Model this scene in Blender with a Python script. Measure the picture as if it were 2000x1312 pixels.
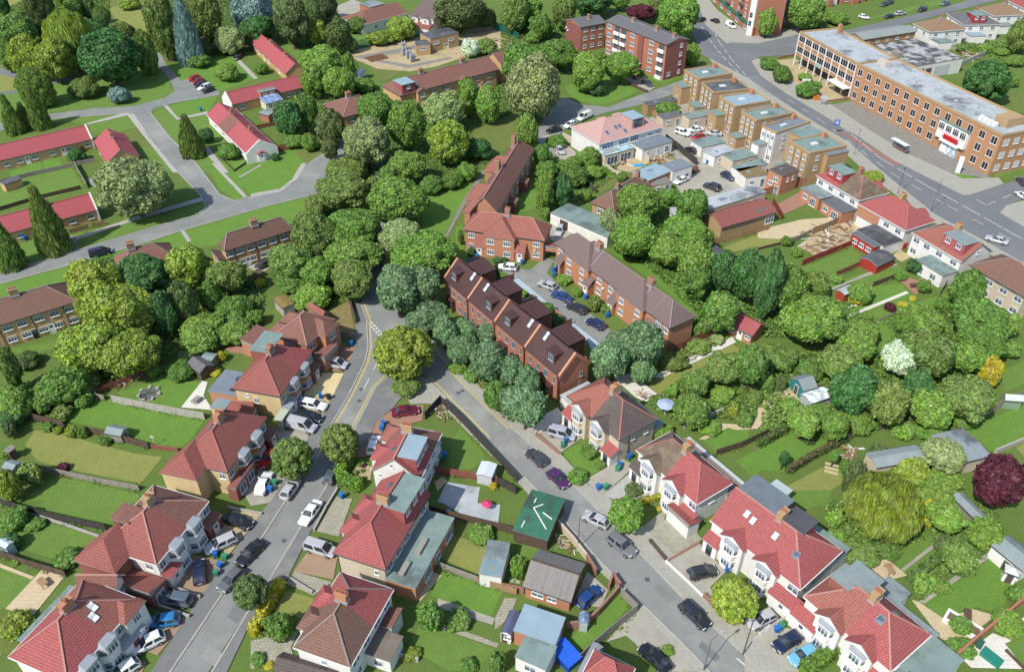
import bpy, math, random
import numpy as np
from mathutils import Vector, Matrix
for _o in list(bpy.data.objects): bpy.data.objects.remove(_o)
sc = bpy.context.scene
col = sc.collection
rnd = random.Random(11)

# ------------------------------------------------------------ camera
FOC = 1600.0; TH = math.atan(1226 / FOC); HC = 92.0
cam = bpy.data.objects.new('camera', bpy.data.cameras.new('camera')); col.objects.link(cam)
cam.location = (0, 0, HC); cam.rotation_euler = (math.pi/2 - TH, 0, 0)
cam.data.sensor_width = 36; cam.data.lens = 36 * FOC / 2000; cam.data.clip_end = 5000; cam.data.clip_start = 1
sc.camera = cam

# ------------------------------------------------------------ sky, sun, exposure
SUN_EL = math.radians(48); SHADOW_AZ = math.radians(48)      # shadows fall to the right and away
world = bpy.data.worlds.new('World'); sc.world = world; world.use_nodes = True
wn = world.node_tree; bg = wn.nodes['Background']
sky = wn.nodes.new('ShaderNodeTexSky'); sky.sky_type = 'NISHITA'; sky.sun_disc = False
sky.sun_elevation = SUN_EL
sunvec = Vector((-math.cos(SHADOW_AZ)*math.cos(SUN_EL), -math.sin(SHADOW_AZ)*math.cos(SUN_EL), math.sin(SUN_EL)))
sky.sun_rotation = math.atan2(sunvec.x, sunvec.y)
wn.links.new(sky.outputs[0], bg.inputs[0]); bg.inputs[1].default_value = 0.15
sl = bpy.data.lights.new('sun', 'SUN'); sl.energy = 4.0; sl.angle = math.radians(0.6); sl.color = (1, .955, .88)
sun = bpy.data.objects.new('sun', sl); col.objects.link(sun)
sun.rotation_euler = (-sunvec).to_track_quat('-Z', 'Y').to_euler(); sun.location = (-80, 0, 150)
vs = sc.view_settings; vs.view_transform = 'Standard'; vs.look = 'None'; vs.exposure = 0.28; vs.gamma = 1; vs.use_curve_mapping = False

# ------------------------------------------------------------ photograph pixels -> points on a plane
TILES = {'p': (0, 0, 1)}
for _r, _y, _s in (('a', 0, .26), ('b', 320, .26), ('c', 640, .26), ('d', 970, 520/1995)):
    for _i, _x in enumerate((0, 490, 980, 1480)): TILES[_r + str(_i+1)] = (_x, _y, _s)
TILES.update(e1=(380,580,.17), e2=(280,760,.15015), e3=(80,930,.18), e4=(640,770,.1303), e5=(560,920,.17), e6=(860,490,.16),
  e7=(1070,450,.15015), e8=(880,270,.11), f1=(890,380,.10516), f2=(1230,830,.125), f3=(1360,930,.16), f4=(1540,1100,.16),
  f5=(1100,190,.15015), f6=(1320,120,.18), f7=(1560,300,.15015), f8=(1380,0,.4539))
CT, ST = math.cos(TH), math.sin(TH)
def P(x, y, z=0.0):
    a = (x-1000)/FOC; b = -(y-656)/FOC
    t = (z-HC)/(-ST+b*CT)
    return Vector((a*t, (CT+b*ST)*t, z))
def pxs(s):
    t = TILES['p']; out = []
    for w in s.split():
        if w in TILES: t = TILES[w]
        else:
            x, y = w.split(','); out.append((t[0]+float(x)*t[2], t[1]+float(y)*t[2]))
    return out
def pts(s, z=0.0): return [P(x, y, z) for x, y in pxs(s)]
def scale_at(p):                                               # photograph pixels per metre at a point
    return FOC / ((p.y)*CT + (HC-p.z)*ST)

# ------------------------------------------------------------ materials
MATS = {}
def nt(name):
    m = bpy.data.materials.new(name); m.use_nodes = True
    n = m.node_tree.nodes; b = n['Principled BSDF']
    return m, m.node_tree, b
def N(t, kind, **kw):
    n = t.nodes.new(kind)
    for k, v in kw.items():
        if k.startswith('i_'):
            n.inputs[int(k[2:]) if k[2:].isdigit() else k[2:]].default_value = v
        else: setattr(n, k, v)
    return n
def c4(c): return (c[0], c[1], c[2], 1)
def mixc(t, f, a, b, bt='MIX'):
    m = N(t, 'ShaderNodeMix', data_type='RGBA', blend_type=bt)
    for s, v in ((m.inputs[0], f), (m.inputs[6], a), (m.inputs[7], b)):
        if isinstance(v, bpy.types.NodeSocket): t.links.new(v, s)
        elif isinstance(v, (tuple, list)): s.default_value = c4(v)
        else: s.default_value = v
    return m.outputs[2]
def noise(t, vec, scale, detail=4, rough=.6):
    n = N(t, 'ShaderNodeTexNoise'); n.inputs['Scale'].default_value = scale; n.inputs['Detail'].default_value = detail; n.inputs['Roughness'].default_value = rough
    if vec is not None: t.links.new(vec, n.inputs['Vector'])
    return n.outputs[0]
def ramp(t, f, lo, hi, a=0., b=1.):
    n = N(t, 'ShaderNodeMapRange'); t.links.new(f, n.inputs[0])
    n.inputs[1].default_value = lo; n.inputs[2].default_value = hi; n.inputs[3].default_value = a; n.inputs[4].default_value = b
    return n.outputs[0]
def bump(t, b, h, s, d=.05):
    n = N(t, 'ShaderNodeBump'); n.inputs['Strength'].default_value = s; n.inputs['Distance'].default_value = d
    t.links.new(h, n.inputs['Height']); t.links.new(n.outputs[0], b.inputs['Normal'])
def m_noise(c1, c2, scale=1.5, rough=.85, lo=.35, hi=.65, bmp=.2, fine=18., c3=None, spec=.25, metal=0):
    key = ('n', c1, c2, scale, rough, lo, hi, bmp, fine, c3, metal)
    if key in MATS: return MATS[key]
    m, t, b = nt('surface'); co = N(t, 'ShaderNodeTexCoord').outputs['Object']
    f = ramp(t, noise(t, co, scale), lo, hi)
    c = mixc(t, f, c1, c2)
    if c3: c = mixc(t, ramp(t, noise(t, co, scale*.31, 5, .7), .52, .66), c, c3)
    g = noise(t, co, fine, 3)
    c = mixc(t, ramp(t, g, .3, .7, .0, .35), c, tuple(x*.55 for x in c1))
    t.links.new(c, b.inputs['Base Color']); b.inputs['Roughness'].default_value = rough; b.inputs['Specular IOR Level'].default_value = spec; b.inputs['Metallic'].default_value = metal
    if bmp: bump(t, b, g, bmp)
    MATS[key] = m; return m
def m_tile(c1, c2, mortar=None, w=.32, h=.36, stain=(.12,.1,.08), amount=.35, bmp=.6, offs=.5):
    key = ('t', c1, c2, w, h, stain, amount, offs)
    if key in MATS: return MATS[key]
    m, t, b = nt('tiles'); tc = N(t, 'ShaderNodeTexCoord'); uv = tc.outputs['UV']; co = tc.outputs['Object']
    br = N(t, 'ShaderNodeTexBrick'); br.offset = offs; t.links.new(uv, br.inputs['Vector'])
    mo = mortar or tuple(x*.42 for x in c1)
    for k, v in (('Color1', c4(c1)), ('Color2', c4(c2)), ('Mortar', c4(mo)), ('Scale', 1.), ('Mortar Size', .035), ('Mortar Smooth', .3), ('Bias', 0.), ('Brick Width', w), ('Row Height', h)): br.inputs[k].default_value = v
    big = noise(t, co, .55, 5, .68)
    c = mixc(t, ramp(t, big, .45, .75, 0, amount), br.outputs[0], stain)
    fn = noise(t, co, 3.2, 4, .7)
    c = mixc(t, ramp(t, fn, .3, .75, 0, .45), c, tuple(min(1, x*1.35+.02) for x in c2))
    t.links.new(c, b.inputs['Base Color']); b.inputs['Roughness'].default_value = .8; b.inputs['Specular IOR Level'].default_value = .2
    inv = N(t, 'ShaderNodeMath', operation='SUBTRACT'); inv.inputs[0].default_value = 1; t.links.new(br.outputs[1], inv.inputs[1])
    bump(t, b, inv.outputs[0], bmp, .06)
    MATS[key] = m; return m
def m_plain(c, rough=.5, spec=.4, metal=0):
    key = ('p', c, rough, metal)
    if key in MATS: return MATS[key]
    m, t, b = nt('paint'); co = N(t, 'ShaderNodeTexCoord').outputs['Object']
    cc = mixc(t, ramp(t, noise(t, co, 2.3, 5), .35, .7, 0, .35), c, tuple(x*.72 for x in c))
    t.links.new(cc, b.inputs['Base Color'])
    b.inputs['Roughness'].default_value = rough; b.inputs['Specular IOR Level'].default_value = spec; b.inputs['Metallic'].default_value = metal
    MATS[key] = m; return m
def m_objcol(rough=.3, coat=.6, var=.12):
    key = ('oc', rough, coat)
    if key in MATS: return MATS[key]
    m, t, b = nt('coloured_paint'); oi = N(t, 'ShaderNodeObjectInfo'); co = N(t, 'ShaderNodeTexCoord').outputs['Object']
    dk = mixc(t, .5, oi.outputs['Color'], (.12, .11, .09))
    c = mixc(t, ramp(t, noise(t, co, 1.7, 5), .45, .8, 0, .3), oi.outputs['Color'], dk)
    t.links.new(c, b.inputs['Base Color']); b.inputs['Roughness'].default_value = rough; b.inputs['Coat Weight'].default_value = coat; b.inputs['Coat Roughness'].default_value = .08
    MATS[key] = m; return m
def m_glass(c=(.05, .075, .10)):
    key = ('g', c)
    if key in MATS: return MATS[key]
    m, t, b = nt('glass'); co = N(t, 'ShaderNodeTexCoord').outputs['Object']
    cc = mixc(t, ramp(t, noise(t, co, 1.1, 2), .4, .6), c, tuple(x*2.2+.02 for x in c))
    t.links.new(cc, b.inputs['Base Color']); b.inputs['Roughness'].default_value = .12; b.inputs['Specular IOR Level'].default_value = .45
    MATS[key] = m; return m
def m_leaf():
    if 'leaf' in MATS: return MATS['leaf']
    m, t, b = nt('leaves'); oi = N(t, 'ShaderNodeObjectInfo'); ge = N(t, 'ShaderNodeNewGeometry'); co = N(t, 'ShaderNodeTexCoord').outputs['Object']
    hs = N(t, 'ShaderNodeHueSaturation'); t.links.new(oi.outputs['Color'], hs.inputs['Color'])
    t.links.new(ramp(t, ge.outputs['Random Per Island'], 0, 1, .6, 1.7), hs.inputs['Value'])
    t.links.new(ramp(t, noise(t, co, .5, 3), .3, .7, .492, .522), hs.inputs['Hue'])
    t.links.new(ramp(t, noise(t, co, .9, 3), .3, .7, .85, 1.12), hs.inputs['Saturation'])
    t.links.new(hs.outputs[0], b.inputs['Base Color']); b.inputs['Roughness'].default_value = .55; b.inputs['Specular IOR Level'].default_value = .25
    tr = N(t, 'ShaderNodeBsdfTranslucent'); t.links.new(hs.outputs[0], tr.inputs[0])
    mx = N(t, 'ShaderNodeMixShader'); mx.inputs[0].default_value = .3
    t.links.new(b.outputs[0], mx.inputs[1]); t.links.new(tr.outputs[0], mx.inputs[2]); t.links.new(mx.outputs[0], t.nodes['Material Output'].inputs[0])
    MATS['leaf'] = m; return m
def m_grass(c1, c2, c3=(.17, .2, .045), amt=.5, scale=.35):
    key = ('gr', c1, c2, c3, amt)
    if key in MATS: return MATS[key]
    m, t, b = nt('grass'); co = N(t, 'ShaderNodeTexCoord').outputs['Object']
    c = mixc(t, ramp(t, noise(t, co, scale, 5, .7), .35, .65), c1, c2)
    c = mixc(t, ramp(t, noise(t, co, scale*2.7, 5, .7), .5, .72, 0, amt), c, c3)
    g = noise(t, co, 4.5, 4, .75)
    c = mixc(t, ramp(t, g, .35, .65, 0, .5), c, tuple(x*.5 for x in c1))
    t.links.new(c, b.inputs['Base Color']); b.inputs['Roughness'].default_value = .9; b.inputs['Specular IOR Level'].default_value = .1
    bump(t, b, g, .9, .15)
    MATS[key] = m; return m
def m_slab(c1, c2, w=.6, h=.6, amount=.3, joint=None):
    return m_tile(c1, c2, joint or tuple(x*.74 for x in c1), w, h, tuple(x*.6 for x in c1), amount, .12, 0.)
def m_brick(c1, c2): return m_tile(c1, c2, tuple(min(.6, x*.75+.05) for x in c2), .225, .075, tuple(x*.6 for x in c1), .35, .15)

WHITE = m_plain((.78, .78, .76), .5); TRIM = m_plain((.72, .72, .7), .5)
FASCIA = m_plain((.30, .28, .26), .6); GLASS = m_glass(); DARK = m_plain((.025, .026, .03), .5); RUBBER = m_plain((.018, .018, .02), .8)
RENDER_W = m_noise((.74, .73, .70), (.66, .65, .61), .5, .85, bmp=.08, fine=9.)
RENDER_C = m_noise((.62, .48, .26), (.56, .43, .24), .5, .85, bmp=.08, fine=9.)
RENDER_P = m_noise((.58, .50, .38), (.50, .43, .33), .5, .85, bmp=.08, fine=9.)
BRICK_Y = m_brick((.60, .38, .18), (.52, .32, .145)); BRICK_R = m_brick((.44, .17, .09), (.36, .13, .07)); BRICK_O = m_brick((.5, .22, .1), (.42, .18, .09))
BRICK_D = m_brick((.27, .075, .055), (.22, .06, .045)); BRICK_N = m_brick((.44, .165, .09), (.36, .135, .075)); BRICK_S = m_brick((.46, .32, .16), (.38, .25, .12)); BRICK_F = m_brick((.47, .25, .11), (.4, .2, .09))
T_RED = m_tile((.37, .105, .10), (.31, .085, .082), amount=.14); T_RED2 = m_tile((.31, .105, .085), (.25, .085, .07), amount=.3)
T_CORAL = m_tile((.33, .125, .095), (.27, .10, .078), amount=.25); T_BROWN = m_tile((.22, .12, .085), (.17, .095, .075), amount=.35)
T_GREYB = m_tile((.185, .135, .125), (.16, .115, .11), amount=.15); T_DARK = m_tile((.12, .095, .085), (.095, .075, .07), amount=.3, stain=(.2, .17, .13))
T_OLD = m_tile((.27, .13, .095), (.20, .095, .075), amount=.45, stain=(.1, .075, .06)); T_PINK = m_tile((.52, .33, .29), (.47, .29, .26), amount=.1)
T_COTT = m_tile((.40, .095, .105), (.36, .085, .095), w=.5, h=.25, amount=.08, bmp=.3); T_TAN = m_tile((.30, .20, .12), (.25, .16, .10), amount=.3)
T_SLATE = m_tile((.17, .17, .175), (.13, .13, .14), w=.3, h=.3, amount=.3); T_MOSS = m_tile((.17, .12, .085), (.13, .095, .07), amount=.8, stain=(.27, .25, .17))
FELT = m_noise((.25, .30, .30), (.20, .24, .245), .6, .75, c3=(.13, .145, .15)); FELT_G = m_noise((.22, .30, .275), (.17, .235, .22), .6, .75, c3=(.10, .13, .125))
FELT_B = m_noise((.26, .36, .42), (.30, .40, .45), .5, .7); FELT_D = m_noise((.085, .09, .10), (.15, .16, .165), .4, .75, c3=(.05, .05, .055)); FELT_L = m_noise((.46, .49, .50), (.34, .38, .40), .35, .7, c3=(.10, .11, .12))
METAL_B = m_noise((.105, .052, .046), (.088, .044, .04), .4, .45, bmp=.03, spec=.5, metal=.25)
WOOD = m_noise((.36, .24, .13), (.28, .18, .10), 1.5, .8); WOOD_D = m_noise((.12, .085, .06), (.085, .06, .045), 1.5, .85); WOOD_G = m_noise((.30, .28, .24), (.22, .2, .17), 1.5, .85)
CONC = m_noise((.42, .40, .35), (.34, .33, .29), .9, .9); CONC_D = m_noise((.26, .25, .22), (.2, .19, .17), .9, .9)
LEAF = m_leaf(); PAINT = m_objcol(); MATT = m_objcol(.75, 0)
BARK = m_noise((.10, .075, .05), (.07, .052, .036), 3., .9)
LEAD = m_plain((.30, .33, .36), .45)
BRICK_C = m_brick((.36, .2, .12), (.29, .16, .1))
POT = m_plain((.36, .13, .08), .8)

# ------------------------------------------------------------ mesh builder
class MB:
    def __init__(s): s.v = []; s.f = []; s.m = []
    def face(s, ps, m=0):
        i = len(s.v); s.v += [tuple(p) for p in ps]; s.f.append(tuple(range(i, i+len(ps)))); s.m.append(m); return s
    def box(s, x0, y0, z0, x1, y1, z1, m=0, mt=None):
        a = [(x0,y0,z0),(x1,y0,z0),(x1,y1,z0),(x0,y1,z0),(x0,y0,z1),(x1,y0,z1),(x1,y1,z1),(x0,y1,z1)]
        for q, mm in (((0,3,2,1), m), ((4,5,6,7), m if mt is None else mt), ((0,1,5,4), m), ((1,2,6,5), m), ((2,3,7,6), m), ((3,0,4,7), m)):
            s.face([a[k] for k in q], mm)
        return s
    def prism(s, poly, z0, z1, m=0, mt=None):
        n = len(poly)
        s.face([(p[0], p[1], z1) for p in poly], m if mt is None else mt); s.face([(p[0], p[1], z0) for p in reversed(poly)], m)
        for i in range(n):
            a, b = poly[i], poly[(i+1) % n]; s.face([(a[0],a[1],z0),(b[0],b[1],z0),(b[0],b[1],z1),(a[0],a[1],z1)], m)
        return s
    def bar(s, p, q, w, h, m=0, up=Vector((0,0,1))):
        p = Vector(p); q = Vector(q); d = (q-p)
        if d.length < 1e-6: return s
        d.normalize(); x = d.cross(up)
        if x.length < 1e-4: x = Vector((1,0,0))
        x.normalize(); y = x.cross(d); x = x*w/2; y = y*h/2
        a = [p-x-y, p+x-y, p+x+y, p-x+y, q-x-y, q+x-y, q+x+y, q-x+y]
        for k in ((0,1,2,3),(7,6,5,4),(0,4,5,1),(1,5,6,2),(2,6,7,3),(3,7,4,0)): s.face([a[i] for i in k], m)
        return s
    def cyl(s, p, q, r0, r1, n=8, m=0, cap=True):
        p = Vector(p); q = Vector(q); d = (q-p).normalized(); x = d.cross(Vector((0,0,1)))
        if x.length < 1e-4: x = Vector((1,0,0))
        x.normalize(); y = d.cross(x); A = []; B = []
        for i in range(n):
            t = 2*math.pi*i/n; e = x*math.cos(t)+y*math.sin(t); A.append(p+e*r0); B.append(q+e*r1)
        for i in range(n):
            j = (i+1) % n; s.face([A[i], A[j], B[j], B[i]], m)
        if cap: s.face(list(reversed(A)), m); s.face(B, m)
        return s
    def slab(s, faces, t, m=0, ms=1):                     # tilted faces given thickness t, edges closed
        cnt = {}
        key = lambda p: (round(p[0],3), round(p[1],3), round(p[2],3))
        for f in faces:
            s.face(f, m); s.face([(p[0],p[1],p[2]-t) for p in reversed(f)], ms)
            for i in range(len(f)):
                a, b = f[i], f[(i+1) % len(f)]; k = tuple(sorted((key(a), key(b)))); cnt.setdefault(k, []).append((a, b))
        for k, v in cnt.items():
            if len(v) == 1:
                a, b = v[0]; s.face([(a[0],a[1],a[2]-t), (b[0],b[1],b[2]-t), b, a], ms)
        return s
    def mesh(s, name, mats):
        me = bpy.data.meshes.new(name); me.from_pydata(s.v, [], s.f)
        for m in (mats if isinstance(mats, (list, tuple)) else [mats]): me.materials.append(m)
        me.polygons.foreach_set('material_index', s.m)
        uv = me.uv_layers.new(name='UVMap'); data = []
        for f in s.f:
            a = [Vector(s.v[i]) for i in f]; n = Vector((0,0,0))
            for i in range(len(a)):
                p, q = a[i], a[(i+1) % len(a)]; n += Vector(((p.y-q.y)*(p.z+q.z), (p.z-q.z)*(p.x+q.x), (p.x-q.x)*(p.y+q.y)))
            if n.length < 1e-9: n = Vector((0,0,1))
            n.normalize()
            if abs(n.z) > .97: data += [c for p in a for c in (p.x, p.y)]
            else:
                t = Vector((0,0,1)).cross(n).normalized(); b = n.cross(t); data += [c for p in a for c in (p.dot(t), p.dot(b))]
        uv.data.foreach_set('uv', data); me.update(); return me
    def obj(s, name, mats, parent=None, mtx=None): return ob(name, s.mesh(name, mats), parent, mtx)

def ob(name, mesh, parent=None, mtx=None, color=None):
    o = bpy.data.objects.new(name, mesh); col.objects.link(o)
    if parent is not None: o.parent = parent
    if mtx is not None: o.matrix_basis = mtx
    if color: o.color = c4(color)
    return o
def tag(o, label, cat=None, group=None, kind=None):
    o['label'] = label
    if cat: o['category'] = cat
    if group: o['group'] = group
    if kind: o['kind'] = kind
    return o
def thing(name, label, cat, loc=(0,0,0), rz=0., group=None):
    o = bpy.data.objects.new(name, None); col.objects.link(o); o.location = loc; o.rotation_euler = (0,0,rz); o.empty_display_size = .2
    return tag(o, label, cat, group)
def MX(x=0, y=0, z=0, rz=0.): return Matrix.Translation((x, y, z)) @ Matrix.Rotation(rz, 4, 'Z')

# ------------------------------------------------------------ windows, doors
WC = {}
def win_mesh(w, h, frame, nx=2, top=True, glass=GLASS):
    k = (round(w,2), round(h,2), frame.name, nx, top, glass.name)
    if k not in WC:
        b = MB(); t = .07
        b.box(-w/2,-.05,0, w/2,.03,t).box(-w/2,-.05,h-t, w/2,.03,h).box(-w/2,-.05,t, -w/2+t,.03,h-t).box(w/2-t,-.05,t, w/2,.03,h-t)
        for i in range(1, nx): x = -w/2+w*i/nx; b.box(x-.035,-.045,t, x+.035,.03,h-t)
        if top: b.box(-w/2+t,-.04,h*.68, w/2-t,.03,h*.68+.05)
        b.box(-w/2-.08,-.14,-.08, w/2+.08,.03,-.002)
        g = MB().face([(-w/2+t,-.012,t),(w/2-t,-.012,t),(w/2-t,-.012,h-t),(-w/2+t,-.012,h-t)])
        WC[k] = (b.mesh('window', frame), g.mesh('pane', glass))
    return WC[k]
def door_mesh(w, h, c):
    k = ('d', w, h, c.name)
    if k not in WC:
        b = MB(); b.box(-w/2-.08,-.04,0, -w/2,.03,h+.08, 1).box(w/2,-.04,0, w/2+.08,.03,h+.08, 1).box(-w/2,-.04,h, w/2,.03,h+.08, 1).box(-w/2,-.02,0, w/2,.03,h)
        b.box(-w*.32,-.035,h*.12, w*.32,-.02,h*.45); b.face([(-w*.3,-.025,h*.62),(w*.3,-.025,h*.62),(w*.3,-.025,h*.9),(-w*.3,-.025,h*.9)], 2)
        WC[k] = b.mesh('door', [c, TRIM, GLASS])
    return WC[k]

# ------------------------------------------------------------ houses
class House:
    """Eave corners A, B, C as seen in the photograph (interior lies left of A->B); everything else in metres in the house's own frame."""
    def __init__(s, label, cat, corners, he, rise, wall, roof, ends='hh', over=.3, name='house', group=None, axis=None, trim=None, flat=False, dim=None, hipf=1., base=0., parapet=.0, ridge=None, frame=WHITE, zc=None, z0=-.3, half=None):
        a, b, c = pts(corners, he if zc is None else zc); u = (b-a); u.z = 0
        if dim and dim[0]: b = a + u.normalized()*dim[0]; u = b-a
        un = u.normalized(); vn = Vector((-un.y, un.x, 0)); D = (c-b).dot(vn); s.L = u.length
        if dim and dim[1]: D = dim[1]
        if D < 0: print('FLIP', label); D = -D
        s.D = D; s.he = he; s.rise = rise; s.o = over; s.wallm = wall; s.roofm = roof; trim = trim or FASCIA; s.trim = trim; s.frame = frame
        s.t = thing(name, label, cat, (a.x, a.y, base), math.atan2(un.y, un.x), group)
        s.flat = flat; L = s.L; o = over
        s.W = {'f': (MX(0,0), L), 'r': (MX(L,0,0,math.pi/2), D), 'b': (MX(L,D,0,math.pi), L), 'l': (MX(0,D,0,-math.pi/2), D)}
        w = MB(); w.box(o,o,z0, L-o,D-o,he-.02)
        if flat:
            w.obj('walls', wall, s.t)
            r = MB().box(0,0,he-.02, L,D,he+.12, 1, 0)
            if parapet:
                for q in ((0,0,L,.3), (0,D-.3,L,D), (0,.3,.3,D-.3), (L-.3,.3,L,D-.3)): r.box(q[0],q[1],he+.12, q[2],q[3],he+.12+parapet, 1)
            r.obj('roof', [roof, trim], s.t); s.ax = 'u'; s.i0 = s.i1 = 0; s.sl = 0; return
        s.ax = axis or ('u' if L >= D else 'v')
        A_, B_ = (L, D) if s.ax == 'u' else (D, L)        # along, across
        s.A_, s.B_ = A_, B_
        i0 = B_/2*hipf if ends[0] == 'h' else 0.; i1 = B_/2*hipf if ends[1] == 'h' else 0.
        if i0+i1 > A_: k = A_/(i0+i1)*.98; i0 *= k; i1 *= k
        s.i0, s.i1 = i0, i1; s.sl = rise/(B_/2)
        tp = (lambda p, q, z: (p, q, z)) if s.ax == 'u' else (lambda p, q, z: (L-q, p, z))
        ze, z1 = he, he+rise
        e = [tp(0,0,ze), tp(A_,0,ze), tp(A_,B_,ze), tp(0,B_,ze)]; r0, r1 = tp(i0,B_/2,z1), tp(A_-i1,B_/2,z1)
        if (Vector(r1)-Vector(r0)).length < .15: fs = [[e[0],e[1],r0],[e[1],e[2],r0],[e[2],e[3],r0],[e[3],e[0],r0]]
        else:
            fs = [[e[0],e[1],r1,r0],[e[2],e[3],r0,r1]]
            if i1: fs.append([e[1],e[2],r1])
            if i0: fs.append([e[3],e[0],r0])
        if not i1: w.face([tp(A_-o,o,he-.02), tp(A_-o,B_-o,he-.02), tp(A_-o,B_/2,z1-o*s.sl-.05)])
        if not i0: w.face([tp(o,B_-o,he-.02), tp(o,o,he-.02), tp(o,B_/2,z1-o*s.sl-.05)])
        w.obj('walls', wall, s.t)
        if half:
            fr, m2 = half; cp = fr*A_; c0, cm, c1 = tp(cp,0,ze), tp(cp,B_/2,z1), tp(cp,B_,ze)
            MB().slab([[e[0],c0,cm,r0],[c1,e[3],r0,cm]]+([[e[3],e[0],r0]] if i0 else []), .16).obj('roof', [roof, trim], s.t)
            MB().slab([[c0,e[1],r1,cm],[e[2],c1,cm,r1]]+([[e[1],e[2],r1]] if i1 else []), .16).obj('roof', [m2, trim], s.t)
        else: MB().slab(fs, .16).obj('roof', [roof, trim], s.t)
        if ridge:
            q = MB(); up = .03
            lift = lambda p: Vector(p)+Vector((0,0,up))
            q.bar(lift(r0), lift(r1), .24, .12)
            for cc, rr, has in ((e[0], r0, i0), (e[3], r0, i0), (e[1], r1, i1), (e[2], r1, i1)):
                if has: q.bar(lift(cc), lift(rr), .2, .1)
            q.obj('ridge_tiles', ridge, s.t)
        gm = m_plain((.06,.06,.06), .6) if wall is not RENDER_W else TRIM
        for i in range(4):
            pa, pb = Vector(e[i]), Vector(e[(i+1) % 4])
            if (i == 1 and not i1) or (i == 3 and not i0): continue
            d = (pb-pa).normalized(); n = Vector((d.y, -d.x, 0)); MB().bar(pa+n*.05-Vector((0,0,.1)), pb+n*.05-Vector((0,0,.1)), .11, .11).obj('gutter', gm, s.t)
    def zr(s, u, v):
        if s.flat: return s.he+.12
        p, q = (u, v) if s.ax == 'u' else (v, s.L-u)
        z = s.sl*min(q, s.B_-q)
        if s.i0: z = min(z, s.rise*p/s.i0)
        if s.i1: z = min(z, s.rise*(s.A_-p)/s.i1)
        return s.he+max(0, z)
    def win(s, wl, x, z, w=1.5, h=1.25, nx=2, frame=None, top=True, glass=GLASS, y=None, xm=None):
        M, ln = s.W[wl]; f, g = win_mesh(w, h, frame or s.frame, nx, top, glass)
        o = ob('window', f, s.t, M @ MX(xm if xm is not None else x*ln, (s.o if y is None else y)-.035, z)); ob('pane', g, o); return o
    def wins(s, wl, xs, zs, w=1.5, h=1.25, **k):
        for z in zs:
            for x in xs: s.win(wl, x, z, w, h, **k)
        return s
    def door(s, wl, x, c=WHITE, w=.95, h=2.05, y=None, xm=None):
        M, ln = s.W[wl]; return ob('door', door_mesh(w, h, c), s.t, M @ MX(xm if xm is not None else x*ln, (s.o if y is None else y)-.035, 0))
    def chimney(s, u, v, w=1.1, d=.6, top=1.2, pots=3, mat=None, rot=0):
        z0 = s.zr(u, v); zt = max(z0, s.he+s.rise)+top
        b = MB().box(-w/2,-d/2,z0-1.2, w/2,d/2,zt-.15).box(-w/2-.07,-d/2-.07,zt-.15, w/2+.07,d/2+.07,zt).box(-w/2-.1,-d/2-.1,z0-.2, w/2+.1,d/2+.1,z0+.1, 1)
        c = b.obj('chimney', [mat or BRICK_C, LEAD], s.t, MX(u, v, 0, rot))
        for i in range(pots):
            x = -w/2+w*(i+.5)/pots; pm = MB().cyl((x,0,zt), (x,0,zt+.45), .13, .1, 8); pm.obj('chimney_pot', POT, c)
        return s
    def sky(s, wl, x, y, w=.8, h=1.2, glass=None):
        M, ln = s.W[wl]; a = math.atan(s.sl if s.ax_main(wl) else s.rise/max(s.i0, s.i1, .1)); 
        b = MB().box(-w/2,-h/2,.02, w/2,h/2,.10).face([(-w/2+.09,-h/2+.09,.105),(w/2-.09,-h/2+.09,.105),(w/2-.09,h/2-.09,.105),(-w/2+.09,h/2-.09,.105)], 1)
        z = s.he + math.tan(a)*y
        b.obj('skylight', [m_plain((.16,.17,.19),.4), glass or GLASS], s.t, M @ MX(x*ln, y, z) @ Matrix.Rotation(a, 4, 'X')); return s
    def ax_main(s, wl): return (wl in 'fb') == (s.ax == 'u')
    def dormer(s, wl, x, y, w, h, wall, roof=None, nwin=2, pitch=0, glass=GLASS, frame=None, wh=1.1, ww=1.1, zt=None):
        """box dormer on the slope above wall wl, its front y metres in from the eave"""
        roof = roof or FELT; M, ln = s.W[wl]; x = x*ln; sl = s.sl if s.ax_main(wl) else s.rise/max(s.i0, s.i1, .1); z0 = s.he+sl*y; zt = zt or z0+h; dep = (zt-s.he)/sl
        dep = min(dep, (s.B_ if s.ax_main(wl) else s.A_)/2+.05); zb = s.he+sl*dep
        b = MB(); X0, X1 = x-w/2, x+w/2
        b.face([(X0,y,z0-.1),(X1,y,z0-.1),(X1,y,zt),(X0,y,zt)]); b.face([(X1,y,z0-.1),(X1,dep,zb-.1),(X1,dep,zt),(X1,y,zt)]); b.face([(X0,dep,zb-.1),(X0,y,z0-.1),(X0,y,zt),(X0,dep,zt)]); b.face([(X1,dep,zb-.1),(X0,dep,zb-.1),(X0,dep,zt),(X1,dep,zt)])
        d = b.obj('dormer', wall, s.t, M)
        if pitch: r = MB().slab([[(X0-.15,y-.2,zt),(x,y-.2,zt+pitch),(x,dep+pitch/sl,zt+pitch),(X0-.15,dep,zt)][::-1], [(X1+.15,y-.2,zt),(x,y-.2,zt+pitch),(x,dep+pitch/sl,zt+pitch),(X1+.15,dep,zt)]], .1)
        else: r = MB().box(X0-.12,y-.18,zt, X1+.12,dep+.1,zt+.12, 1, 0)
        r.obj('dormer_roof', [roof, s.trim], d)
        for i in range(nwin):
            f, g = win_mesh(ww, wh, frame or s.frame, 2, False, glass); xx = X0+w*(i+.5)/nwin
            o = ob('window', f, d, MX(xx, y-.035, max(z0+.2, zt-wh-.25))); g2 = MB()
            o2 = ob('pane', g, d, MX(xx, y-.035, max(z0+.2, zt-wh-.25)))
        return s
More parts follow.
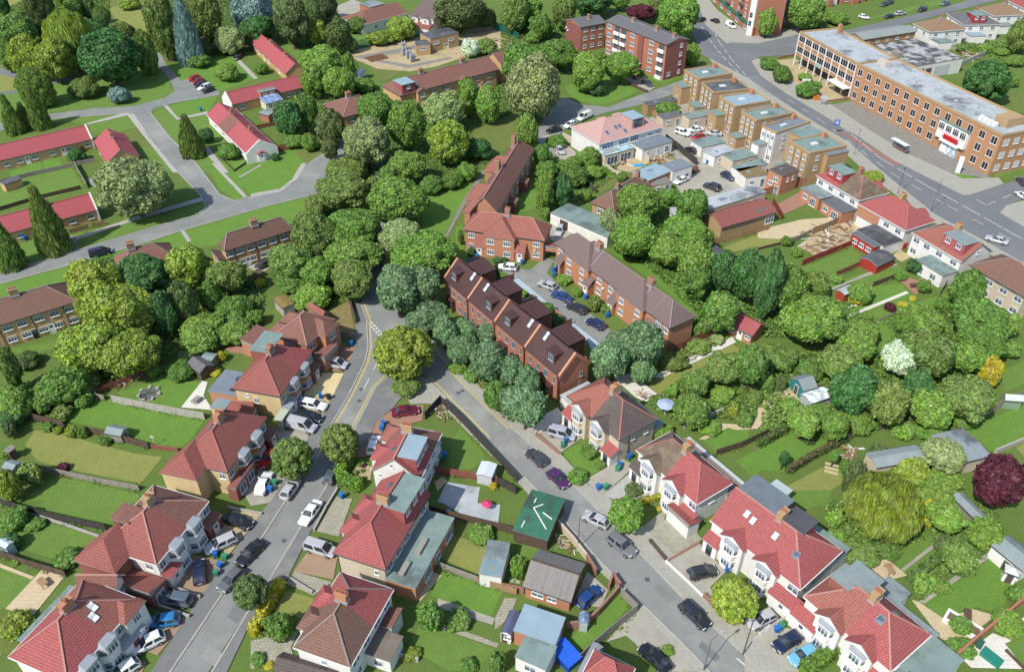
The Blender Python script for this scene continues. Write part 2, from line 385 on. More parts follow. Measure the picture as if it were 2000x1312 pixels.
    def wing(s, wl, x, w, proj, kind='g', he=None, wall=None, roof=None, rise=None, win=True, storeys=2, over=.25, ww=1.6, gablemat=None):
        """gabled or hipped wing that projects from wall wl"""
        M, ln = s.W[wl]; x = x*ln; he = he or s.he; wall = wall or s.wallm; roof = roof or s.roofm; rise = rise or (w/2)*(s.sl or .8); sl = s.sl or .8
        X0, X1, Y = x-w/2, x+w/2, s.o-proj; o = over; dep = (he+rise-s.he)/sl + .1
        b = MB().box(X0,Y,-.3, X1,s.o+.05,he-.02)
        if kind == 'g': b.face([(X0,Y,he-.02),(X1,Y,he-.02),(x,Y,he+rise-.05)], 1)
        g = b.obj('wing', [wall, gablemat or wall], s.t, M)
        ye = Y-o; hi = 0 if kind == 'g' else w/2*.9
        back = max(.3, dep); e0, e1 = (X0-o,ye,he-o*rise/(w/2)*.0), (X1+o,ye,he); rf, rb = (x,ye+hi,he+rise), (x,back,he+rise)
        eb0, eb1 = (X0-o,s.o+.1,he), (X1+o,s.o+.1,he)
        fs = [[eb0,(X0-o,ye,he),rf,rb], [(X1+o,ye,he),eb1,rb,rf]]
        if hi: fs.append([(X0-o,ye,he),(X1+o,ye,he),rf])
        MB().slab(fs, .12).obj('wing_roof', [roof, s.trim], g)
        if win:
            for k in range(storeys):
                f, gl = win_mesh(ww, 1.25, s.frame, 3); ob('window', f, g, MX(x, Y-.035, .9+2.6*k)); ob('pane', gl, g, MX(x, Y-.035, .9+2.6*k))
        return s
    def bay(s, wl, x, w, d, h, mat=None, storeys=2, cap=None, frame=None, z0=.0, band=None):
        M, ln = s.W[wl]; x = x*ln; Y = s.o; a = min(.6, d*.8)
        poly = [(x-w/2,Y+.05),(x-w/2,Y-.02),(x-w/2+a,Y-d),(x+w/2-a,Y-d),(x+w/2,Y-.02),(x+w/2,Y+.05)]
        b = MB().prism(poly, z0-.1, h); g = b.obj('bay', mat or s.wallm, s.t, M)
        c = [(p[0]+(.12 if p[0] > x else -.12), p[1]-(.12 if p[1] < Y else 0)) for p in poly]
        top = MB().prism(c, h, h+.1)
        n = len(c); apex = [(x-w*.25,Y+.05,h+.45),(x+w*.25,Y+.05,h+.45)]
        cc = [(p[0],p[1],h+.1) for p in c]
        top.face([cc[1],cc[2],apex[0]]).face([cc[2],cc[3],apex[1],apex[0]]).face([cc[3],cc[4],apex[1]])
        top.obj('bay_roof', cap or LEAD, g)
        for k in range(storeys):
            z = z0+.85+2.6*k
            if z+1.2 > h: break
            for i in (1, 2, 3):
                p, q = Vector(poly[i]+(0,)), Vector(poly[i+1]+(0,)); ln2 = (q-p).length
                if ln2 < .35: continue
                f, gl = win_mesh(max(.3, ln2-.12), 1.3, frame or s.frame, 3 if i == 2 else 1); m = (p+q)/2; ang = math.atan2(q.y-p.y, q.x-p.x)
                mm = MX(m.x, m.y, z, ang) @ Matrix.Translation((0,-.035,0)); ob('window', f, g, mm); ob('pane', gl, g, mm)
        return s
    def ext(s, u0, v0, u1, v1, h, wall=None, roof=None, rise=0., dirn='f', wins=(), name='extension', z0=-.3):
        """lower block of the house, flat roof, or pitched up towards `dirn` by rise"""
        b = MB().box(u0,v0,z0, u1,v1,h); g = b.obj(name, wall or s.wallm, s.t); o = .15
        r = MB()
        if rise:
            zz = {'f': (0,0,1,1), 'b': (1,1,0,0), 'l': (0,1,1,0), 'r': (1,0,0,1)}[dirn]
            q = [(u0-o,v0-o),(u1+o,v0-o),(u1+o,v1+o),(u0-o,v1+o)]; r.slab([[(q[i][0],q[i][1],h+.12+rise*zz[i]) for i in range(4)]], .12)
            for i in range(4):
                a, c = i, (i+1) % 4; w4 = [(u0,v0),(u1,v0),(u1,v1),(u0,v1)]
                r.face([(w4[a][0],w4[a][1],h-.01),(w4[c][0],w4[c][1],h-.01),(w4[c][0],w4[c][1],h+.05+rise*zz[c]),(w4[a][0],w4[a][1],h+.05+rise*zz[a])], 1)
        else: r.box(u0-o,v0-o,h, u1+o,v1+o,h+.13, 1, 0)
        r.obj('roof', [roof or FELT, s.trim], g)
        for (sd, x, z, w, hh) in wins:
            mm = {'f': MX(u0+(u1-u0)*x, v0-.035, z), 'r': MX(u1+.035, v0+(v1-v0)*x, z, math.pi/2), 'b': MX(u1-(u1-u0)*x, v1+.035, z, math.pi), 'l': MX(u0-.035, v1-(v1-v0)*x, z, -math.pi/2)}[sd]
            f, gl = win_mesh(w, hh, s.frame, 2 if w < 1.8 else 3, hh < 1.6); ob('window', f, g, mm); ob('pane', gl, g, mm)
        return g
    def porch(s, wl, x, w, d, h=2.5, mat=None, roof=None, rise=.9, door=WHITE, kind='lean'):
        M, ln = s.W[wl]; x = x*ln; Y = s.o
        b = MB().box(x-w/2,Y-d,-.1, x+w/2,Y+.02,h); g = b.obj('porch', mat or s.wallm, s.t, M); X0, X1 = x-w/2-.2, x+w/2+.2
        if kind == 'lean': fs = [[(X0,Y-d-.2,h+.02),(X1,Y-d-.2,h+.02),(X1,Y,h+rise),(X0,Y,h+rise)]]
        else: fs = [[(X0,Y,h),(X0,Y-d-.2,h),(x,Y-d-.2,h+rise),(x,Y,h+rise)], [(X1,Y-d-.2,h),(X1,Y,h),(x,Y,h+rise),(x,Y-d-.2,h+rise)]]
        MB().slab(fs, .1).obj('porch_roof', [roof or s.roofm, s.trim], g)
        ob('door', door_mesh(.95, 2.05, door), g, MX(x, Y-d-.035, 0)); return s
    def pipe(s, wl, x, c=None):
        M, ln = s.W[wl]; MB().cyl((x*ln,s.o-.08,0), (x*ln,s.o-.08,s.he-.15), .055, .055, 6).obj('downpipe', c or DARK, s.t, M); return s
    def dish(s, wl, x, z):
        M, ln = s.W[wl]; b = MB().cyl((x*ln,s.o-.25,z), (x*ln+.05,s.o-.33,z+.03), .12, .32, 10).bar((x*ln,s.o,z-.1), (x*ln,s.o-.28,z), .05, .05)
        b.obj('satellite_dish', m_plain((.5,.5,.5)), s.t, M); return s
# ------------------------------------------------------------ ground sheets
def sheet(name, s, z, mat, label, kind='structure', thick=0.):
    ps = pts(s) if isinstance(s, str) else s
    b = MB()
    if sum(ps[i].x*ps[(i+1) % len(ps)].y-ps[(i+1) % len(ps)].x*ps[i].y for i in range(len(ps))) < 0: ps = ps[::-1]
    if thick: b.prism([(p.x,p.y) for p in ps], z-thick, z)
    else: b.face([(p.x,p.y,z) for p in ps])
    return tag(b.obj(name, mat), label, kind=kind)
def offset_line(ps, d):
    out = []
    for i, p in enumerate(ps):
        a = ps[max(0,i-1)]; b = ps[min(len(ps)-1,i+1)]; t = (b-a); t.z = 0; t.normalize(); out.append(p+Vector((-t.y, t.x, 0))*d)
    return out
def strip(name, s, w, z, mat, label, off=0., h=0., kind='structure', dash=None):
    ps = pts(s) if isinstance(s, str) else s
    ps = offset_line(ps, off) if off else ps; b = MB()
    L, R_ = offset_line(ps, w/2), offset_line(ps, -w/2)
    def quad(a0, a1, b1, b0):
        if h:
            for q in ([a0,a1,b1,b0],): b.prism([(p.x,p.y) for p in q][::-1], z-h, z)
        else: b.face([(p.x,p.y,z) for p in (b0,b1,a1,a0)])
    if dash:
        pos = 0.
        for i in range(len(ps)-1):
            d = ps[i+1]-ps[i]; ln = d.length; t = d.normalized(); n = Vector((-t.y,t.x,0)); x = 0.
            while x < ln:
                e = min(x+dash[0], ln); a, c = ps[i]+t*x, ps[i]+t*e; quad(a+n*w/2, c+n*w/2, c-n*w/2, a-n*w/2); x += dash[0]+dash[1]
    else:
        for i in range(len(ps)-1): quad(L[i], L[i+1], R_[i+1], R_[i])
    return tag(b.obj(name, mat), label, kind=kind)

# ------------------------------------------------------------ cars
def loft(b, rings, m=0, cap=True):
    n = len(rings[0])
    for a, c in zip(rings, rings[1:]):
        for i in range(n): j = (i+1) % n; b.face([a[i], a[j], c[j], c[i]], m)
    if cap: b.face(rings[0][::-1], m); b.face(rings[-1], m)
CAR = {}   # type: L, W, H, belt, stations (x, width, bottom, top), greenhouse (xr0, xr1, xf1, xf0)
CARSPEC = {
 'hatch':  (4.1, 1.76, 1.47, .92, [(-.5,.80,.38,.72),(-.485,.9,.27,.86),(-.40,.97,.2,.93),(-.1,1,.18,.93),(.2,1,.18,.91),(.30,.97,.2,.84),(.43,.92,.22,.74),(.485,.82,.28,.62),(.5,.7,.36,.52)], (-.475,-.36,.04,.23)),
 'saloon': (4.6, 1.80, 1.43, .90, [(-.5,.80,.38,.74),(-.485,.9,.27,.88),(-.40,.96,.2,.92),(-.1,1,.18,.91),(.18,1,.18,.89),(.28,.97,.2,.83),(.43,.92,.22,.72),(.485,.82,.28,.6),(.5,.7,.36,.5)], (-.36,-.21,.06,.21)),
 'estate': (4.6, 1.82, 1.50, .92, [(-.5,.82,.38,.74),(-.485,.92,.27,.88),(-.40,.97,.2,.94),(-.1,1,.18,.93),(.18,1,.18,.91),(.28,.97,.2,.85),(.43,.92,.22,.74),(.485,.82,.28,.6),(.5,.7,.36,.5)], (-.48,-.41,.06,.22)),
 'suv':    (4.5, 1.88, 1.70, 1.05, [(-.5,.82,.42,.82),(-.485,.92,.32,.98),(-.40,.97,.26,1.06),(-.1,1,.25,1.05),(.18,1,.25,1.03),(.28,.97,.26,.98),(.43,.93,.28,.9),(.485,.84,.33,.74),(.5,.72,.42,.6)], (-.48,-.42,.07,.21)),
 'mpv':    (4.6, 1.85, 1.78, 1.0, [(-.5,.82,.42,.8),(-.485,.92,.3,.95),(-.40,.97,.22,1.0),(-.1,1,.2,1.0),(.2,1,.2,.98),(.34,.97,.22,.9),(.45,.92,.25,.78),(.487,.84,.3,.66),(.5,.72,.38,.54)], (-.487,-.45,.14,.34)),
 'van':    (5.0, 1.95, 2.05, 1.15, [(-.5,.90,.42,.9),(-.487,.96,.32,1.1),(-.40,.98,.26,1.15),(-.1,1,.25,1.15),(.2,1,.25,1.12),(.32,.98,.26,1.02),(.45,.94,.28,.88),(.487,.86,.33,.74),(.5,.74,.42,.6)], (-.49,-.47,.16,.34)),
}
def car_meshes(kind):
    if kind in CAR: return CAR[kind]
    L, W, H, belt, st, (r0, r1, f1, f0) = CARSPEC[kind]; hw = W/2; out = {}
    b = MB(); rings = []
    for x, w, zb, zt in st:
        w *= hw; h = zt-zb
        half = [(w*.86, zb), (w*.98, zb+h*.22), (w, zb+h*.5), (w*.97, zb+h*.82), (w*.86, zt)]
        rings.append([(x*L, y, z) for y, z in half]+[(x*L, -y, z) for y, z in reversed(half)])
    loft(b, rings)
    wb, wt = hw*.90, hw*.70; zt = H
    lo = [(r0*L,wb,belt-.03),(f0*L,wb,belt-.05),(f0*L,-wb,belt-.05),(r0*L,-wb,belt-.03)]; hi = [(r1*L,wt,zt-.05),(f1*L,wt,zt-.06),(f1*L,-wt,zt-.06),(r1*L,-wt,zt-.05)]
    for i in range(4): j = (i+1) % 4; b.face([lo[j], lo[i], hi[i], hi[j]])
    mid = [((r1*.75+f1*.25)*L,wt*.8,zt),((r1*.2+f1*.8)*L,wt*.8,zt-.005),((r1*.2+f1*.8)*L,-wt*.8,zt-.005),((r1*.75+f1*.25)*L,-wt*.8,zt)]
    b.face(mid[::-1])
    for i in range(4): j = (i+1) % 4; b.face([hi[j], hi[i], mid[i], mid[j]])
    me = b.mesh('body', PAINT)
    for p in me.polygons: p.use_smooth = True
    out['body'] = me
    def pane(q, ins, name):
        q = [Vector(p) for p in q]; c = sum(q, Vector())/4; n = (q[1]-q[0]).cross(q[3]-q[0]).normalized()
        if n.dot(c-Vector((0,0,.9))) < 0: n = -n
        r = [c+(p-c)*ins+n*.015 for p in q]
        if (r[1]-r[0]).cross(r[3]-r[0]).dot(n) < 0: r = r[::-1]
        return MB().face(r).mesh(name, m_glass((.02,.025,.03)))
    out['windscreen'] = pane([lo[1],lo[2],hi[2],hi[1]], .9, 'windscreen'); out['rear_window'] = pane([lo[3],lo[0],hi[0],hi[3]], .85, 'rear_window')
    sd = []
    lerp = lambda a, c, t: tuple(Vector(a).lerp(Vector(c), t))
    for (A, B, C, D) in ((lo[0],lo[1],hi[1],hi[0]), (lo[3],lo[2],hi[2],hi[3])):
        cuts = (0,.47,1) if kind != 'van' else (.66,.9,1)
        for t0, t1 in ((0,.49),(.51,1)) if kind != 'van' else ((.62,.97),): sd.append(pane([lerp(A,B,t0),lerp(A,B,t1),lerp(D,C,t1),lerp(D,C,t0)], .86, 'side_window'))
    out['side'] = sd
    r = .33; w = MB(); w.cyl((0,-.11,0),(0,.11,0), r, r, 14); out['wheel'] = w.mesh('wheel', RUBBER)
    h = MB(); h.cyl((0,-.125,0),(0,.125,0), .19, .19, 10); out['rim'] = h.mesh('rim', m_plain((.4,.4,.42), .35, .5, .6))
    x, w_, zb, zt_ = st[-2]
    out['headlight'] = MB().box(-.12,-.2,-.07,.05,.2,.07).mesh('headlight', m_plain((.75,.76,.78), .15)); out['tail_light'] = MB().box(-.05,-.1,-.14,.05,.1,.14).mesh('tail_light', m_plain((.35,.01,.01), .25))
    out['mirror'] = MB().box(-.1,-.1,-.06,.08,.1,.08).mesh('mirror', PAINT); out['plate'] = MB().box(-.01,-.26,-.055,.01,.26,.055).mesh('number_plate', m_plain((.7,.7,.6)))
    CAR[kind] = out; return out
def car(kind, s, color, label, group='parked cars', name='car', k=1.):
    """s: pixel of the nose and of the tail"""
    a, b = pts(s, .5); m = (a+b)/2; d = a-b; m.z = .0
    c = thing(name, label, 'van' if kind == 'van' else 'car', (m.x, m.y, road_z(m)), math.atan2(d.y, d.x), group); c.scale = (k, k, k)
    L, W, H, belt, st, (r0, r1, f1, f0) = CARSPEC[kind]; M = car_meshes(kind)
    ob('body', M['body'], c, None, color); ob('windscreen', M['windscreen'], c); ob('rear_window', M['rear_window'], c)
    for q in M['side']: ob('side_window', q, c)
    for x in (-.3, .31):
        for y in (-1, 1):
            w = ob('wheel', M['wheel'], c, MX(x*L, y*(W/2-.10), .33)); ob('rim', M['rim'], w)
    for y in (-1, 1):
        ob('headlight', M['headlight'], c, MX(st[-3][0]*L+.14, y*W*.33, st[-3][3]-.13)); ob('tail_light', M['tail_light'], c, MX(st[1][0]*L, y*W*.41, st[1][3]-.18)); ob('mirror', M['mirror'], c, MX(f0*L*.72, y*(W/2+.04), belt+.03), color)
    ob('number_plate', M['plate'], c, MX(-L/2-.005, 0, .6)); ob('number_plate', M['plate'], c, MX(L/2+.005, 0, .44))
    return c
def road_z(p): return .1

# ------------------------------------------------------------ trees and shrubs
ICO = None
def ico():
    global ICO
    if ICO is None:
        import bmesh
        bm = bmesh.new(); bmesh.ops.create_icosphere(bm, subdivisions=2, radius=1); ICO = (np.array([v.co[:] for v in bm.verts]), [tuple(v.index for v in f.verts) for f in bm.faces]); bm.free()
    return ICO
CROWN = {}
def crown(kind, seed, R_, n, leaf):
    key = (kind, seed)
    if key in CROWN: return CROWN[key]
    g = np.random.default_rng(seed*97+len(kind)*13+3)
    lob = []
    if kind in ('broad', 'round', 'bush'):
        nl = {'broad': 34, 'round': 60, 'bush': 22}[kind]; off = g.uniform(0, 6.28)
        for i in range(nl):
            z = 1-2*(i+.5)/nl; z = z if kind != 'bush' else (z*.75+.15); ph = i*2.399+off+g.normal(0,.25); rr = math.sqrt(max(0,1-z*z))
            rl = g.uniform(.2,.48) if kind == 'broad' else (g.uniform(.2,.27) if kind == 'round' else g.uniform(.26,.46)); d = (1-rl)*g.uniform(.78,1.14) if kind != 'round' else (1-rl)
            lob.append((np.array([rr*math.cos(ph)*d, rr*math.sin(ph)*d, z*d]), rl))
        lob.append((np.array([0,0,0.]), .68))
    elif kind in ('cone', 'column'):
        for i in range(46):
            z = -1+2*(i+.5)/46*.97; pr = (1-((z+1)/2)**1.5)*.9+.06 if kind == 'cone' else math.sqrt(max(.02, 1-abs(z)**3))
            ph = i*2.399; rl = (.17 + .14*pr); d = max(0, pr-rl*.8)*g.uniform(.85,1.1); lob.append((np.array([math.cos(ph)*d, math.sin(ph)*d, z]), rl))
            if i % 2 == 0: lob.append((np.array([0,0,z*.95]), max(.06, pr*.6)))
    else:                                                   # willow
        for i in range(26):
            z = 1-1.3*(i+.5)/26; ph = i*2.399; rr = math.sqrt(max(0,1-z*z)); rl = g.uniform(.24,.34); d = 1-rl; lob.append((np.array([rr*math.cos(ph)*d, rr*math.sin(ph)*d, z*d*.9+.1]), rl))
        lob.append((np.array([0,0,.1]), .66)); lob.append((np.array([0,0,-.35]), .55))
    C = np.array([l[0] for l in lob]); RL = np.array([l[1] for l in lob])
    pos = []; nor = []; need = n
    wt = RL**2; wt /= wt.sum()
    while need > 0:
        k = g.choice(len(lob), need*3, p=wt); d = g.normal(size=(need*3,3)); d /= np.linalg.norm(d, axis=1)[:,None]
        p = C[k]+d*(RL[k]*g.uniform(.88,1.12, need*3))[:,None]
        dist = np.linalg.norm(p[:,None,:]-C[None], axis=2)/RL[None]; dist[np.arange(len(k)),k] = 9
        ok = dist.min(1) > .84
        pos.append(p[ok][:need]); nor.append(d[ok][:need]); need -= min(need, int(ok.sum()))
    p = np.concatenate(pos)[:n]; d = np.concatenate(nor)[:n]
    nr = d + g.normal(0, .55, (n,3)); nr /= np.linalg.norm(nr, axis=1)[:,None]
    a = np.cross(nr, g.normal(size=(n,3))); a /= np.linalg.norm(a, axis=1)[:,None]; b = np.cross(nr, a)
    s = leaf/R_*g.uniform(.6, 1.35, n)[:,None]
    if kind == 'willow':
        down = np.array([0,0,-1.])+d*.25+g.normal(0,.12,(n,3)); a = down/np.linalg.norm(down, axis=1)[:,None]; b = np.cross(nr, a); b /= np.linalg.norm(b, axis=1)[:,None]; A, B = a*s*1.5, b*s*.26
    elif kind in ('cone', 'column'):
        up = np.array([0,0,1.2])+d*.5+g.normal(0,.35,(n,3)); a = up/np.linalg.norm(up, axis=1)[:,None]; b = np.cross(nr, a); b /= np.linalg.norm(b, axis=1)[:,None]; A, B = a*s*1.2, b*s*.5
    else: A, B = a*s*.75, b*s*.5
    V = np.empty((n,4,3)); V[:,0] = p-A; V[:,1] = p+B*.9; V[:,2] = p+A; V[:,3] = p-B*.9
    iv, jf = ico(); verts = [V.reshape(-1,3)]; faces = [tuple(range(4*i,4*i+4)) for i in range(n)]; base = 4*n
    for c, r in lob:
        verts.append(c+iv*r*.86*(1+g.normal(0,.05,(len(iv),1)))); faces += [tuple(base+q for q in f) for f in jf]; base += len(iv)
    v = np.concatenate(verts)*R_
    me = bpy.data.meshes.new('crown'); me.from_pydata(v.tolist(), [], faces); me.materials.append(LEAF); me.update()
    CROWN[key] = me; return me
SIZES = {'S': (1.4, 1500, .26), 'M': (3.2, 4800, .36), 'L': (5.5, 10500, .46)}
TRUNK = {}
def trunk_mesh(seed):
    if seed in TRUNK: return TRUNK[seed]
    g = random.Random(seed); b = MB(); p = Vector((0,0,-.03)); q = Vector((g.uniform(-.03,.03), g.uniform(-.03,.03), .55))
    b.cyl(p, (0,0,.05), .065, .05, 9, cap=False); b.cyl((0,0,.05), q, .05, .036, 9, cap=False)
    for i in range(6):
        a = i*1.05+g.uniform(-.3,.3); e = q+Vector((math.cos(a)*.28, math.sin(a)*.28, g.uniform(.15,.34))); m = q.lerp(e,.5)+Vector((0,0,.04)); b.cyl(q-Vector((0,0,.05*i/6)), m, .024, .016, 6, cap=False); b.cyl(m, e, .016, .006, 5, cap=False)
    b.cyl(q, q+Vector((0,0,.35)), .03, .01, 6, cap=False)
    TRUNK[seed] = b.mesh('trunk', BARK); return TRUNK[seed]
def solve(x0, y0, x1, y1, zb):
    cx, cy, rx, ry = (x0+x1)/2, (y0+y1)/2, (x1-x0)/2, (y1-y0)/2; zc = 3.
    for _ in range(12):
        p = P(cx, cy, zc); s = scale_at(p); r = rx/s; dv = Vector((p.x, p.y, p.z-HC)); sp = -dv.z/dv.length; cp = math.sqrt(1-sp*sp)
        q = (ry/s)**2-(r*sp)**2; rz = math.sqrt(q)/cp if q > 0 else 0; rz = max(.55*r, min(rz, 3.2*r)); zc = rz+zb
    return p, r, rz
NTREE = [0]
def tree(s, kind, color, label, group='trees', zb=None, name=None):
    """s: crown outline box in the photograph, two corners; the tree stands on the ground under it"""
    (x0,y0),(x1,y1) = pxs(s); bush = kind == 'bush'
    r0 = (x1-x0)/2/10.
    if zb is None: zb = {'broad': 1.2 if r0 < 3 else 2., 'round': 1., 'bush': -.15, 'cone': .1, 'column': .1, 'willow': .8}[kind]
    p, r, rz = solve(x0, y0, x1, y1, zb); NTREE[0] += 1; i = NTREE[0]
    size = 'S' if r < 2.0 else ('M' if r < 4.2 else 'L')
    R_, n, leaf = SIZES[size]; seed = (i % 3)+{'S': 0, 'M': 10, 'L': 20}[size]
    if kind == 'bush' and size == 'L': size = 'M'
    n = n*2 if kind == 'willow' else n; me = crown(kind, seed, R_, n, leaf); jj = rnd.uniform(.88, 1.14); j = lambda: jj*rnd.uniform(.95, 1.05)
    cl = (color[0]*j(), color[1]*j(), color[2]*j()); rot = rnd.uniform(0, 6.28); qa, qb = (rnd.uniform(.9, 1.15), rnd.uniform(.9, 1.15)) if kind in ('broad', 'bush') else (1, 1)
    if bush:
        o = ob(name or 'bush', me, None, Matrix.Translation((p.x,p.y,p.z)) @ Matrix.Rotation(rot,4,'Z') @ Matrix.Diagonal((r/R_*qa, r/R_*qb, rz/R_, 1)), cl)
        return tag(o, label, 'bush', group)
    t = thing(name or {'cone': 'conifer_tree', 'column': 'conifer_tree', 'willow': 'willow_tree'}.get(kind, 'broadleaf_tree'), label, 'tree', (p.x, p.y, 0), 0, group)
    ob('crown', me, t, Matrix.Translation((0,0,p.z)) @ Matrix.Rotation(rot,4,'Z') @ Matrix.Diagonal((r/R_*qa, r/R_*qb, rz/R_, 1)), cl)
    ht = p.z+rz*.5; ob('trunk', trunk_mesh(i % 4), t, Matrix.Rotation(rot,4,'Z') @ Matrix.Diagonal((ht*.9, ht*.9, ht, 1)))
    return t
def hedge(s, w, h, color, label, group='hedges', name='hedge', dens=48, leaf=.2):
    ps = pts(s); g = np.random.default_rng(len(label)*7+int(abs(ps[0].x)*10) % 97); b = MB(); V = []
    for a, c in zip(ps, ps[1:]):
        d = c-a; ln = d.length; t = d.normalized(); nv = Vector((-t.y,t.x,0)); a2, c2 = a-t*.15, c+t*.15; k = w/2-.16
        b.prism([(q.x,q.y) for q in (a2-nv*k, c2-nv*k, c2+nv*k, a2+nv*k)], -.02, h-.16)
        m = int((ln*(2*h+w))*dens)
        for _ in range(m):
            u = g.uniform(0, ln); q = g.uniform(-h, w+h)
            if q < 0: pos = a+t*u-nv*(w/2+g.normal(0,.12)); pos.z = -q; nn = -nv
            elif q > w: pos = a+t*u+nv*(w/2+g.normal(0,.12)); pos.z = q-w; nn = nv
            else: pos = a+t*u+nv*(q-w/2); pos.z = h+g.normal(0,.1)+.12*math.sin(u*2.1); nn = Vector((0,0,1))
            nn = (nn+Vector(g.normal(0,.45,3))).normalized(); x = nn.cross(Vector(g.normal(0,1,3))).normalized(); y = nn.cross(x); sz = leaf*g.uniform(.7,1.4)
            b.face([pos-x*sz, pos+y*sz*.6, pos+x*sz, pos-y*sz*.6])
    o = b.obj(name, LEAF); o.color = c4(color); return tag(o, label, 'hedge', group)

# ------------------------------------------------------------ fences, bins, lamps
FM = {}
def fence(s, label, h=1.7, mat=None, postm=None, kind='panel', group='garden fences', name='fence', step=1.83, t=.05):
    """polyline in the photograph (ground line); one panel and one post per bay"""
    ps = pts(s); mat = mat or WOOD_G; postm = postm or mat
    o = thing(name, label, 'wall' if kind == 'wall' else 'fence', (ps[0].x, ps[0].y, 0), 0, group)
    for a, c in zip(ps, ps[1:]):
        d = c-a; n = max(1, round(d.length/step)); w = d.length/n; rz = math.atan2(d.y, d.x); wq = round(w, 1); k = (kind, wq, h, mat.name, t)
        if k not in FM:
            b = MB()
            if kind == 'panel':
                nb = 6
                for i in range(nb): b.box(.04, -t/2+(.012 if i % 2 else 0), .05+i*(h-.1)/nb, wq-.04, t/2+(.012 if i % 2 else 0), .05+(i+1)*(h-.1)/nb-.004)
                b.box(0,-t/2-.02,h-.05, wq,t/2+.02,h)
            elif kind == 'picket':
                for i in range(int(wq/.2)): b.box(.03+i*.2,-.02,.08, .15+i*.2,.02,h)
                b.box(0,.02,.3, wq,.06,.4).box(0,.02,h*.75, wq,.06,h*.75+.1)
            elif kind == 'wall': b.box(0,-t,-.1, wq,t,h-.06).box(-.0,-t-.04,h-.06, wq,t+.04,h)
            elif kind == 'rail':
                for z in (.35,.7,1.05): b.box(0,-.02,z, wq,.02,z+.05)
            else:                                            # mesh sheet
                for i in range(int(wq/.15)+1): b.box(i*.15,-.012,.05, i*.15+.05,.012,h)
                for i in range(5): b.box(0,-.016,.1+i*(h-.2)/4, wq,.016,.2+i*(h-.2)/4)
            FM[k] = b.mesh('panel', mat)
        kp = ('post', h, postm.name, kind)
        if kp not in FM: FM[kp] = MB().box(-.055,-.055,-.05, .055,.055,h+.06).mesh('post', postm) if kind != 'wall' else MB().box(-.14,-.14,-.05, .14,.14,h+.07).mesh('pier', postm)
        loc = a-ps[0]
        for i in range(n):
            q = loc+d*(i/n); ob('panel', FM[k], o, MX(q.x, q.y, 0, rz) @ Matrix.Diagonal((w/wq,1,1,1)))
            if kind != 'wall' or i == 0: ob('post' if kind != 'wall' else 'pier', FM[kp], o, MX(q.x, q.y, 0, rz))
    e = ps[-1]-ps[0]; ob('post' if kind != 'wall' else 'pier', FM[kp], o, MX(e.x, e.y, 0, rz)); return o
BIN = {}
def wheelie(s, color, label, rz=None):
    p = pts(s)[0]
    if not BIN:
        b = MB(); lo = [(-.22,-.26,.08),(.22,-.26,.08),(.22,.24,.08),(-.22,.24,.08)]; hi = [(-.29,-.36,1.0),(.29,-.36,1.0),(.29,.33,1.0),(-.29,.33,1.0)]; loft(b, [lo, hi]); BIN['body'] = b.mesh('body', MATT)
        l = MB().slab([[(-.31,-.4,1.02),(.31,-.4,1.02),(.31,.36,1.1),(-.31,.36,1.1)]], .06, 0, 0); BIN['lid'] = l.mesh('lid', MATT)
        BIN['wheel'] = MB().cyl((-.03,0,0),(.03,0,0), .1, .1, 10).mesh('wheel', RUBBER); BIN['handle'] = MB().bar((-.2,.4,1.02),(.2,.4,1.02), .04, .04).mesh('handle', MATT)
    t = thing('wheelie_bin', label, 'bin', (p.x, p.y, .03), rnd.uniform(0,6) if rz is None else rz, 'wheelie bins')
    ob('body', BIN['body'], t, None, color); ob('lid', BIN['lid'], t, None, color); ob('handle', BIN['handle'], t, None, color)
    for x in (-.27, .27): ob('wheel', BIN['wheel'], t, MX(x, .27, .1))
    return t
def lamp_post(s, label, h=6., arm=1.2, rz=0.):
    p = pts(s)[0]; t = thing('lamp_post', label, 'lamp post', (p.x, p.y, .0), rz, 'street lamps'); m = m_plain((.10,.11,.12), .5)
    MB().cyl((0,0,0),(0,0,1.2), .1, .1, 8).obj('base', m, t); MB().cyl((0,0,1.2),(0,0,h), .06, .045, 8).cyl((0,0,h),(arm,0,h+.25), .04, .035, 6).obj('column', m, t); MB().box(arm-.1,-.12,h+.2, arm+.5,.12,h+.34).obj('lantern', m_plain((.4,.41,.42)), t); return t
def pole(s, label, h, name='pole', cat='pole', mat=None, r=.09):
    p = pts(s)[0]; t = thing(name, label, cat, (p.x, p.y, 0)); MB().cyl((0,0,-.1),(0,0,h), r, r*.7, 8).obj('shaft', mat or WOOD_D, t); MB().cyl((0,0,h),(0,0,h+.12), r*.9, r*.5, 8).box(-.3,-.04,h-.35,.3,.04,h-.25).obj('cap', mat or WOOD_D, t); return t
def shed(label, corners, he, rise, wall, roof, ends='gg', cat='shed', name='shed', group='garden sheds', door=None, win=None, flat=False, over=.12, **k):
    h = House(label, cat, corners, he, rise, wall, roof, ends, over, name=name, group=group, flat=flat, **k)
    if door: h.door(door[0], door[1], door[2] if len(door) > 2 else WOOD_D, .8, min(1.9, he-.15))
    if win: h.win(win[0], win[1], max(.7, he*.4), .9, .7)
    return h
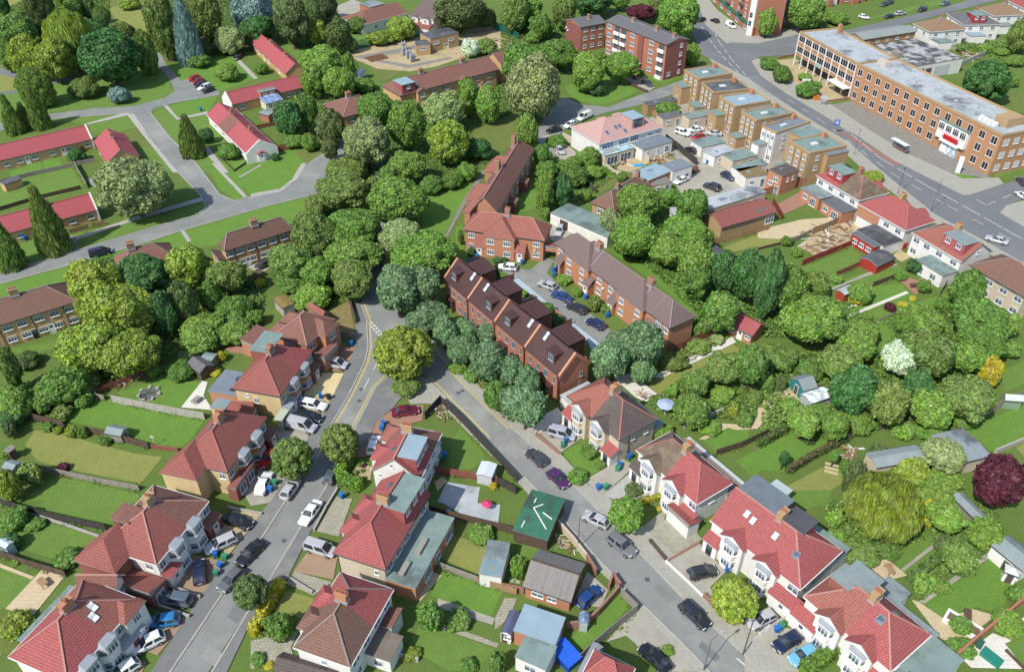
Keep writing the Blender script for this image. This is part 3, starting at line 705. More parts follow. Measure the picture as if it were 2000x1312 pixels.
# ============================================================ THE SETTING
G_BASE = m_grass((.115,.19,.042), (.145,.215,.05), (.2,.175,.085), .5, .12)
G_LAWN = m_grass((.135,.24,.05), (.165,.27,.058), (.21,.255,.07), .4); G_BRIGHT = m_grass((.13,.255,.046), (.16,.29,.053), (.2,.28,.065), .35); G_DRY = m_grass((.24,.27,.075), (.28,.30,.085), (.33,.29,.11), .6); G_ROUGH = m_grass((.14,.19,.048), (.18,.22,.06), (.25,.21,.1), .6)
ASPH = m_noise((.255,.265,.25), (.20,.21,.20), .22, .9, lo=.3, hi=.7, bmp=.15, fine=6., c3=(.31,.315,.29)); ASPH_D = m_noise((.18,.19,.195), (.155,.165,.17), .12, .9, bmp=.1, c3=(.21,.215,.215)); PAVE = m_noise((.195,.20,.195), (.165,.17,.168), .3, .9, c3=(.25,.245,.225)); PAVE_L = m_slab((.34,.335,.285), (.30,.295,.25), .75, .6, .45)
CONCS = m_noise((.40,.38,.31), (.33,.31,.26), .25, .9, c3=(.28,.265,.22)); SANDY = m_noise((.48,.40,.23), (.40,.32,.19), .5, .9, c3=(.3,.25,.16)); BLOCKS = m_slab((.36,.25,.165), (.30,.21,.14), .2, .1, .3); BLOCK_R = m_slab((.37,.20,.14), (.32,.17,.12), .2, .1, .3); BLOCK_Y = m_slab((.60,.50,.27), (.54,.44,.24), .75, .75, .25); SLAB_W = m_slab((.62,.60,.54), (.56,.54,.48), .6, .6, .2); SLAB_S = m_slab((.52,.43,.27), (.46,.37,.23), .6, .6, .3); SLAB_G = m_slab((.40,.39,.35), (.33,.32,.29), .6, .6, .35); CRAZY = m_tile((.38,.36,.28), (.28,.265,.21), (.16,.16,.11), .45, .4, (.2,.2,.12), .5, .3); SOIL = m_noise((.20,.14,.085), (.15,.105,.065), .8, .95, c3=(.13,.14,.05)); BLUEPAVE = m_slab((.38,.46,.50), (.34,.42,.46), .6, .3, .15)
YELLOW = m_plain((.62,.50,.16), .8); LINEW = m_plain((.66,.66,.62), .8); KERB = m_noise((.42,.41,.36), (.34,.33,.29), 1., .9)
b = MB(); b.face([(-900,-200,0),(900,-200,0),(900,1500,0),(-900,1500,0)]); tag(b.obj('ground', G_BASE), 'rough green and brown ground under the whole neighbourhood', kind='structure')
ZL, ZR = .01, .075
# ---- lawns and greens
_li = 0
for s, m, l in (
 ('p -40,500 60,470 150,452 205,462 250,418 300,425 390,402 400,380 404,395 385,416 300,440 150,487 0,538 -40,550', G_LAWN, 'green verge north of the cottage lane'),
 ('p -40,560 146,515 276,476 354,451 520,404 600,384 640,420 520,470 400,480 300,520 150,560 0,580 -40,590', G_BRIGHT, 'green verge south of the cottage lane'),
 ('a1 340,850 360,700 330,560 560,600 930,600 1200,520 1285,630 1275,650 1310,690 1230,735 1000,795 700,810', G_LAWN, 'lawn with clipped bushes above the cottage lane'),
 ('a1 0,690 160,640 340,560 330,700 330,860 0,960', G_LAWN, 'lawn between the tall conifers and the curving path'),
 ('a1 0,560 170,600 150,670 0,700', G_DRY, 'pale lawn beside the curving park path'),
 ('a1 -200,-200 2000,-200 1500,150 1150,420 600,500 300,600 0,520', G_ROUGH, 'park grass under the trees at the top'),
 ('a1 0,-100 215,-100 215,90 140,100 0,105', G_DRY, 'sunlit pale lawn in the park corner'), ('a1 820,60 1110,20 1115,250 1000,310 990,240 880,170', G_DRY, 'sunlit yellowish park lawn between trees'),
 ('a1 1250,490 1600,420 1780,420 1900,590 1900,600 1650,690 1640,680 1420,600 1360,605', G_BRIGHT, 'lawn around two low bushes by the parked cars'),
 ('a1 1250,800 1640,710 1560,850 1330,890', G_BRIGHT, 'lawn strip left of the long cottage'), ('a1 1160,820 1220,800 1330,905 1400,900 1560,850 1640,950 1680,1090 1580,1110 1500,1010 1620,1260 1700,1308 1520,1290 1300,1060 1145,850', G_LAWN, 'lawn with slab path below the long cottage'),
 ('a1 340,900 900,860 1010,870 1050,950 920,990 690,1000 660,930', G_LAWN, 'lawn behind the cottage row gable'), ('a1 930,1000 1060,965 1180,1100 1240,1190 1080,1160', G_ROUGH, 'small cottage garden by the lane'), ('a1 920,1110 1150,1100 1240,1180 1290,1300 1100,1230', G_LAWN, 'front lawn by the kerb of the cottage lane'),
 ('b1 0,150 540,25 620,170 400,260 0,350', G_LAWN, 'long back lawn above the lower cottage row'), ('b1 70,60 310,-20 320,60 80,110', G_BRIGHT, 'small square lawn at the cottage backs'), ('a1 310,1190 440,1170 470,1250 340,1285', G_BRIGHT, 'tiny lawn behind the cottage row'),
 ('b1 1640,-20 1950,-20 1800,110 1860,250 1760,270 1640,180 1560,0', G_BRIGHT, 'green in the fork of slab paths'), ('b2 0,100 60,0 380,-20 300,110 210,190 0,235', G_BRIGHT, 'wide green beside the turning head'), ('b1 1800,120 1960,0 2080,-80 2400,-180 2300,80 2150,180 1870,230', G_BRIGHT, 'curved green right of the slab path'),
 ('a2 330,1150 700,970 790,1010 760,1180 560,1290 800,1300 760,1400 520,1310', G_ROUGH, 'rough verge at the turning head'),
 ('b2 1300,235 1420,215 1740,40 1700,120 1580,300 1450,540 1500,640 1640,720 1560,730 1460,620 1290,480', G_BRIGHT, 'bright lawn left of the corner block'), ('f1 0,600 140,560 100,700 180,1020 260,1210 120,1240 0,1000', G_BRIGHT, 'lawn strip at the corner block gable'), ('a2 1610,1000 1990,840 2080,1000 1980,1080 1800,1190', G_ROUGH, 'shaded lawn under the trees above the corner block'),
 ('a3 470,650 900,560 1030,680 960,720 800,780 700,790 540,750', G_BRIGHT, 'green in front of the flats'), ('a3 1060,540 1230,600 1360,550 1360,575 1220,630 1060,580', G_BRIGHT, 'grass strip along the flats gable'),
 ('b3 90,340 180,180 240,170 290,330 150,360', G_BRIGHT, 'small lawn behind the corner block'), ('b3 300,100 520,10 860,110 860,160 720,230 600,300 430,360 540,250', G_ROUGH, 'overgrown garden behind the corner block'), ('b3 860,100 700,110 600,30 640,0 800,40', G_BRIGHT, 'lawn beside the bungalow chimney'),
 ('b3 750,600 880,680 1100,760 1250,860 1480,1000 1520,1120 1440,1200 1430,1130 1280,1000 1080,840 860,690', G_BRIGHT, 'long lawn behind the grey roofed terrace'),
 ('b3 1640,640 2000,500 2100,530 2050,590 1660,680', G_DRY, 'yellow lawn beyond the trees'), ('b4 0,640 0,530 120,510 180,580 60,640', G_DRY, 'yellowed lawn beside the rubble garden'),
 ('b4 330,780 700,640 770,680 760,750 520,850 360,840', G_LAWN, 'lawn below the red fence'), ('b4 520,900 800,820 1060,760 1130,830 1040,850 850,920 700,890 530,960', G_LAWN, 'lawn beside the slab path of the red shed'), ('b4 620,1060 880,920 1080,900 1160,990 680,1150 600,1120', G_BRIGHT, 'lawn with stepping stones'), ('b4 700,1150 1170,980 1200,1010 950,1150 800,1180', G_LAWN, 'lawn right of the stepping stones'), ('b4 890,1200 1100,1080 1400,970 1480,1040 1420,1170 1100,1330 920,1320', G_BRIGHT, 'shaded back garden lawn'),
 ('c3 1100,430 1200,340 1730,120 1830,190 1700,200 1500,300 1350,380 1180,500', G_DRY, 'yellow lawn along the pale path'), ('c3 1500,840 1700,740 1860,760 1840,870 1620,940', G_BRIGHT, 'oval lawn inside the curving path'), ('c3 1760,1000 2010,870 2220,830 2080,980 1880,1120', G_BRIGHT, 'long striped lawn behind the semis'), ('c4 0,880 230,780 560,860 430,960 180,1080 0,1060', G_BRIGHT, 'lawn with one small tree'), ('c4 180,1210 480,1050 620,1060 640,1160 520,1240 300,1312', G_DRY, 'dry lawn by the pale blue annex'),
 ('c4 1560,780 2000,570 2000,820 1770,940', G_BRIGHT, 'lawn at the right edge behind long fence'), ('c4 1810,340 2010,240 2010,420 1860,480', G_LAWN, 'lawn with small shed at right'), ('c4 1940,900 2010,860 2010,980', G_DRY, 'pale lawn scrap at right edge'),
 ('d4 990,460 1300,240 1400,280 1400,440 1090,580 1040,500', G_LAWN, 'lawn beyond the paved patio'), ('d4 1250,800 1760,440 1960,560 1940,640 1800,880 1640,820 1390,920', G_BRIGHT, 'large garden lawn at the lower right'), ('d4 1850,1090 2000,1010 2000,1300 1900,1200', G_LAWN, 'round lawn at the right edge'), ('d4 200,-50 560,-50 520,40 350,100', G_LAWN, 'lawn behind the dormered semis'),
 ('c1 880,490 1200,380 1520,410 1440,570 1340,610 1100,590 930,530', G_BRIGHT, 'back lawn with a round pond'), ('c1 430,680 600,560 800,520 1000,600 1540,690 1440,830 1350,910 1120,880 960,800 700,740', G_BRIGHT, 'ragged lawn with a tunnel shed'), ('c1 190,880 260,770 480,790 680,860 1000,940 1220,970 1060,1170 600,1080 280,1000', G_DRY, 'wide mown lawn behind the cream house'), ('c1 170,1300 380,1120 560,1140 1050,1250 1030,1312', G_LAWN, 'narrow mown lawn below the long fence'), ('d1 180,120 420,0 1030,0 880,220 700,190', G_LAWN, 'striped lawn ending at red roofs'), ('d1 110,200 300,180 560,250 740,310 620,430 510,500 160,390', G_LAWN, 'square back lawn at lower left'), ('d1 0,540 60,530 250,620 60,830 0,840', G_LAWN, 'back lawn beside the sunny patio'), ('d1 0,880 200,920 250,970 150,1130 0,1200', G_ROUGH, 'garden corner below the patio'), ('c1 80,160 300,120 420,90 440,150 320,180 180,230', G_LAWN, 'lawn below the brick terrace'), ('c1 430,0 660,-10 560,60 450,110', G_BRIGHT, 'bright grass beside the big yellow tree'),
 ('c2 1490,860 1580,760 1740,930 1760,990 1640,1070 1470,1040 1510,920', G_LAWN, 'side lawn behind the corner semi'), ('d2 1420,460 1520,290 1780,370 1700,580', G_DRY, 'square yellow lawn by the flat garage'), ('d2 1350,740 1430,560 1890,700 1800,900', G_BRIGHT, 'rectangular lawn behind the red semi'), ('d2 1180,1130 1260,970 1400,980 1830,1140 1700,1290 1480,1300', G_LAWN, 'large lower back lawn'), ('d2 170,860 260,700 470,760 430,920', G_DRY, 'front lawn by the yellow hedge'), ('d3 430,1140 880,700 950,830 600,1190 440,1200', G_BRIGHT, 'long grass strip beside the brick wall'), ('c3 430,960 560,880 760,930 790,1030 620,1140', G_BRIGHT, 'front lawn of the dark roofed semi'),
 ('c2 1000,555 1060,410 1180,380 1330,490 1200,520', G_ROUGH, 'grass triangle under the junction tree'), ('d3 130,350 290,390 180,640 50,650', G_LAWN, 'stepping stone lawn behind the garage'),
 ('a4 0,320 240,250 300,265 20,320', G_LAWN, 'verge opposite the office block'), ('a4 830,140 1040,80 1060,100 840,150', G_LAWN, 'verge strip with parked cars'), ('a4 1090,70 1200,40 1230,60 1130,95', G_LAWN, 'small verge by the side road'), ('a4 1240,20 1380,5 1390,40 1290,55', G_LAWN, 'far verge square'), ('b4 1320,70 1490,5 1660,140 1550,165', G_BRIGHT, 'wedge lawn at the office block corner'), ('b4 1770,70 2000,0 2000,40 1790,105', G_LAWN, 'grass strip along the office wall'), ('a4 1640,360 1800,290 2000,330 2000,440 1780,430', G_ROUGH, 'back gardens right of the workshop roof'), ('a4 1880,730 2000,690 2000,860 1930,830', G_ROUGH, 'garden corner behind the round tree'),
 ('c4 900,180 960,0 1010,0 1060,120 960,230', G_BRIGHT, 'lawn slot between the bushes'), ('a2 740,250 860,190 980,230 960,330 780,350', G_LAWN, 'garden slope below the white house'), ('a2 880,510 1080,490 1150,530 1010,620', G_ROUGH, 'mossy patch in the substation yard'), ('a2 780,560 1000,650 980,680 800,600', G_BRIGHT, 'grass strip by the yard wall'), ('a2 200,330 440,310 430,400 340,440', G_LAWN, 'back grass behind the small cottage')):
    sheet('lawn', s, ZL+.0004*_li, m, l); _li += 1
# ---- roads
sheet('road', 'p 330,1320 438,1158 519,1043 615,892 651,827 682,775 714,710 721,679 719,640 719,624 706,593 700,560 712,520 728,470 724,400 726,330 766,300 760,350 748,400 758,470 762,530 765,560 797,629 835,672 883,724 833,735 790,722 753,736 732,757 693,835 640,944 584,1033 524,1134 487,1189 402,1320', ZR, ASPH, 'grey street from the lower left up through the trees')
sheet('road', 'p 833,735 953,857 1066,972 1178,1100 1254,1176 1345,1265 1400,1322 1495,1322 1420,1249 1327,1163 1254,1087 1170,1000 1076,905 1000,838 942,783 883,724', ZR+.004, ASPH, 'grey street running to the lower right')
sheet('road', 'p -40,565 146,515 276,476 354,451 520,403 604,382 650,378 690,340 676,300 690,262 690,245 664,248 656,285 607,315 586,335 578,354 542,372 458,393 429,381 421,367 382,318 335,273 294,221 300,212 333,203 430,186 426,176 369,154 354,159 325,127 310,100 298,105 312,130 335,163 341,179 322,192 260,208 182,212 91,224 -20,245 -20,262 88,234 250,222 272,239 302,283 346,335 390,380 405,402 385,421 307,442 153,489 -40,550', ZR, ASPH, 'pale lane among the red roofed cottages')
sheet('road', 'p 1390,130 1334,157 1240,190 1188,210 1136,205 1100,190 1070,215 1048,258 1055,290 1110,318 1130,312 1085,268 1125,240 1180,222 1261,203 1330,180 1400,160', ZR+.008, ASPH, 'side street past the pink roofed house')
sheet('road', 'p 1330,-60 1352,62 1365,104 1386,116 1406,126 1460,154 1493,179 1550,215 1599,246 1655,278 1721,336 1823,419 1938,481 2040,540 2040,468 1953,416 1966,402 2040,372 2040,335 1896,381 1883,382 1743,312 1680,269 1601,221 1536,183 1487,149 1468,120 1484,112 1552,107 1620,85 1788,43 1990,-10 1930,-10 1834,18 1657,59 1561,68 1480,86 1430,84 1419,86 1378,49 1350,-60', ZR, ASPH_D, 'wide main road across the upper right')
sheet('road', 'e6 600,200 760,215 920,215 1100,235 1280,80 1390,120 1300,270 1620,600 2000,900 2220,1100 2060,1320 1900,1160 1500,850 1030,430 850,290', ZR-.02, ASPH, 'parking court between the terraces')
sheet('path', 'a1 -60,500 0,510 170,575 330,600 560,585 560,600 340,640 170,605 -60,545', ZL+.01, ASPH_D, 'dark curving park path'); sheet('path', 'a1 -20,700 150,670 150,690 -20,725', ZL+.01, ASPH_D, 'park path stub at the left edge')
# ---- pavements, paths and paved yards
_li = 0
for n, s, z, m, l in (
 ('pavement', 'p 290,1320 365,1204 440,1100 519,991 531,978 599,861 646,783 693,684 695,640 690,588 704,590 717,624 719,640 719,679 712,710 680,775 649,827 613,892 517,1043 436,1158 328,1320', .12, PAVE, 'grey pavement left of the street'),
 ('pavement', 'p 410,1320 489,1189 526,1134 586,1033 642,944 695,835 734,757 755,738 790,726 830,738 790,770 766,799 737,822 719,856 659,952 652,973 607,1038 558,1137 490,1215 440,1320', .12, PAVE, 'grey pavement right of the street'),
 ('pavement', 'p 790,726 830,738 951,858 1064,973 1176,1101 1252,1178 1343,1267 1392,1320 1370,1320 1320,1262 1235,1176 1160,1105 1055,990 1000,930 900,830 866,796 838,788 802,789 790,770', .12, PAVE_L, 'pavement left of the lower right street'),
 ('pavement', 'p 800,628 837,671 885,723 944,782 1002,837 1078,904 1172,999 1256,1086 1329,1162 1422,1248 1497,1320 1540,1320 1470,1240 1370,1130 1290,1060 1215,990 1136,939 1089,887 1022,832 942,754 849,661', .12, PAVE_L, 'pavement right of the lower right street'),
 ('pavement', 'p 1468,120 1487,149 1536,183 1601,221 1680,269 1743,312 1883,382 1896,381 1960,360 1950,348 1880,350 1770,300 1690,250 1600,190 1530,150 1500,125 1480,115', .12, PAVE_L, 'pavement along the office block'),
 ('pavement', 'p 1386,116 1406,126 1460,154 1493,179 1550,215 1599,246 1655,278 1721,336 1823,419 1938,481 2040,540 2040,560 1930,495 1815,430 1700,345 1640,290 1590,258 1540,225 1480,185 1450,160 1395,130', .12, PAVE_L, 'pavement behind the shop parade'),
 ('pavement', 'p 1378,49 1419,86 1430,84 1480,86 1561,68 1560,55 1500,65 1470,70 1440,50 1400,20 1385,0 1360,0', .12, PAVE_L, 'pavement before the corner flats'),
 ('pavement', 'p 1953,416 2040,468 2040,380 1966,402', .12, PAVE_L, 'pavement corner at the right edge'),
 ('forecourt', 'a4 500,800 700,760 1300,1080 1640,1240 1760,1350 1400,1290 900,1060', ZL+.012, CONC_D, 'grey parking forecourt of the office block'), ('forecourt', 'a4 20,470 280,440 700,700 690,740 500,780 200,620', ZL+.008, SANDY, 'sandy forecourt under the stilted office wing'),
 ('yard', 'p 1260,235 1345,195 1420,262 1500,300 1560,330 1520,355 1440,405 1385,385 1330,378 1310,345 1345,335 1300,290', ZL+.01, CONCS, 'concrete yard behind the shops'), ('yard', 'f5 480,860 700,780 850,720 1000,760 1100,860 1060,900 880,980 600,930', ZL+.014, SANDY, 'sandy building yard below the pink roofed house'), ('yard', 'f5 1000,740 1300,680 1500,860 1280,850 1100,870', ZL+.016, SANDY, 'strip of sandy yard with timber'),
 ('yard', 'a2 690,400 1280,270 1790,200 1960,290 1960,350 1700,400 1400,500 1200,540 950,520 760,440', ZL+.01, SANDY, 'gravelly substation yard'), ('pit', 'a2 850,435 985,405 1045,440 905,472', ZL+.022, m_noise((.17,.085,.045),(.13,.065,.035),.7,.95), 'brown soil pit in the substation yard'), ('path', 'a2 760,430 1100,370 1280,330 1300,350 1110,400 900,440 1200,490 1500,430 1510,445 1190,515', ZL+.018, CONC_D, 'grey slab tracks in the substation yard'), ('yard', 'a2 620,60 760,0 900,40 760,120 730,190 640,100', ZL+.01, CONCS, 'pale concrete court by the white house'),
 ('court', 'e6 840,290 900,300 1080,440 1360,680 1620,880 1900,1100 2010,1200 2010,1330 1880,1300 1800,1110 1640,930 1500,1080 1480,1070 1600,900 1340,700 1200,600 1030,655 1010,600 1100,560 1060,500 920,400', .045, BLUEPAVE, 'pale blue paving behind the new terrace'),
 ('driveway', 'e1 1560,560 1850,580 1800,730 1700,860 1480,840 1440,700', .06, BLOCK_R, 'reddish paved drive with a silver people carrier'), ('driveway', 'e1 1250,1130 1420,870 1720,880 1580,1170', .06, BLOCK_Y, 'yellow slab drive'), ('driveway', 'e1 1140,1300 1250,1140 1580,1170 1450,1420 1250,1500 1100,1420', .06, SANDY, 'sandy drive with white and black cars'), ('driveway', 'c2 190,780 450,760 430,830 330,1000 120,960', .06, CONCS, 'concrete drive with a red car'), ('driveway', 'c2 0,1050 100,1060 270,1120 160,1312 0,1340 -80,1200', .06, CONCS, 'concrete drive with a white saloon'),
 ('driveway', 'd1 1620,240 1760,90 1960,130 1720,430 1530,380', .06, SANDY, 'sandy drive with dark and silver cars'), ('driveway', 'd1 1300,700 1440,430 1700,490 1500,860', .06, BLOCKS, 'brown block drive with a navy hatchback'), ('driveway', 'd1 960,1100 1130,900 1420,900 1180,1190', .06, BLOCKS, 'brown block drive with blue and white cars'), ('driveway', 'd1 820,1230 900,1190 1100,1240 1060,1330 800,1330', .06, BLOCKS, 'block drive at the bottom edge'),
 ('driveway', 'd2 320,560 420,420 650,450 620,620', .06, BLOCKS, 'brown brick drive beside the red semi'), ('driveway', 'd2 260,650 330,560 610,640 470,740', .06, CRAZY, 'pale crazy paved drive'), ('driveway', 'd2 490,260 640,0 760,20 660,300', .06, CRAZY, 'weedy crazy paved front garden'), ('driveway', 'c2 800,850 960,690 1060,620 1300,580 1290,700 1000,760 900,960 790,980', .06, BLOCK_R, 'reddish drive around the corner semi'), ('driveway', 'd2 0,1080 360,1000 300,1130 330,1220 180,1260 0,1290', .06, CRAZY, 'crazy paved front yard at the bottom'),
 ('driveway', 'c3 160,740 420,600 480,690 270,800', .06, SLAB_W, 'pale slab drive beside the new terrace'), ('driveway', 'c3 260,800 470,690 640,800 440,940', .06, CONCS, 'concrete drive with a silver people carrier'), ('driveway', 'c3 620,1150 900,980 1000,1040 760,1260', .06, CONCS, 'concrete drive with blue bins'), ('driveway', 'c3 760,1260 1000,1060 1200,1230 900,1312', .06, SLAB_G, 'slab front yard of the white bay house'), ('driveway', 'd3 1000,260 1280,60 1500,320 1230,480 1110,350', .06, CRAZY, 'dark crazy paved front garden'), ('driveway', 'd3 1240,490 1470,340 1680,560 1500,740', .06, CONCS, 'concrete drive with a charcoal hatchback'), ('driveway', 'd4 -100,930 80,960 300,1000 470,1150 330,1312 -100,1312', .06, CONCS, 'concrete drive with navy and pale blue cars'), ('driveway', 'd3 780,1090 1010,830 1200,960 1350,1120 1500,1312 1180,1312 1000,1100 930,1040', .06, CONCS, 'concrete drive at the bottom with a black car'), ('driveway', 'd3 530,800 640,560 800,700 740,830', .06, CONCS, 'concrete apron with a blue hatchback'), ('driveway', 'd3 1720,1000 1995,830 1995,1150 1860,1120', .06, CONCS, 'front drive with a silver car'),
 ('driveway', 'b3 370,440 480,470 560,510 400,600 360,560', .05, CONCS, 'garage court drive'), ('driveway', 'a3 300,1030 380,1000 560,1150 540,1200 440,1200', .05, CONCS, 'drive with a silver car'), ('driveway', 'a3 900,580 1060,550 1150,660 1090,700', .05, CONCS, 'bay with two dark cars by the flats'), ('driveway', 'b1 470,560 560,540 600,640 470,690', .05, CONC_D, 'lay-by beside the tall conifer'),
 ('patio', 'c1 1360,600 1520,400 1560,410 1530,510 1600,620', .03, SLAB_W, 'white patio behind the grey extension'), ('patio', 'd1 40,840 330,530 500,580 250,890', .03, SLAB_S, 'cream slab patio'), ('patio', 'd1 0,500 260,600 240,620 0,530', .03, SLAB_S, 'cream garden path'), ('patio', 'c2 1400,1312 1470,1160 1720,1200 1700,1330', .03, FELT_L, 'pale stained patio'), ('patio', 'd2 1400,30 1870,60 1850,220 1700,200', .034, FELT_L, 'pale weathered yard slab'), ('patio', 'd2 1180,750 1300,540 1430,590 1270,780', .03, SLAB_S, 'small paved patio of the red semi'), ('path', 'd2 1400,760 1830,910 1810,960 1400,830', .03, CONCS, 'shaded path between two lawns'), ('path', 'd2 1370,470 1490,250 1520,290 1420,460', .03, CONCS, 'path round the yellow lawn'), ('path', 'd2 1830,910 1900,760 1995,760 1940,900 1830,1000', .03, CRAZY, 'gravel by the garden sheds'), ('path', 'd2 1430,990 1840,1130 1860,1100 1450,950', .03, CRAZY, 'crazy paving path in the lower garden'),
 ('patio', 'c3 840,380 960,340 1170,500 1080,560 1000,520', .03, SLAB_W, 'white patio with heap of bricks'), ('path', 'c3 1150,370 1180,340 1730,70 1760,110 1200,380', .035, SLAB_W, 'long pale garden path'), ('path', 'c3 1480,840 1660,720 1800,730 1900,700 2000,560 2060,620 1920,760 1760,770 1700,750 1530,840', .03, SLAB_S, 'curving sandy garden path'), ('path', 'c4 0,570 240,440 320,540 300,570 180,520 20,640 60,700 0,680', .03, SLAB_S, 'brick ring path round a flower bed'), ('patio', 'd4 830,540 960,460 1120,590 920,640', .03, SLAB_S, 'patio with blue bags'), ('patio', 'd4 1150,770 1210,790 1400,920 1600,840 1780,890 1640,1000 1480,1110 1370,1060', .03, SLAB_S, 'sandstone terrace with planter'), ('path', 'd4 1210,790 1740,400 1770,430 1250,800', .035, CONCS, 'straight garden path'), ('path', 'd4 1070,545 1330,340 1350,360 1090,560', .035, CONCS, 'thin garden path'), ('patio', 'd4 1510,1200 1760,1020 1900,1080 1850,1100 2000,1290 1600,1280', .03, SLAB_W, 'white slab patio at the right'), ('path', 'd4 1840,1050 1990,900 2000,960 1880,1080', .03, SLAB_W, 'white stepping path at the right edge'),
 ('patio', 'b4 1070,880 1150,860 1200,880 1260,850 1190,990 1150,960', .03, BLOCK_R, 'patterned patio by the grey annex'), ('patio', 'b4 1010,700 1060,640 1150,700 1080,740', .03, SANDY, 'sandy patio by the red fence'), ('patio', 'b4 100,330 340,200 400,290 200,380', .03, BLOCK_R, 'pink paved yard'), ('yard', 'b4 300,620 560,420 760,440 840,500 740,600 560,640 430,690', .026, SANDY, 'sandy yard strewn with rubble'), ('yard', 'b4 0,500 330,420 640,400 380,520 200,570 0,560', .022, SLAB_S, 'paved garden behind the brick annex'), ('path', 'b4 540,940 900,790 1040,740 1050,760 700,890 560,950', .03, CONCS, 'slab path to the red shed'), ('yard', 'b4 1700,990 1980,1100 1860,1110 1640,1000', .026, CONC_D, 'stained terrace at the right'),
 ('path', 'b2 1460,540 1580,300 1740,50 1770,60 1610,310 1480,550', .03, CONC_D, 'path along the corner block'), ('path', 'b1 1620,0 1860,250 1830,255 1590,0', .03, SLAB_G, 'slab path to the cottages'), ('path', 'a1 1520,1130 1560,1100 1720,1300 1680,1300', .03, SLAB_G, 'slab path beside the cone tree'), ('path', 'a1 1225,795 1255,790 1340,890 1560,840 1560,860 1330,905', .03, SLAB_G, 'forked slab path'), ('path', 'b1 540,560 1020,400 1520,250 1530,280 1040,420 560,580', .03, SLAB_G, 'footpath along the cottage verge'), ('path', 'a1 650,930 940,850 1010,860 1120,1040 1350,1300 1300,1300 1060,1000 960,870 660,940', .03, SLAB_G, 'footpath beside the cottage lane'), ('path', 'b1 1350,500 1380,495 1440,580 1410,590', .03, SLAB_G, 'short slab path to a brick terrace'), ('path', 'a1 1780,470 1800,450 1940,590 1910,600', .03, SLAB_G, 'narrow garden path'), ('path', 'b2 0,230 220,190 310,120 380,0 420,0 350,120 230,210 0,260', .06, SLAB_G, 'kerbside path round the turning head'), ('patio', 'e1 330,590 520,540 640,550 590,660 420,640', .03, BLOCK_R, 'brown patio inside a curved wall'), ('yard', 'e1 1540,170 1780,50 1850,450 1620,460 1600,250', .03, m_grass((.25,.2,.09),(.3,.24,.11),(.15,.18,.05),.5), 'dry weedy front garden'), ('patio', 'c2 1380,1160 1440,1120 1480,1150 1400,1230', .03, SLAB_S, 'small yellow patio'), ('bed', 'e4 330,1270 430,1030 670,1090 640,1290', .03, SANDY, 'pale gravel front garden with small shrubs'), ('yard', 'b1 1860,780 1990,720 2060,760 1960,830', .03, CONCS, 'small concrete patio with a dark car')):
    sheet(n, s, z+.03+.0004*_li, m, l, thick=.13 if n == 'pavement' else 0); _li += 1
# ---- kerbs and painted lines
for s, l in (('p 328,1320 436,1158 517,1043 613,892 649,827 680,775 712,710 719,679 717,640 717,624 704,592', 'pale kerb left of the street'), ('p 410,1320 489,1189 526,1134 586,1033 642,944 695,835 734,757 757,737', 'pale kerb right of the street'), ('p 831,737 951,858 1064,973 1176,1101 1252,1178 1343,1267 1395,1322', 'kerb left of the lower right street'), ('p 800,630 837,672 885,724 944,783 1002,838 1078,905 1172,1000 1256,1087 1329,1163 1422,1249 1500,1322', 'kerb right of the lower right street'), ('p 1468,120 1487,149 1536,183 1601,221 1680,269 1743,312 1883,382', 'kerb on the office side of the main road'), ('p 1386,116 1460,154 1550,215 1599,246 1655,278 1721,336 1823,419 1938,481 2040,540', 'kerb on the shop side of the main road'), ('p -40,548 153,489 307,442 385,421 403,403 390,380 346,335 302,283 272,239 250,222 88,234', 'kerb left of the cottage lane'), ('p 578,354 542,372 458,393 429,381 382,318 335,273 294,221 333,203 430,186', 'kerb right of the cottage lane'), ('p -40,566 146,516 276,477 354,452 520,404 604,383', 'lower kerb of the cottage lane')):
    strip('kerb', s, .24, .19, KERB, l, h=.15)
for s, l in (('p 614,892 650,827 681,775 713,710 720,679 718,640 718,624 705,592', 'double yellow lines along the left kerb'),):
    strip('road_marking', s, .1, ZR+.012, YELLOW, l+' inner', off=-.3); strip('road_marking', s, .1, ZR+.012, YELLOW, l+' outer', off=-.55)
strip('road_marking', 'p 693,835 733,757 755,737', .1, ZR+.012, YELLOW, 'double yellow line inner at right kerb', off=.3); strip('road_marking', 'p 693,835 733,757 755,737', .1, ZR+.012, YELLOW, 'double yellow line outer at right kerb', off=.55)
strip('road_marking', 'p 833,737 953,858', .1, ZR+.012, YELLOW, 'double yellow line inner on the right fork', off=.3); strip('road_marking', 'p 833,737 953,858', .1, ZR+.012, YELLOW, 'double yellow line outer on the right fork', off=.55)
strip('road_marking', 'p 885,725 944,784 997,835', .1, ZR+.012, YELLOW, 'double yellow line inner on the far kerb', off=-.3); strip('road_marking', 'p 885,725 944,784 997,835', .1, ZR+.012, YELLOW, 'double yellow line outer on the far kerb', off=-.55)
strip('road_marking', 'p 741,700 721,740 700,780', .12, ZR+.012, LINEW, 'white centre dashes in the left street', dash=(3.2, 3.))
strip('road_marking', 'b2 905,1190 985,1280 1010,1330', .3, ZR+.012, LINEW, 'white give way dashes at the junction', dash=(.6, .4)); strip('road_marking', 'b2 885,1200 965,1290', .3, ZR+.012, LINEW, 'second row of give way dashes', dash=(.6, .4))
strip('road_marking', 'd3 1760,1210 1890,1320', .15, ZR+.014, LINEW, 'white dash at the bottom right street', dash=(4, 3))
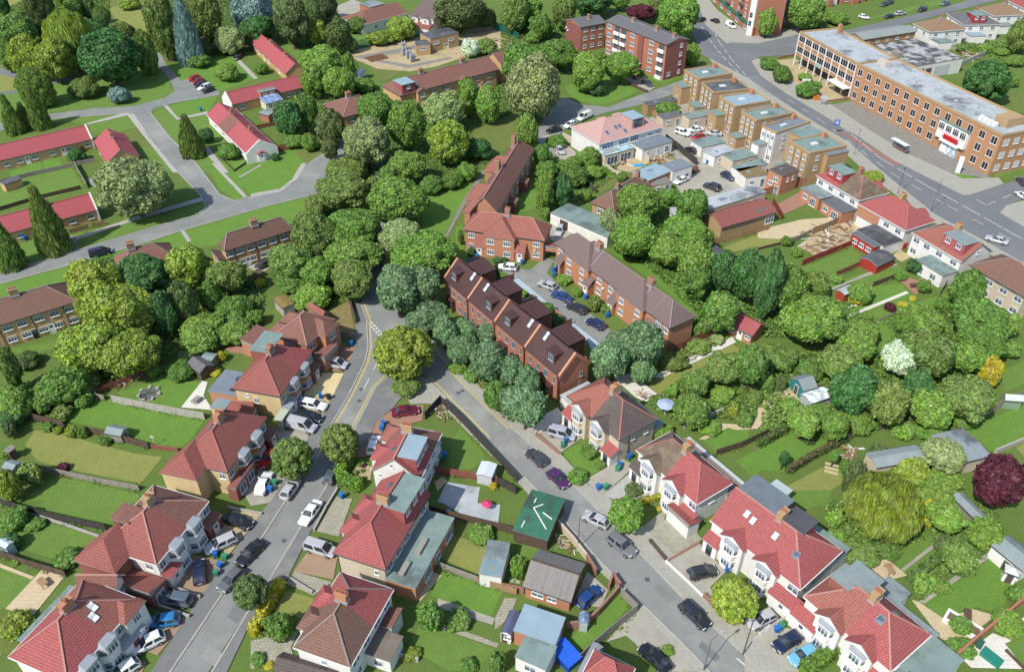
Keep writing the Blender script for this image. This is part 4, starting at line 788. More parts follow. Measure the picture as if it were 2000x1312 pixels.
strip('road_marking', 'p 1500,150 1570,200 1640,245 1720,310 1800,358 1880,402 1960,447 2010,475', .16, ZR+.014, LINEW, 'white centre line of the main road', dash=(5., 1.2)); strip('road_marking', 'p 1540,196 1600,234 1740,338 1850,402 2000,482', .12, ZR+.014, LINEW, 'white lane dashes on the shop side', dash=(3, 4)); strip('road_marking', 'p 1760,310 1860,366 2000,440', .12, ZR+.014, LINEW, 'white lane dashes on the office side', dash=(3, 4)); strip('road_marking', 'p 1930,400 1990,374', .12, ZR+.014, LINEW, 'white dashes in the side road', dash=(3, 3)); strip('road_marking', 'a3 1500,200 1560,300 1620,380 1700,470 1830,600', .15, ZR+.014, LINEW, 'white turning lane line', dash=(4, 2)); strip('road_marking', 'a3 1560,180 1640,330 1720,440 1850,590', .15, ZR+.014, LINEW, 'second white turning lane line', dash=(4, 2))
for _s in ('c2 830,465', 'c2 815,550', 'c2 1560,490', 'c2 1590,475', 'd3 1090,620', 'd1 1850,980', 'd2 250,330'):
    _p = pts(_s)[0]; tag(MB().cyl((0,0,0),(0,0,.006), .38, .38, 14).obj('manhole_cover', m_plain((.10,.10,.10),.6)), 'round iron manhole cover in the street', kind='structure').location = (_p.x,_p.y,ZR+.012)
for _i, _s in enumerate(('d1 1700,900 1800,760 1880,800 1780,950', 'd1 1500,1200 1560,1110 1680,1180 1620,1280', 'd2 120,200 200,60 260,90 190,230', 'c2 660,880 720,780 770,800 700,900', 'd3 600,60 700,150 660,190 560,90', 'd3 1180,640 1300,760 1250,800 1140,690', 'd3 1500,1080 1640,1200 1600,1240 1470,1120', 'c2 1500,480 1600,580 1560,620 1460,520', 'b1 600,680 760,630 780,650 620,705', 'b4 1100,200 1300,310 1260,330 1060,220', 'c3 80,830 200,960 160,990 50,870')):
    sheet('road_patch', _s, ZR+.006+.0005*_i, (ASPH_D, m_noise((.29,.295,.275),(.26,.265,.25),.5,.9), m_noise((.2,.205,.195),(.23,.235,.22),.5,.9))[_i % 3], 'patched rectangle of asphalt in the street')
sheet('bus_lane', 'a4 590,990 640,990 1080,1230 1030,1245', ZR+.01, m_noise((.30,.17,.14),(.26,.15,.125),.4,.9), 'faded red bus bay in the main road')
# ============================================================ BUILDINGS
RT = m_plain((.36,.13,.11), .8); RTL = m_plain((.42,.22,.18), .8); RTG = m_plain((.26,.2,.18), .8)
SLATE_F = m_noise((.20,.235,.27), (.17,.2,.235), .5, .6); CORR = m_noise((.30,.31,.28), (.24,.25,.23), .7, .7)
H = House
# ---- left street, west side
h = H('brick and tile hipped house with dry front garden at the bend', 'house', 'e1 900,445 1290,565 1610,255', 5.2, 3., BRICK_O, T_OLD, 'hh', ridge=RTL, group='semi-detached houses')
h.wing('r', .66, 4.2, 1.6, 'h'); h.wing('l', .3, 4., 2.4, 'h', he=4.6, win=False); h.wing('l', .7, 4.2, 2.6, 'h', he=4.4, win=False); h.win('f', .5, 3.4); h.win('r', .2, 3.4); h.ext(h.L-.3, .4, h.L+3., 4.2, 2.5, BRICK_O, T_OLD, 1.0, 'l'); h.ext(-6.2, -1.5, .2, 3., 2.6, BRICK_O, T_OLD, .9, 'r')
h = H('cream rendered semi with weathered red roof and grey rear extension', 'house', 'e1 430,1045 980,1142 1300,600', 5.2, 3.3, RENDER_C, T_RED2, 'hh', ridge=RT, half=(.52, T_RED), group='semi-detached houses')
h.bay('r', .36, 2.6, .9, 4.9, BRICK_O); h.bay('r', .68, 2.6, .9, 4.9, BRICK_O); h.win('r', .1, 3.3, 1.1); h.win('r', .93, 3.3, 1.1); h.porch('r', .14, 2.6, 1.2, 2.4, WHITE, LEAD, .35); h.porch('r', .88, 2.6, 1.2, 2.4, BRICK_D, T_OLD, .6)
h.win('f', .45, 2.6, .8, 1.2); h.win('f', .28, 3.6, .5, .6, nx=1); h.chimney(h.L*.5, h.D*.52, .7, 1.5, 1.3, 4); h.dormer('l', .26, .4, 5.2, 2.6, T_RED2, FELT_G, 2)
g = h.ext(-5.2, .8, .2, 6.2, 2.8, BRICK_O, SLATE_F)
for x, y in ((-1.0,2.), (-1.4,4.6)): MB().box(x-.8,y-.45,2.93, x+.8,y+.45,3.1).face([(x-.65,y-.3,3.105),(x+.65,y-.3,3.105),(x+.65,y+.3,3.105),(x-.65,y+.3,3.105)], 1).obj('rooflight', [DARK, GLASS], g)
h = H('red pantiled garage between the two cream houses', 'garage', 'e2 1000,312 1420,335 1505,190', 2.7, 1.5, BRICK_D, T_RED2, 'gg', name='garage', ridge=RT); h.win('r', .5, 1.)
h = H('striped translucent green carport beside a silver van', 'carport', 'e2 1690,400 1800,420 1860,265', 2.5, .1, m_plain((.42,.45,.38)), m_tile((.42,.46,.36),(.36,.40,.31),None,.5,6.,(.3,.34,.25),.2), flat=True, name='carport')
h = H('cream rendered semi with two round lead bays and hipped side', 'house', 'e2 430,945 1090,1080 1580,360', 5.2, 3.4, RENDER_C, T_RED2, 'hh', ridge=RT, half=(.5, T_RED2), group='semi-detached houses')
h.wing('f', .22, 5.6, 2.6, 'h', roof=T_RED2, win=False); h.bay('r', .36, 2.7, 1., 5., BRICK_O); h.bay('r', .68, 2.7, 1., 5., BRICK_O); h.win('r', .1, 3.3, 1.); h.win('r', .9, 3.3, 1.2); h.chimney(h.L*.48, h.D*.56, .8, 1.6, 1.3, 4, BRICK_O); h.win('f', .85, 3.3, 1.); h.ext(h.L-.3, -.6, h.L+1.1, h.D*.42, 2.3, BRICK_D, T_RED2, .7, 'l', [('r',.3,.5,1.6,1.6),('r',.7,.5,1.6,1.6)]); h.porch('r', .93, 2.2, 1.2, 2.4, BRICK_D, T_OLD, .7); h.dormer('l', .1, .5, 2.2, 1.8, RENDER_C, FELT, 0); h.sky('l', .5, 2.4); h.ext(-1.2,1.5,.2,4.6,3.,RENDER_C,FELT_G)
h = H('white bay fronted semi with crisp red hipped roofs, second from bottom', 'house', 'e3 610,760 1250,962 1810,262', 5.2, 3.4, RENDER_W, T_RED2, 'hh', ridge=RTL, half=(.55, T_OLD), group='semi-detached houses')
h.wing('f', .2, 6., 2.8, 'h', roof=T_RED2, win=False, wall=BRICK_D); h.bay('r', .33, 2.8, 1., 5., RENDER_W); h.bay('r', .66, 2.8, 1., 5., RENDER_W); h.win('r', .1, 3.3, 1.1); h.win('r', .93, 3.3, 1.2); h.chimney(h.L*.48, h.D*.56, .8, 1.5, 1.2, 3, BRICK_S); h.ext(h.L*.55, -2.9, h.L+.6, -.1, 2.5, BRICK_D, T_RED2, 1.1, 'b', [('r',.5,.8,1.5,1.2)]); h.porch('r', .14, 2.4, 1.2, 2.4, WHITE, T_RED, .5); h.dormer('l', .62, .6, 2.6, 2., T_OLD, T_OLD, 0); h.porch('r', .9, 2.6, 1.3, 2.4, BRICK_D, T_OLD, .6); h.win('f', .82, 3.3, 1.1)
h = H('white bay fronted semi with bright red hip at the bottom left corner', 'house', 'd1 60,1195 505,1392 985,745', 5.2, 3.4, RENDER_W, T_RED, 'hh', ridge=RTL, half=(.52, T_CORAL), group='semi-detached houses')
h.bay('r', .24, 2.8, 1., 5., RENDER_W); h.bay('r', .5, 2.8, 1., 5., RENDER_W); h.win('r', .7, 3.3, 1.1); h.wing('r', .86, 3.2, .9, 'h', ww=1.2, roof=T_CORAL); h.sky('r', .60, 2.2, .9, 1.3, m_glass((.5,.52,.52))); h.sky('r', .67, 2.9, .9, 1.3, m_glass((.5,.52,.52))); h.chimney(h.L*.48, h.D*.53, .8, 1.5, 1.2, 4, BRICK_O); h.ext(-2.6, h.D*.25, .2, h.D*.95, 2.8, RENDER_W, FELT_G); h.porch('r', .72, 3.4, 1.4, 2.4, WHITE, LEAD, .3, m_plain((.3,.02,.04))); h.win('r', .06, 3.3, 1.1)
h = H('low red hipped link roof between the bottom left semis', 'annex', 'e3 370,1240 830,1245 960,1070', 4.6, 1.6, RENDER_W, T_OLD, 'gg', name='annex', ridge=RTL); h.win('r', .5, 3., 1., 1.)
# ---- left street, east side
h = H('white gabled semi with big blue flat dormer in the road fork', 'house', 'e4 645,1140 1385,1285 1700,570', 5.2, 3.3, RENDER_W, T_RED, 'gh', axis='v', ridge=RTL, half=(.56, T_OLD), group='semi-detached houses')
h.dormer('r', .32, .7, h.D*.46, 2.6, T_RED, FELT_B, 3, zt=8.2); h.wing('l', .62, 3., 1.1, 'h'); h.wing('l', .2, 3.2, 1.2, 'h', roof=T_CORAL); h.chimney(h.L*.5, h.D*.58, 1.6, .7, 1.3, 5, BRICK_S, ); h.sky('l', .72, 2.6, .8, 1.1); h.wins('r', (.15,.4,.65,.9), (.9,3.4), 1.5); h.win('f', .16, 4., .5, .6, nx=1); h.win('f', .42, 6.4, .5, .7, nx=1); h.win('f', .48, 2.6, 1.1, .9); h.pipe('f', .8)
h = H('red hipped semi with green flat dormer and long felt extension', 'house', 'e5 530,935 1130,1132 1560,232', 5.2, 3.3, RENDER_P, T_RED, 'hg', axis='v', ridge=RT, group='semi-detached houses')
h.dormer('r', .75, .6, h.D*.46, 2.6, T_RED, FELT_G, 3, zt=8.2); h.wing('l', .36, 2.9, 1.1, 'h'); h.wing('l', .63, 2.9, 1.1, 'h'); h.chimney(h.L*.5, h.D*.55, 1.6, .7, 1.3, 5, BRICK_S); h.sky('l', .18, 2.8); h.wins('r', (.12,.3,.48,.85), (3.4,), 1.4); h.win('f', .8, 3.2, .6, .9, nx=1)
h.ext(h.L-.25, .3, h.L+3.9, h.D-1.2, 2.9, BRICK_O, FELT_G, 0, 'f', [('r',.3,.6,2.,1.8),('r',.55,.6,1.4,1.4),('r',.85,.6,2.,1.8)]); h.pipe('f', .06)
MB().box(h.L+1.1,1.2,3.03, h.L+1.8,3.4,3.5).box(h.L+1.6,5.,3.03, h.L+2.3,7.6,3.5).obj('skylight', [m_plain((.3,.28,.24))], h.t)
h = H('semi with half brown half red roof and rear porch near the yellow hedge', 'house', 'd2 315,1125 742,1277 1066,690', 5.2, 3.3, RENDER_W, T_BROWN, 'hh', axis='v', ridge=RTG, half=(.5, T_RED), group='semi-detached houses')
h.wing('l', .36, 2.9, 1.1, 'h', roof=T_RED); h.wing('l', .64, 2.9, 1.1, 'h', roof=T_BROWN); h.chimney(h.L*.5, h.D*.52, 1.5, .7, 1.3, 4, BRICK_O); h.wins('r', (.15,.38,.62,.85), (.9,3.4), 1.5); h.ext(h.L-.25, h.D*.32, h.L+3., h.D*.62, 2.6, RENDER_W, m_noise((.2,.17,.14),(.15,.125,.1),.6), wins=[('f',.5,.8,1.2,1.2)]); h.ext(h.L-.25, h.D*.66, h.L+1.4, h.D*.9, 2.6, RENDER_W, T_OLD, .7, 'l'); h.win('f', .5, 3.3, .7, .9)
h = shed('low dark pantiled garage roof at the bottom edge', 'd2 165,1290 610,1420 690,1290', 2.5, .9, RENDER_P, T_DARK, 'gg', 'garage', 'garage', None)
h = H('red hipped roof house peeking in at the bottom edge', 'house', 'd3 590,1350 900,1500 1110,1330', 4., 2.7, RENDER_W, T_RED, 'hh', ridge=RT); h.win('f', .5, 1.2)
# ---- right street, east side
def semi(label, corners, m1, m2, wx, wall=RENDER_W, ends='hh', ww=3.4, chim=(.5,.55), gable=WHITE, rise=3.2, hf=.5, **k):
    h = H(label, 'house', corners, 5.2, rise, wall, m1, ends, axis='u', ridge=k.pop('ridge', RTL), half=(hf, m2), group='semi-detached houses', **k)
    for i, x in enumerate(wx):
        h.wing('f', x, ww, .9, 'g', roof=m1 if x < hf else m2, win=False, gablemat=gable); h.bay('f', x, ww-.7, 1.5, 5., wall)
    h.chimney(h.L*chim[0], h.D*chim[1], .8, 1.6, 1.2, 5, BRICK_S); return h
h = semi('semi with half coral half charcoal roof next to the new terrace', 'c3 490,510 882,846 1172,686', T_CORAL, T_DARK, (.3,.66), RENDER_P, ridge=RT)
h.porch('f', .12, 2.2, 1.4, 2.4, WHITE, T_RED, .9, DARK, 'lean'); h.porch('f', .9, 2., 1.6, 2.3, RENDER_W, T_RED, .8, DARK); h.win('r', .4, 3.4, .7, 1.); h.win('r', .75, 3.2, .9, .5); h.pipe('r', .3); h.ext(h.L*.1, h.D-.3, h.L*.95, h.D+2.2, 2.6, RENDER_P, FELT); h.ext(-2.9, 1.2, .2, h.D-1., 2.5, RENDER_W, FELT_L)
h = semi('white bay semi with mossy far half and red near half', 'f2 100,385 1045,1238 1592,888', T_MOSS, T_RED, (.28,.66), ridge=RT)
h.porch('f', .1, 2.2, 1.3, 2.4, WHITE, T_DARK, .8, DARK); h.porch('f', .88, 3.4, 1.6, 2.4, BRICK_R, T_RED, .7, m_plain((.06,.05,.06))); h.win('f', .93, 3.4, 1.3); h.win('r', .5, 3.2, 1., .6); h.ext(h.L*.05, h.D-.3, h.L*.98, h.D+2.6, 2.7, RENDER_W, m_noise((.26,.2,.17),(.2,.15,.13),.5)); h.ext(h.L*.05, h.D+2.65, h.L*.98, h.D+3.6, 2.3, WHITE, m_noise((.5,.53,.53),(.44,.47,.48),.5)); h.ext(h.L*.74,-1.9,h.L+.9,.25,2.3,RENDER_W,T_RED,.9,'b')
h = semi('long white bay semi with red roof, skylights and grey rear dormers', 'f3 165,530 p 1563,1151 1659,1084', T_RED, T_RED, (.3,.66), ends='gh', ridge=RTL, hf=.42)
h.porch('f', .1, 2.2, 1.3, 2.4, WHITE, T_RED, .8, DARK); h.win('f', .93, 3.4, 1.5); h.porch('f', .92, 4., 1.5, 2.4, WHITE, T_RED, .8)
for x, y in ((.24,3.),(.32,2.8),(.56,2.9),(.80,2.6)): h.sky('f', x, y, .8, 1.1, m_glass((.45,.48,.5)) if x < .6 else None)
h.dormer('b', .76, .7, h.L*.42, 2.6, T_RED, m_noise((.16,.19,.22),(.13,.155,.18),.5), 3, zt=8.3); h.dormer('b', .38, 1.2, 3.2, 2.4, T_RED, m_noise((.09,.09,.105),(.07,.07,.085),.5), 1, zt=8.2); h.ext(h.L*.02, h.D-.3, h.L*.98, h.D+3., 2.8, RENDER_W, FELT_G); h.ext(h.L*.02, h.D+3.05, h.L*.2, h.D+6., 2.5, RENDER_W, m_noise((.42,.50,.50),(.38,.45,.46),.5)); h.win('r', .3, 3.3, .9)
h = semi('white bay semi with brown far half and red near half, lower right', 'f4 185,400 1245,1318 1777,890', T_CORAL, T_RED, (.34,.70), ridge=RTL)
h.porch('f', .12, 3.4, 1.4, 2.4, WHITE, T_RED, .9); h.sky('f', .66, 3.0, .9, 1.1); h.sky('b', .3, 2.4); h.dormer('l', .45, 1., 3., 2., T_CORAL, FELT, 1); h.dormer('b', .72, .8, 3.6, 2.4, T_CORAL, FELT, 1); h.ext(h.L*.0, h.D-.3, h.L, h.D+2.6, 2.8, RENDER_W, FELT); h.ext(h.L*.3, h.D+2.65, h.L*.55, h.D+5.2, 2.6, RENDER_W, FELT); h.ext(h.L-.2, 1.2, h.L+3.6, h.D+2., 2.7, RENDER_W, FELT_G); MB().box(h.L+.8,1.8,2.84, h.L+3.4,3.6,2.9).obj('solar_panel', m_glass((.02,.025,.06)), h.t); h.win('r', .3, 3.4, .8); h.porch('f', .93, 2.6, 1.3, 2.4, WHITE, T_RED, .9)
# ---- the new terrace with standing seam roof
nt_ = H('new brick terrace of four houses with brown standing seam roof', 'terrace', 'e6 45,340 p 1091.8,735 1150,705', 5.7, 3.3, BRICK_N, METAL_B, 'gg', axis='u', name='terraced_houses', over=.12, trim=METAL_B)
L, D = nt_.L, nt_.D; cuts = (0, .235, .48, .735, 1.)
for wl in 'fb':
    M, ln = nt_.W[wl]; n = int(L/.62); a = math.hypot(D/2, 3.3)
    for i in range(n+1):
        x = L*i/n; MB().bar((x,0,nt_.he+.03),(x,D/2,nt_.he+3.33), .05, .07).obj('roof_seam', METAL_B, nt_.t, M)
for c in cuts:
    x = c*L; b = MB(); w = .22
    for y0, y1, za, zb in ((-.05,D/2,nt_.he-.2,nt_.he+3.12), (D+.05,D/2,nt_.he-.2,nt_.he+3.12)):
        b.face([(x-w,y0,za-.4),(x-w,y1,zb-.4),(x-w,y1,zb+.42),(x-w,y0,za+.42)]); b.face([(x+w,y0,za-.4),(x+w,y0,za+.42),(x+w,y1,zb+.42),(x+w,y1,zb-.4)]); b.face([(x-w,y0,za+.42),(x-w,y1,zb+.42),(x+w,y1,zb+.42),(x+w,y0,za+.42)], 1); b.face([(x-w,y0,za-.4),(x-w,y0,za+.42),(x+w,y0,za+.42),(x+w,y0,za-.4)])
    b.obj('parapet', [BRICK_N, m_brick((.52,.25,.13),(.46,.21,.11))], nt_.t)
    if 0 < c: MB().cyl((x-.1,-.12,0),(x-.1,-.12,nt_.he-.3), .1, .1, 8).box(x-.3,-.3,nt_.he-.5, x+.1,.02,nt_.he-.1).obj('downpipe', m_plain((.16,.06,.035), .5, .5, .3), nt_.t)
ANTH = m_plain((.33,.35,.36), .5)
for k in range(4):
    c0, c1 = cuts[k], cuts[k+1]; cw = c1-c0; U0, U1 = c0*L, c1*L; mir = k in (1, 3)
    dx = c0+cw*(.30 if not mir else .66); sx = c0+cw*(.74 if not mir else .26)
    if k == 2: dx, sx = c0+cw*.32, c0+cw*.78
    nt_.dormer('f', dx, .75, 2.1, 1.75, METAL_B, METAL_B, 1, 0, GLASS, ANTH, 1.35, 1.3); nt_.sky('f', sx, 2.7, .75, 1.7, m_glass((.32,.38,.42)))
    for x in (.16,.40,.62,.86): nt_.win('f', c0+cw*x, 3.3, .95 if x in (.4,.62) else .55, 1.45, 2 if x in (.4,.62) else 1, ANTH, False)
    for x in (.62,.86) if not mir else (.16,.40): nt_.win('f', c0+cw*x, .7, .95, 1.45, 2, ANTH, False)
    dxx = c0+cw*(.3 if not mir else .72); M, ln = nt_.W['f']; MB().box(dxx*L-1.1,-.75,2.4, dxx*L+1.1,.12,2.62).box(dxx*L-1.1,-.7,0, dxx*L-.95,.12,2.4).box(dxx*L+.95,-.7,0, dxx*L+1.1,.12,2.4).obj('porch', METAL_B, nt_.t); nt_.door('f', dxx, m_plain((.2,.22,.23)), .95, 2.1); nt_.win('f', dxx-.9/L, .1, .5, 2., 1, ANTH, False)
    x0, x1 = (U0+.5, U0+(U1-U0)*.56); zt = nt_.he+1.35                      # metal clad rear outrigger on a brick base
    o = MB().box(x0,D-2.2,2.9, x1,D+2.3,zt).obj('outrigger', METAL_B, nt_.t)
    r = MB().slab([[(x0-.1,D-2.4,zt+.45),(x0-.1,D+2.45,zt+.45),((x1+.1),D+2.45,zt+.02),((x1+.1),D-2.4,zt+.02)][::-1]], .12, 0, 0)
    r.face([(x0,D+2.3,zt),(x1,D+2.3,zt),(x0,D+2.3,zt+.4)][::-1])
    r.obj('outrigger_roof', METAL_B, o)
    for i in range(6):
        y = D-2.2+4.5*i/5; MB().bar((x0-.1,y,zt+.49),(x1+.1,y,zt+.06), .05, .07).obj('roof_seam', METAL_B, o)
    for i in range(7):
        y = D-2.2+4.5*i/6; MB().box(x1,y-.025,2.9, x1+.04,y+.025,zt).obj('wall_seam', METAL_B, o)
    MB().box(x0,D-.1,-.2, x1+.6,D+2.5,2.9).box(x0-.05,D+2.5,0, x1+.65,D+2.6,3.05).obj('rear_block', BRICK_N, nt_.t)
    f, g_ = win_mesh(1.6, 2.1, ANTH, 2, False); q = ob('window', f, nt_.t, MX((x0+x1)/2, D+2.64, .1, math.pi)); ob('pane', g_, q)
    nt_.win('b', 1-(c0+cw*.8), 3.2, 1.1, 1.4, 2, ANTH, False); nt_.sky('b', 1-(c0+cw*.82), 2.2, .7, 1.1)
nt_.win('r', .75, 3.4, .6, 1., 1, ANTH, False); nt_.win('r', .72, 1.2, .6, 1., 1, ANTH, False)
# ---- terrace opposite, corner block
h = H('long brick terrace with plain grey brown roof behind the parking court', 'terrace', 'e7 85,165 1585,1270 1925,1110', 5.2, 2.9, BRICK_O, T_GREYB, 'hh', axis='u', name='terraced_houses', ridge=RTG)
h.wing('f', .235, 7.6, .8, 'h', win=False); h.wing('f', .70, 7.6, .8, 'h', win=False)
for x in (.05,.17,.29,.42,.52,.64,.77,.91,.965): h.win('f', x, 3.35, 1.3, 1.2, 3, y=-.5 if x in (.17,.29,.64,.77) else None)
for x in (.17,.29,.42,.52,.64,.77,.93): h.win('f', x, .9, 1.4, 1.2, 3, y=-.5 if x in (.17,.29,.64,.77) else None)
for x in (.085,.355,.575,.86): h.porch('f', x, 1.7, 1.6, 2.3, BRICK_O, T_GREYB, 1.6, WHITE if x > .1 else DARK)
h.chimney(h.L*.3, h.D*.5, 1.4, 1.0, 1.4, 3); h.chimney(h.L*.74, h.D*.5, 1.4, 1.0, 1.4, 3); h.dish('f', .46, 3.1); h.dish('f', .70, 3.1); h.dish('f', .22, 3.1)
for x in (.3,.335,.72,.755,.86): MB().bar((x*h.L,-.1,h.he+.06),(x*h.L,h.D/2,h.he+2.96), .12, .08).obj('party_line', LEAD if x in (.335,.755) else RTG, h.t)
h = H('red tiled brick corner block facing the court with two white doors', 'terrace', 'f1 140,652 1650,862 1802,572', 5.2, 3.0, BRICK_O, T_CORAL, 'hh', axis='u', name='terraced_houses', ridge=RTL)
h.wing('f', .46, 6.6, 1.5, 'h', win=False); h.wins('f', (.36,.56), (.9,3.4), 1.5, 1.2, nx=3, y=-1.2); h.wins('f', (.10,.90), (.9,3.4), 1.4, 1.15, nx=3)
h.porch('f', .215, 2., 1.5, 2.3, BRICK_O, T_CORAL, 1.7); h.porch('f', .715, 2., 1.5, 2.3, BRICK_O, T_CORAL, 1.7); h.chimney(h.L*.5, h.D*.5, 1., 1., 1.5, 4); h.ext(h.L-.3, 1., h.L+2.4, 3.2, 2.9, BRICK_O, T_CORAL, .6, 'b', z0=2.2); h.dish('f', .88, 2.7)
h = H('long red tiled brick wing of the corner block running uphill', 'terrace', 'p 918,408 971,415 1039.5,289.8', 5.2, 3.2, BRICK_O, T_OLD, 'gh', axis='v', name='terraced_houses', ridge=RTL)
h.wing('l', .80, 5.5, 2.4, 'h', roof=T_CORAL, ww=1.2); h.wing('l', .36, 5.5, 2.4, 'h', roof=T_CORAL, ww=1.2); h.chimney(h.L*.35, h.D*.86, .9, 1.6, 1.8, 4); h.chimney(h.L*.35, h.D*.44, .9, 1.6, 1.8, 4); h.wins('r', (.12,.26,.4,.54,.68,.84), (.9,3.4), 1.3); h.ext(h.L-.3, h.D*.3, h.L+1.6, h.D*.36, 2.6, BRICK_D, T_OLD); h.ext(h.L-.3, h.D*.6, h.L+1.6, h.D*.66, 2.6, BRICK_D, T_OLD)
h.wing('l', .98, 4., 1.2, 'h', roof=T_CORAL, ww=1.)
# ---- yellow brick terraces at the left
def brickrow(label, corners, roof, wall=BRICK_Y, xs=(.1,.3,.5,.7,.9), ends='hh', chim=(.5,), he=5.2, rise=2.7, **k):
    h = H(label, 'terrace', corners, he, rise, wall, roof, ends, axis='u', name='terraced_houses', ridge=RTG, **k)
    h.wins('f', xs, (.9,3.4), 1.5, 1.15, nx=3)
    for c in chim: h.chimney(c*h.L, h.D*.5, 1.4, 1., 1.3, 3)
    for x in xs[::2]: h.pipe('f', x+.08)
    return h
h = brickrow('yellow brick terrace with brown roof at the left edge', 'b1 -420,1335 582,1030 528,880', T_BROWN, xs=(.3,.44,.55,.68,.80,.92), chim=(.58,)); h.door('f', .61, DARK); h.door('f', .74); h.dish('f', .73, 3.)
h = brickrow('brown roofed brick terrace half hidden by big trees', 'b1 900,820 1330,705 1245,600', T_OLD, xs=(.2,.5,.8), chim=(.32,))
h = brickrow('yellow brick terrace with speckled brown roof beside the lane', 'b1 1685,655 b2 322,490 362,413', T_BROWN, xs=(.06,.2,.36,.52,.68,.85), chim=(.5,)); h.door('f', .29); h.door('f', .6); h.ext(-1.4, .6, .2, 4.8, 2.6, BRICK_Y, T_BROWN, 1.2, 'r')
h = brickrow('brick terrace with small front gables below the substation', 'a2 1120,722 1862,522 1842,420', T_OLD, BRICK_Y, (.34,.46,.6,.78,.9), 'hg', (.3,.72), half=None); h.wing('f', .2, 3.2, 1.2, 'g', ww=1.3); h.wing('f', .64, 3.4, .8, 'g', ww=1.3); h.dormer('f', .09, .2, 4.2, 2.4, T_RED, FELT_B, 1, zt=7.9); h.porch('f', .82, 1.8, 1., 2.3, BRICK_Y, T_OLD, .8, WHITE, 'gable'); h.sky('f', .2, 2.4)
h = brickrow('end brick terrace with tiled roof beside the tall trees', 'a2 1890,502 2120,440 2090,345', T_OLD, BRICK_Y, (.2,.6), 'gg', ())
h = brickrow('hip roofed brick house behind the turning head trees', 'a2 690,885 980,805 930,680', T_OLD, BRICK_Y, (.25,.7), 'hh', (.45,)); h.porch('f', .3, 1.8, 1.4, 2.2, BRICK_Y, T_OLD, .7, DARK, 'gable')
# ---- red roofed cottages
def cottage(label, corners, ends='gg', wall=BRICK_Y, dim=None, axis=None, xs=(), wl='f', chim=(), rise=2.6, roof=None, gable=None, he=2.7):
    h = H(label, 'cottage', corners, he, rise, wall, roof or T_COTT, ends, name='cottage', axis=axis, dim=dim, group='red roofed cottages', ridge=m_plain((.36,.1,.09),.8))
    for x in xs: h.win(wl, x, .9, 1.4, 1.1, 3)
    for (u, v) in chim: h.chimney(u*h.L, v*h.D, .8, .7, 1.0, 2)
    if gable:                                              # white coped gable wall
        M, ln = h.W[gable]; hh = he+rise; MB().face([(-.15,-.1,-.1),(ln+.15,-.1,-.1),(ln+.15,-.1,he+.15),(ln/2,-.1,hh+.35),(-.15,-.1,he+.15)]).face([(-.15,.25,-.1),(-.15,.25,he+.15),(ln/2,.25,hh+.35),(ln+.15,.25,he+.15),(ln+.15,.25,-.1)]).face([(-.15,-.1,he+.15),(ln/2,-.1,hh+.35),(ln/2,.25,hh+.35),(-.15,.25,he+.15)]).face([(ln/2,-.1,hh+.35),(ln+.15,-.1,he+.15),(ln+.15,.25,he+.15),(ln/2,.25,hh+.35)]).face([(ln+.15,-.1,-.1),(ln+.15,.25,-.1),(ln+.15,.25,he+.15),(ln+.15,-.1,he+.15)]).face([(-.15,-.1,-.1),(-.15,-.1,he+.15),(-.15,.25,he+.15),(-.15,.25,-.1)]).obj('gable_wall', RENDER_W, h.t, M)
    return h
h = cottage('long red roofed cottage row at the left edge', 'a1 -260,1268 692,1045 640,910', dim=(None,6.8), xs=(.3,.4,.52,.66,.8,.95), gable='r'); h.door('f', .75); h.door('f', .46)
h = cottage('short red roofed cottage with a gable turned to the lane', 'a1 703,1062 800,1228 1045,1165', axis='u', chim=((.4,.5),)); h.win('f', .3, .9); h.win('f', .7, .9)
h = cottage('long red roofed cottage with white gable on the green', 'a1 1550,862 1852,1160 p 540,286', wall=RENDER_W, axis='u', chim=((.3,.55),(.75,.55)), gable='r', xs=(.2,.4,.65,.85)); h.porch('r', .45, 2., 1., 2.2, RENDER_W, T_COTT, .6, WHITE, 'gable'); M, ln = h.W['f']; MB().face([(ln*.3,.1,h.he+.12+.1*h.sl),(ln*.52,.1,h.he+.12+.1*h.sl),(ln*.52,h.D/2-.1,h.he+2.55),(ln*.3,h.D/2-.1,h.he+2.55)]).obj('brown_tile_patch', T_OLD, h.t, M)
h = cottage('red roofed cottage pair with a glass conservatory', 'a1 1740,790 p 591,171 583,140', dim=(None,6.6), xs=(.14,.8,.92), gable='l'); h.ext(h.L*.4,-.2,h.L*.62,h.D*.5,4.2,BRICK_O,FELT,wins=[('f',.3,3.,1.,.8),('f',.7,3.,1.,.8)])
_c = h.ext(h.L*.38,-4.,h.L*.62,-.2,2.2,m_plain((.66,.6,.45)),m_glass((.12,.17,.28)),.7,'f',[('f',.25,.5,1.2,1.5),('f',.75,.5,1.2,1.5)],'conservatory')
h = cottage('red roofed cottage with two chimneys under dark trees', 'a2 0,325 258,558 377,487', axis='u', chim=((.35,.5),(.75,.5)), xs=(.2,.5,.8)); h.door('f', .35)
h = cottage('long red roofed cottage row behind the tall cone conifer', 'b1 -320,622 730,345 660,200', dim=(None,6.8), xs=(.42,.62,.8,.94), chim=((.68,.5),), gable='r'); h.door('f', .56)
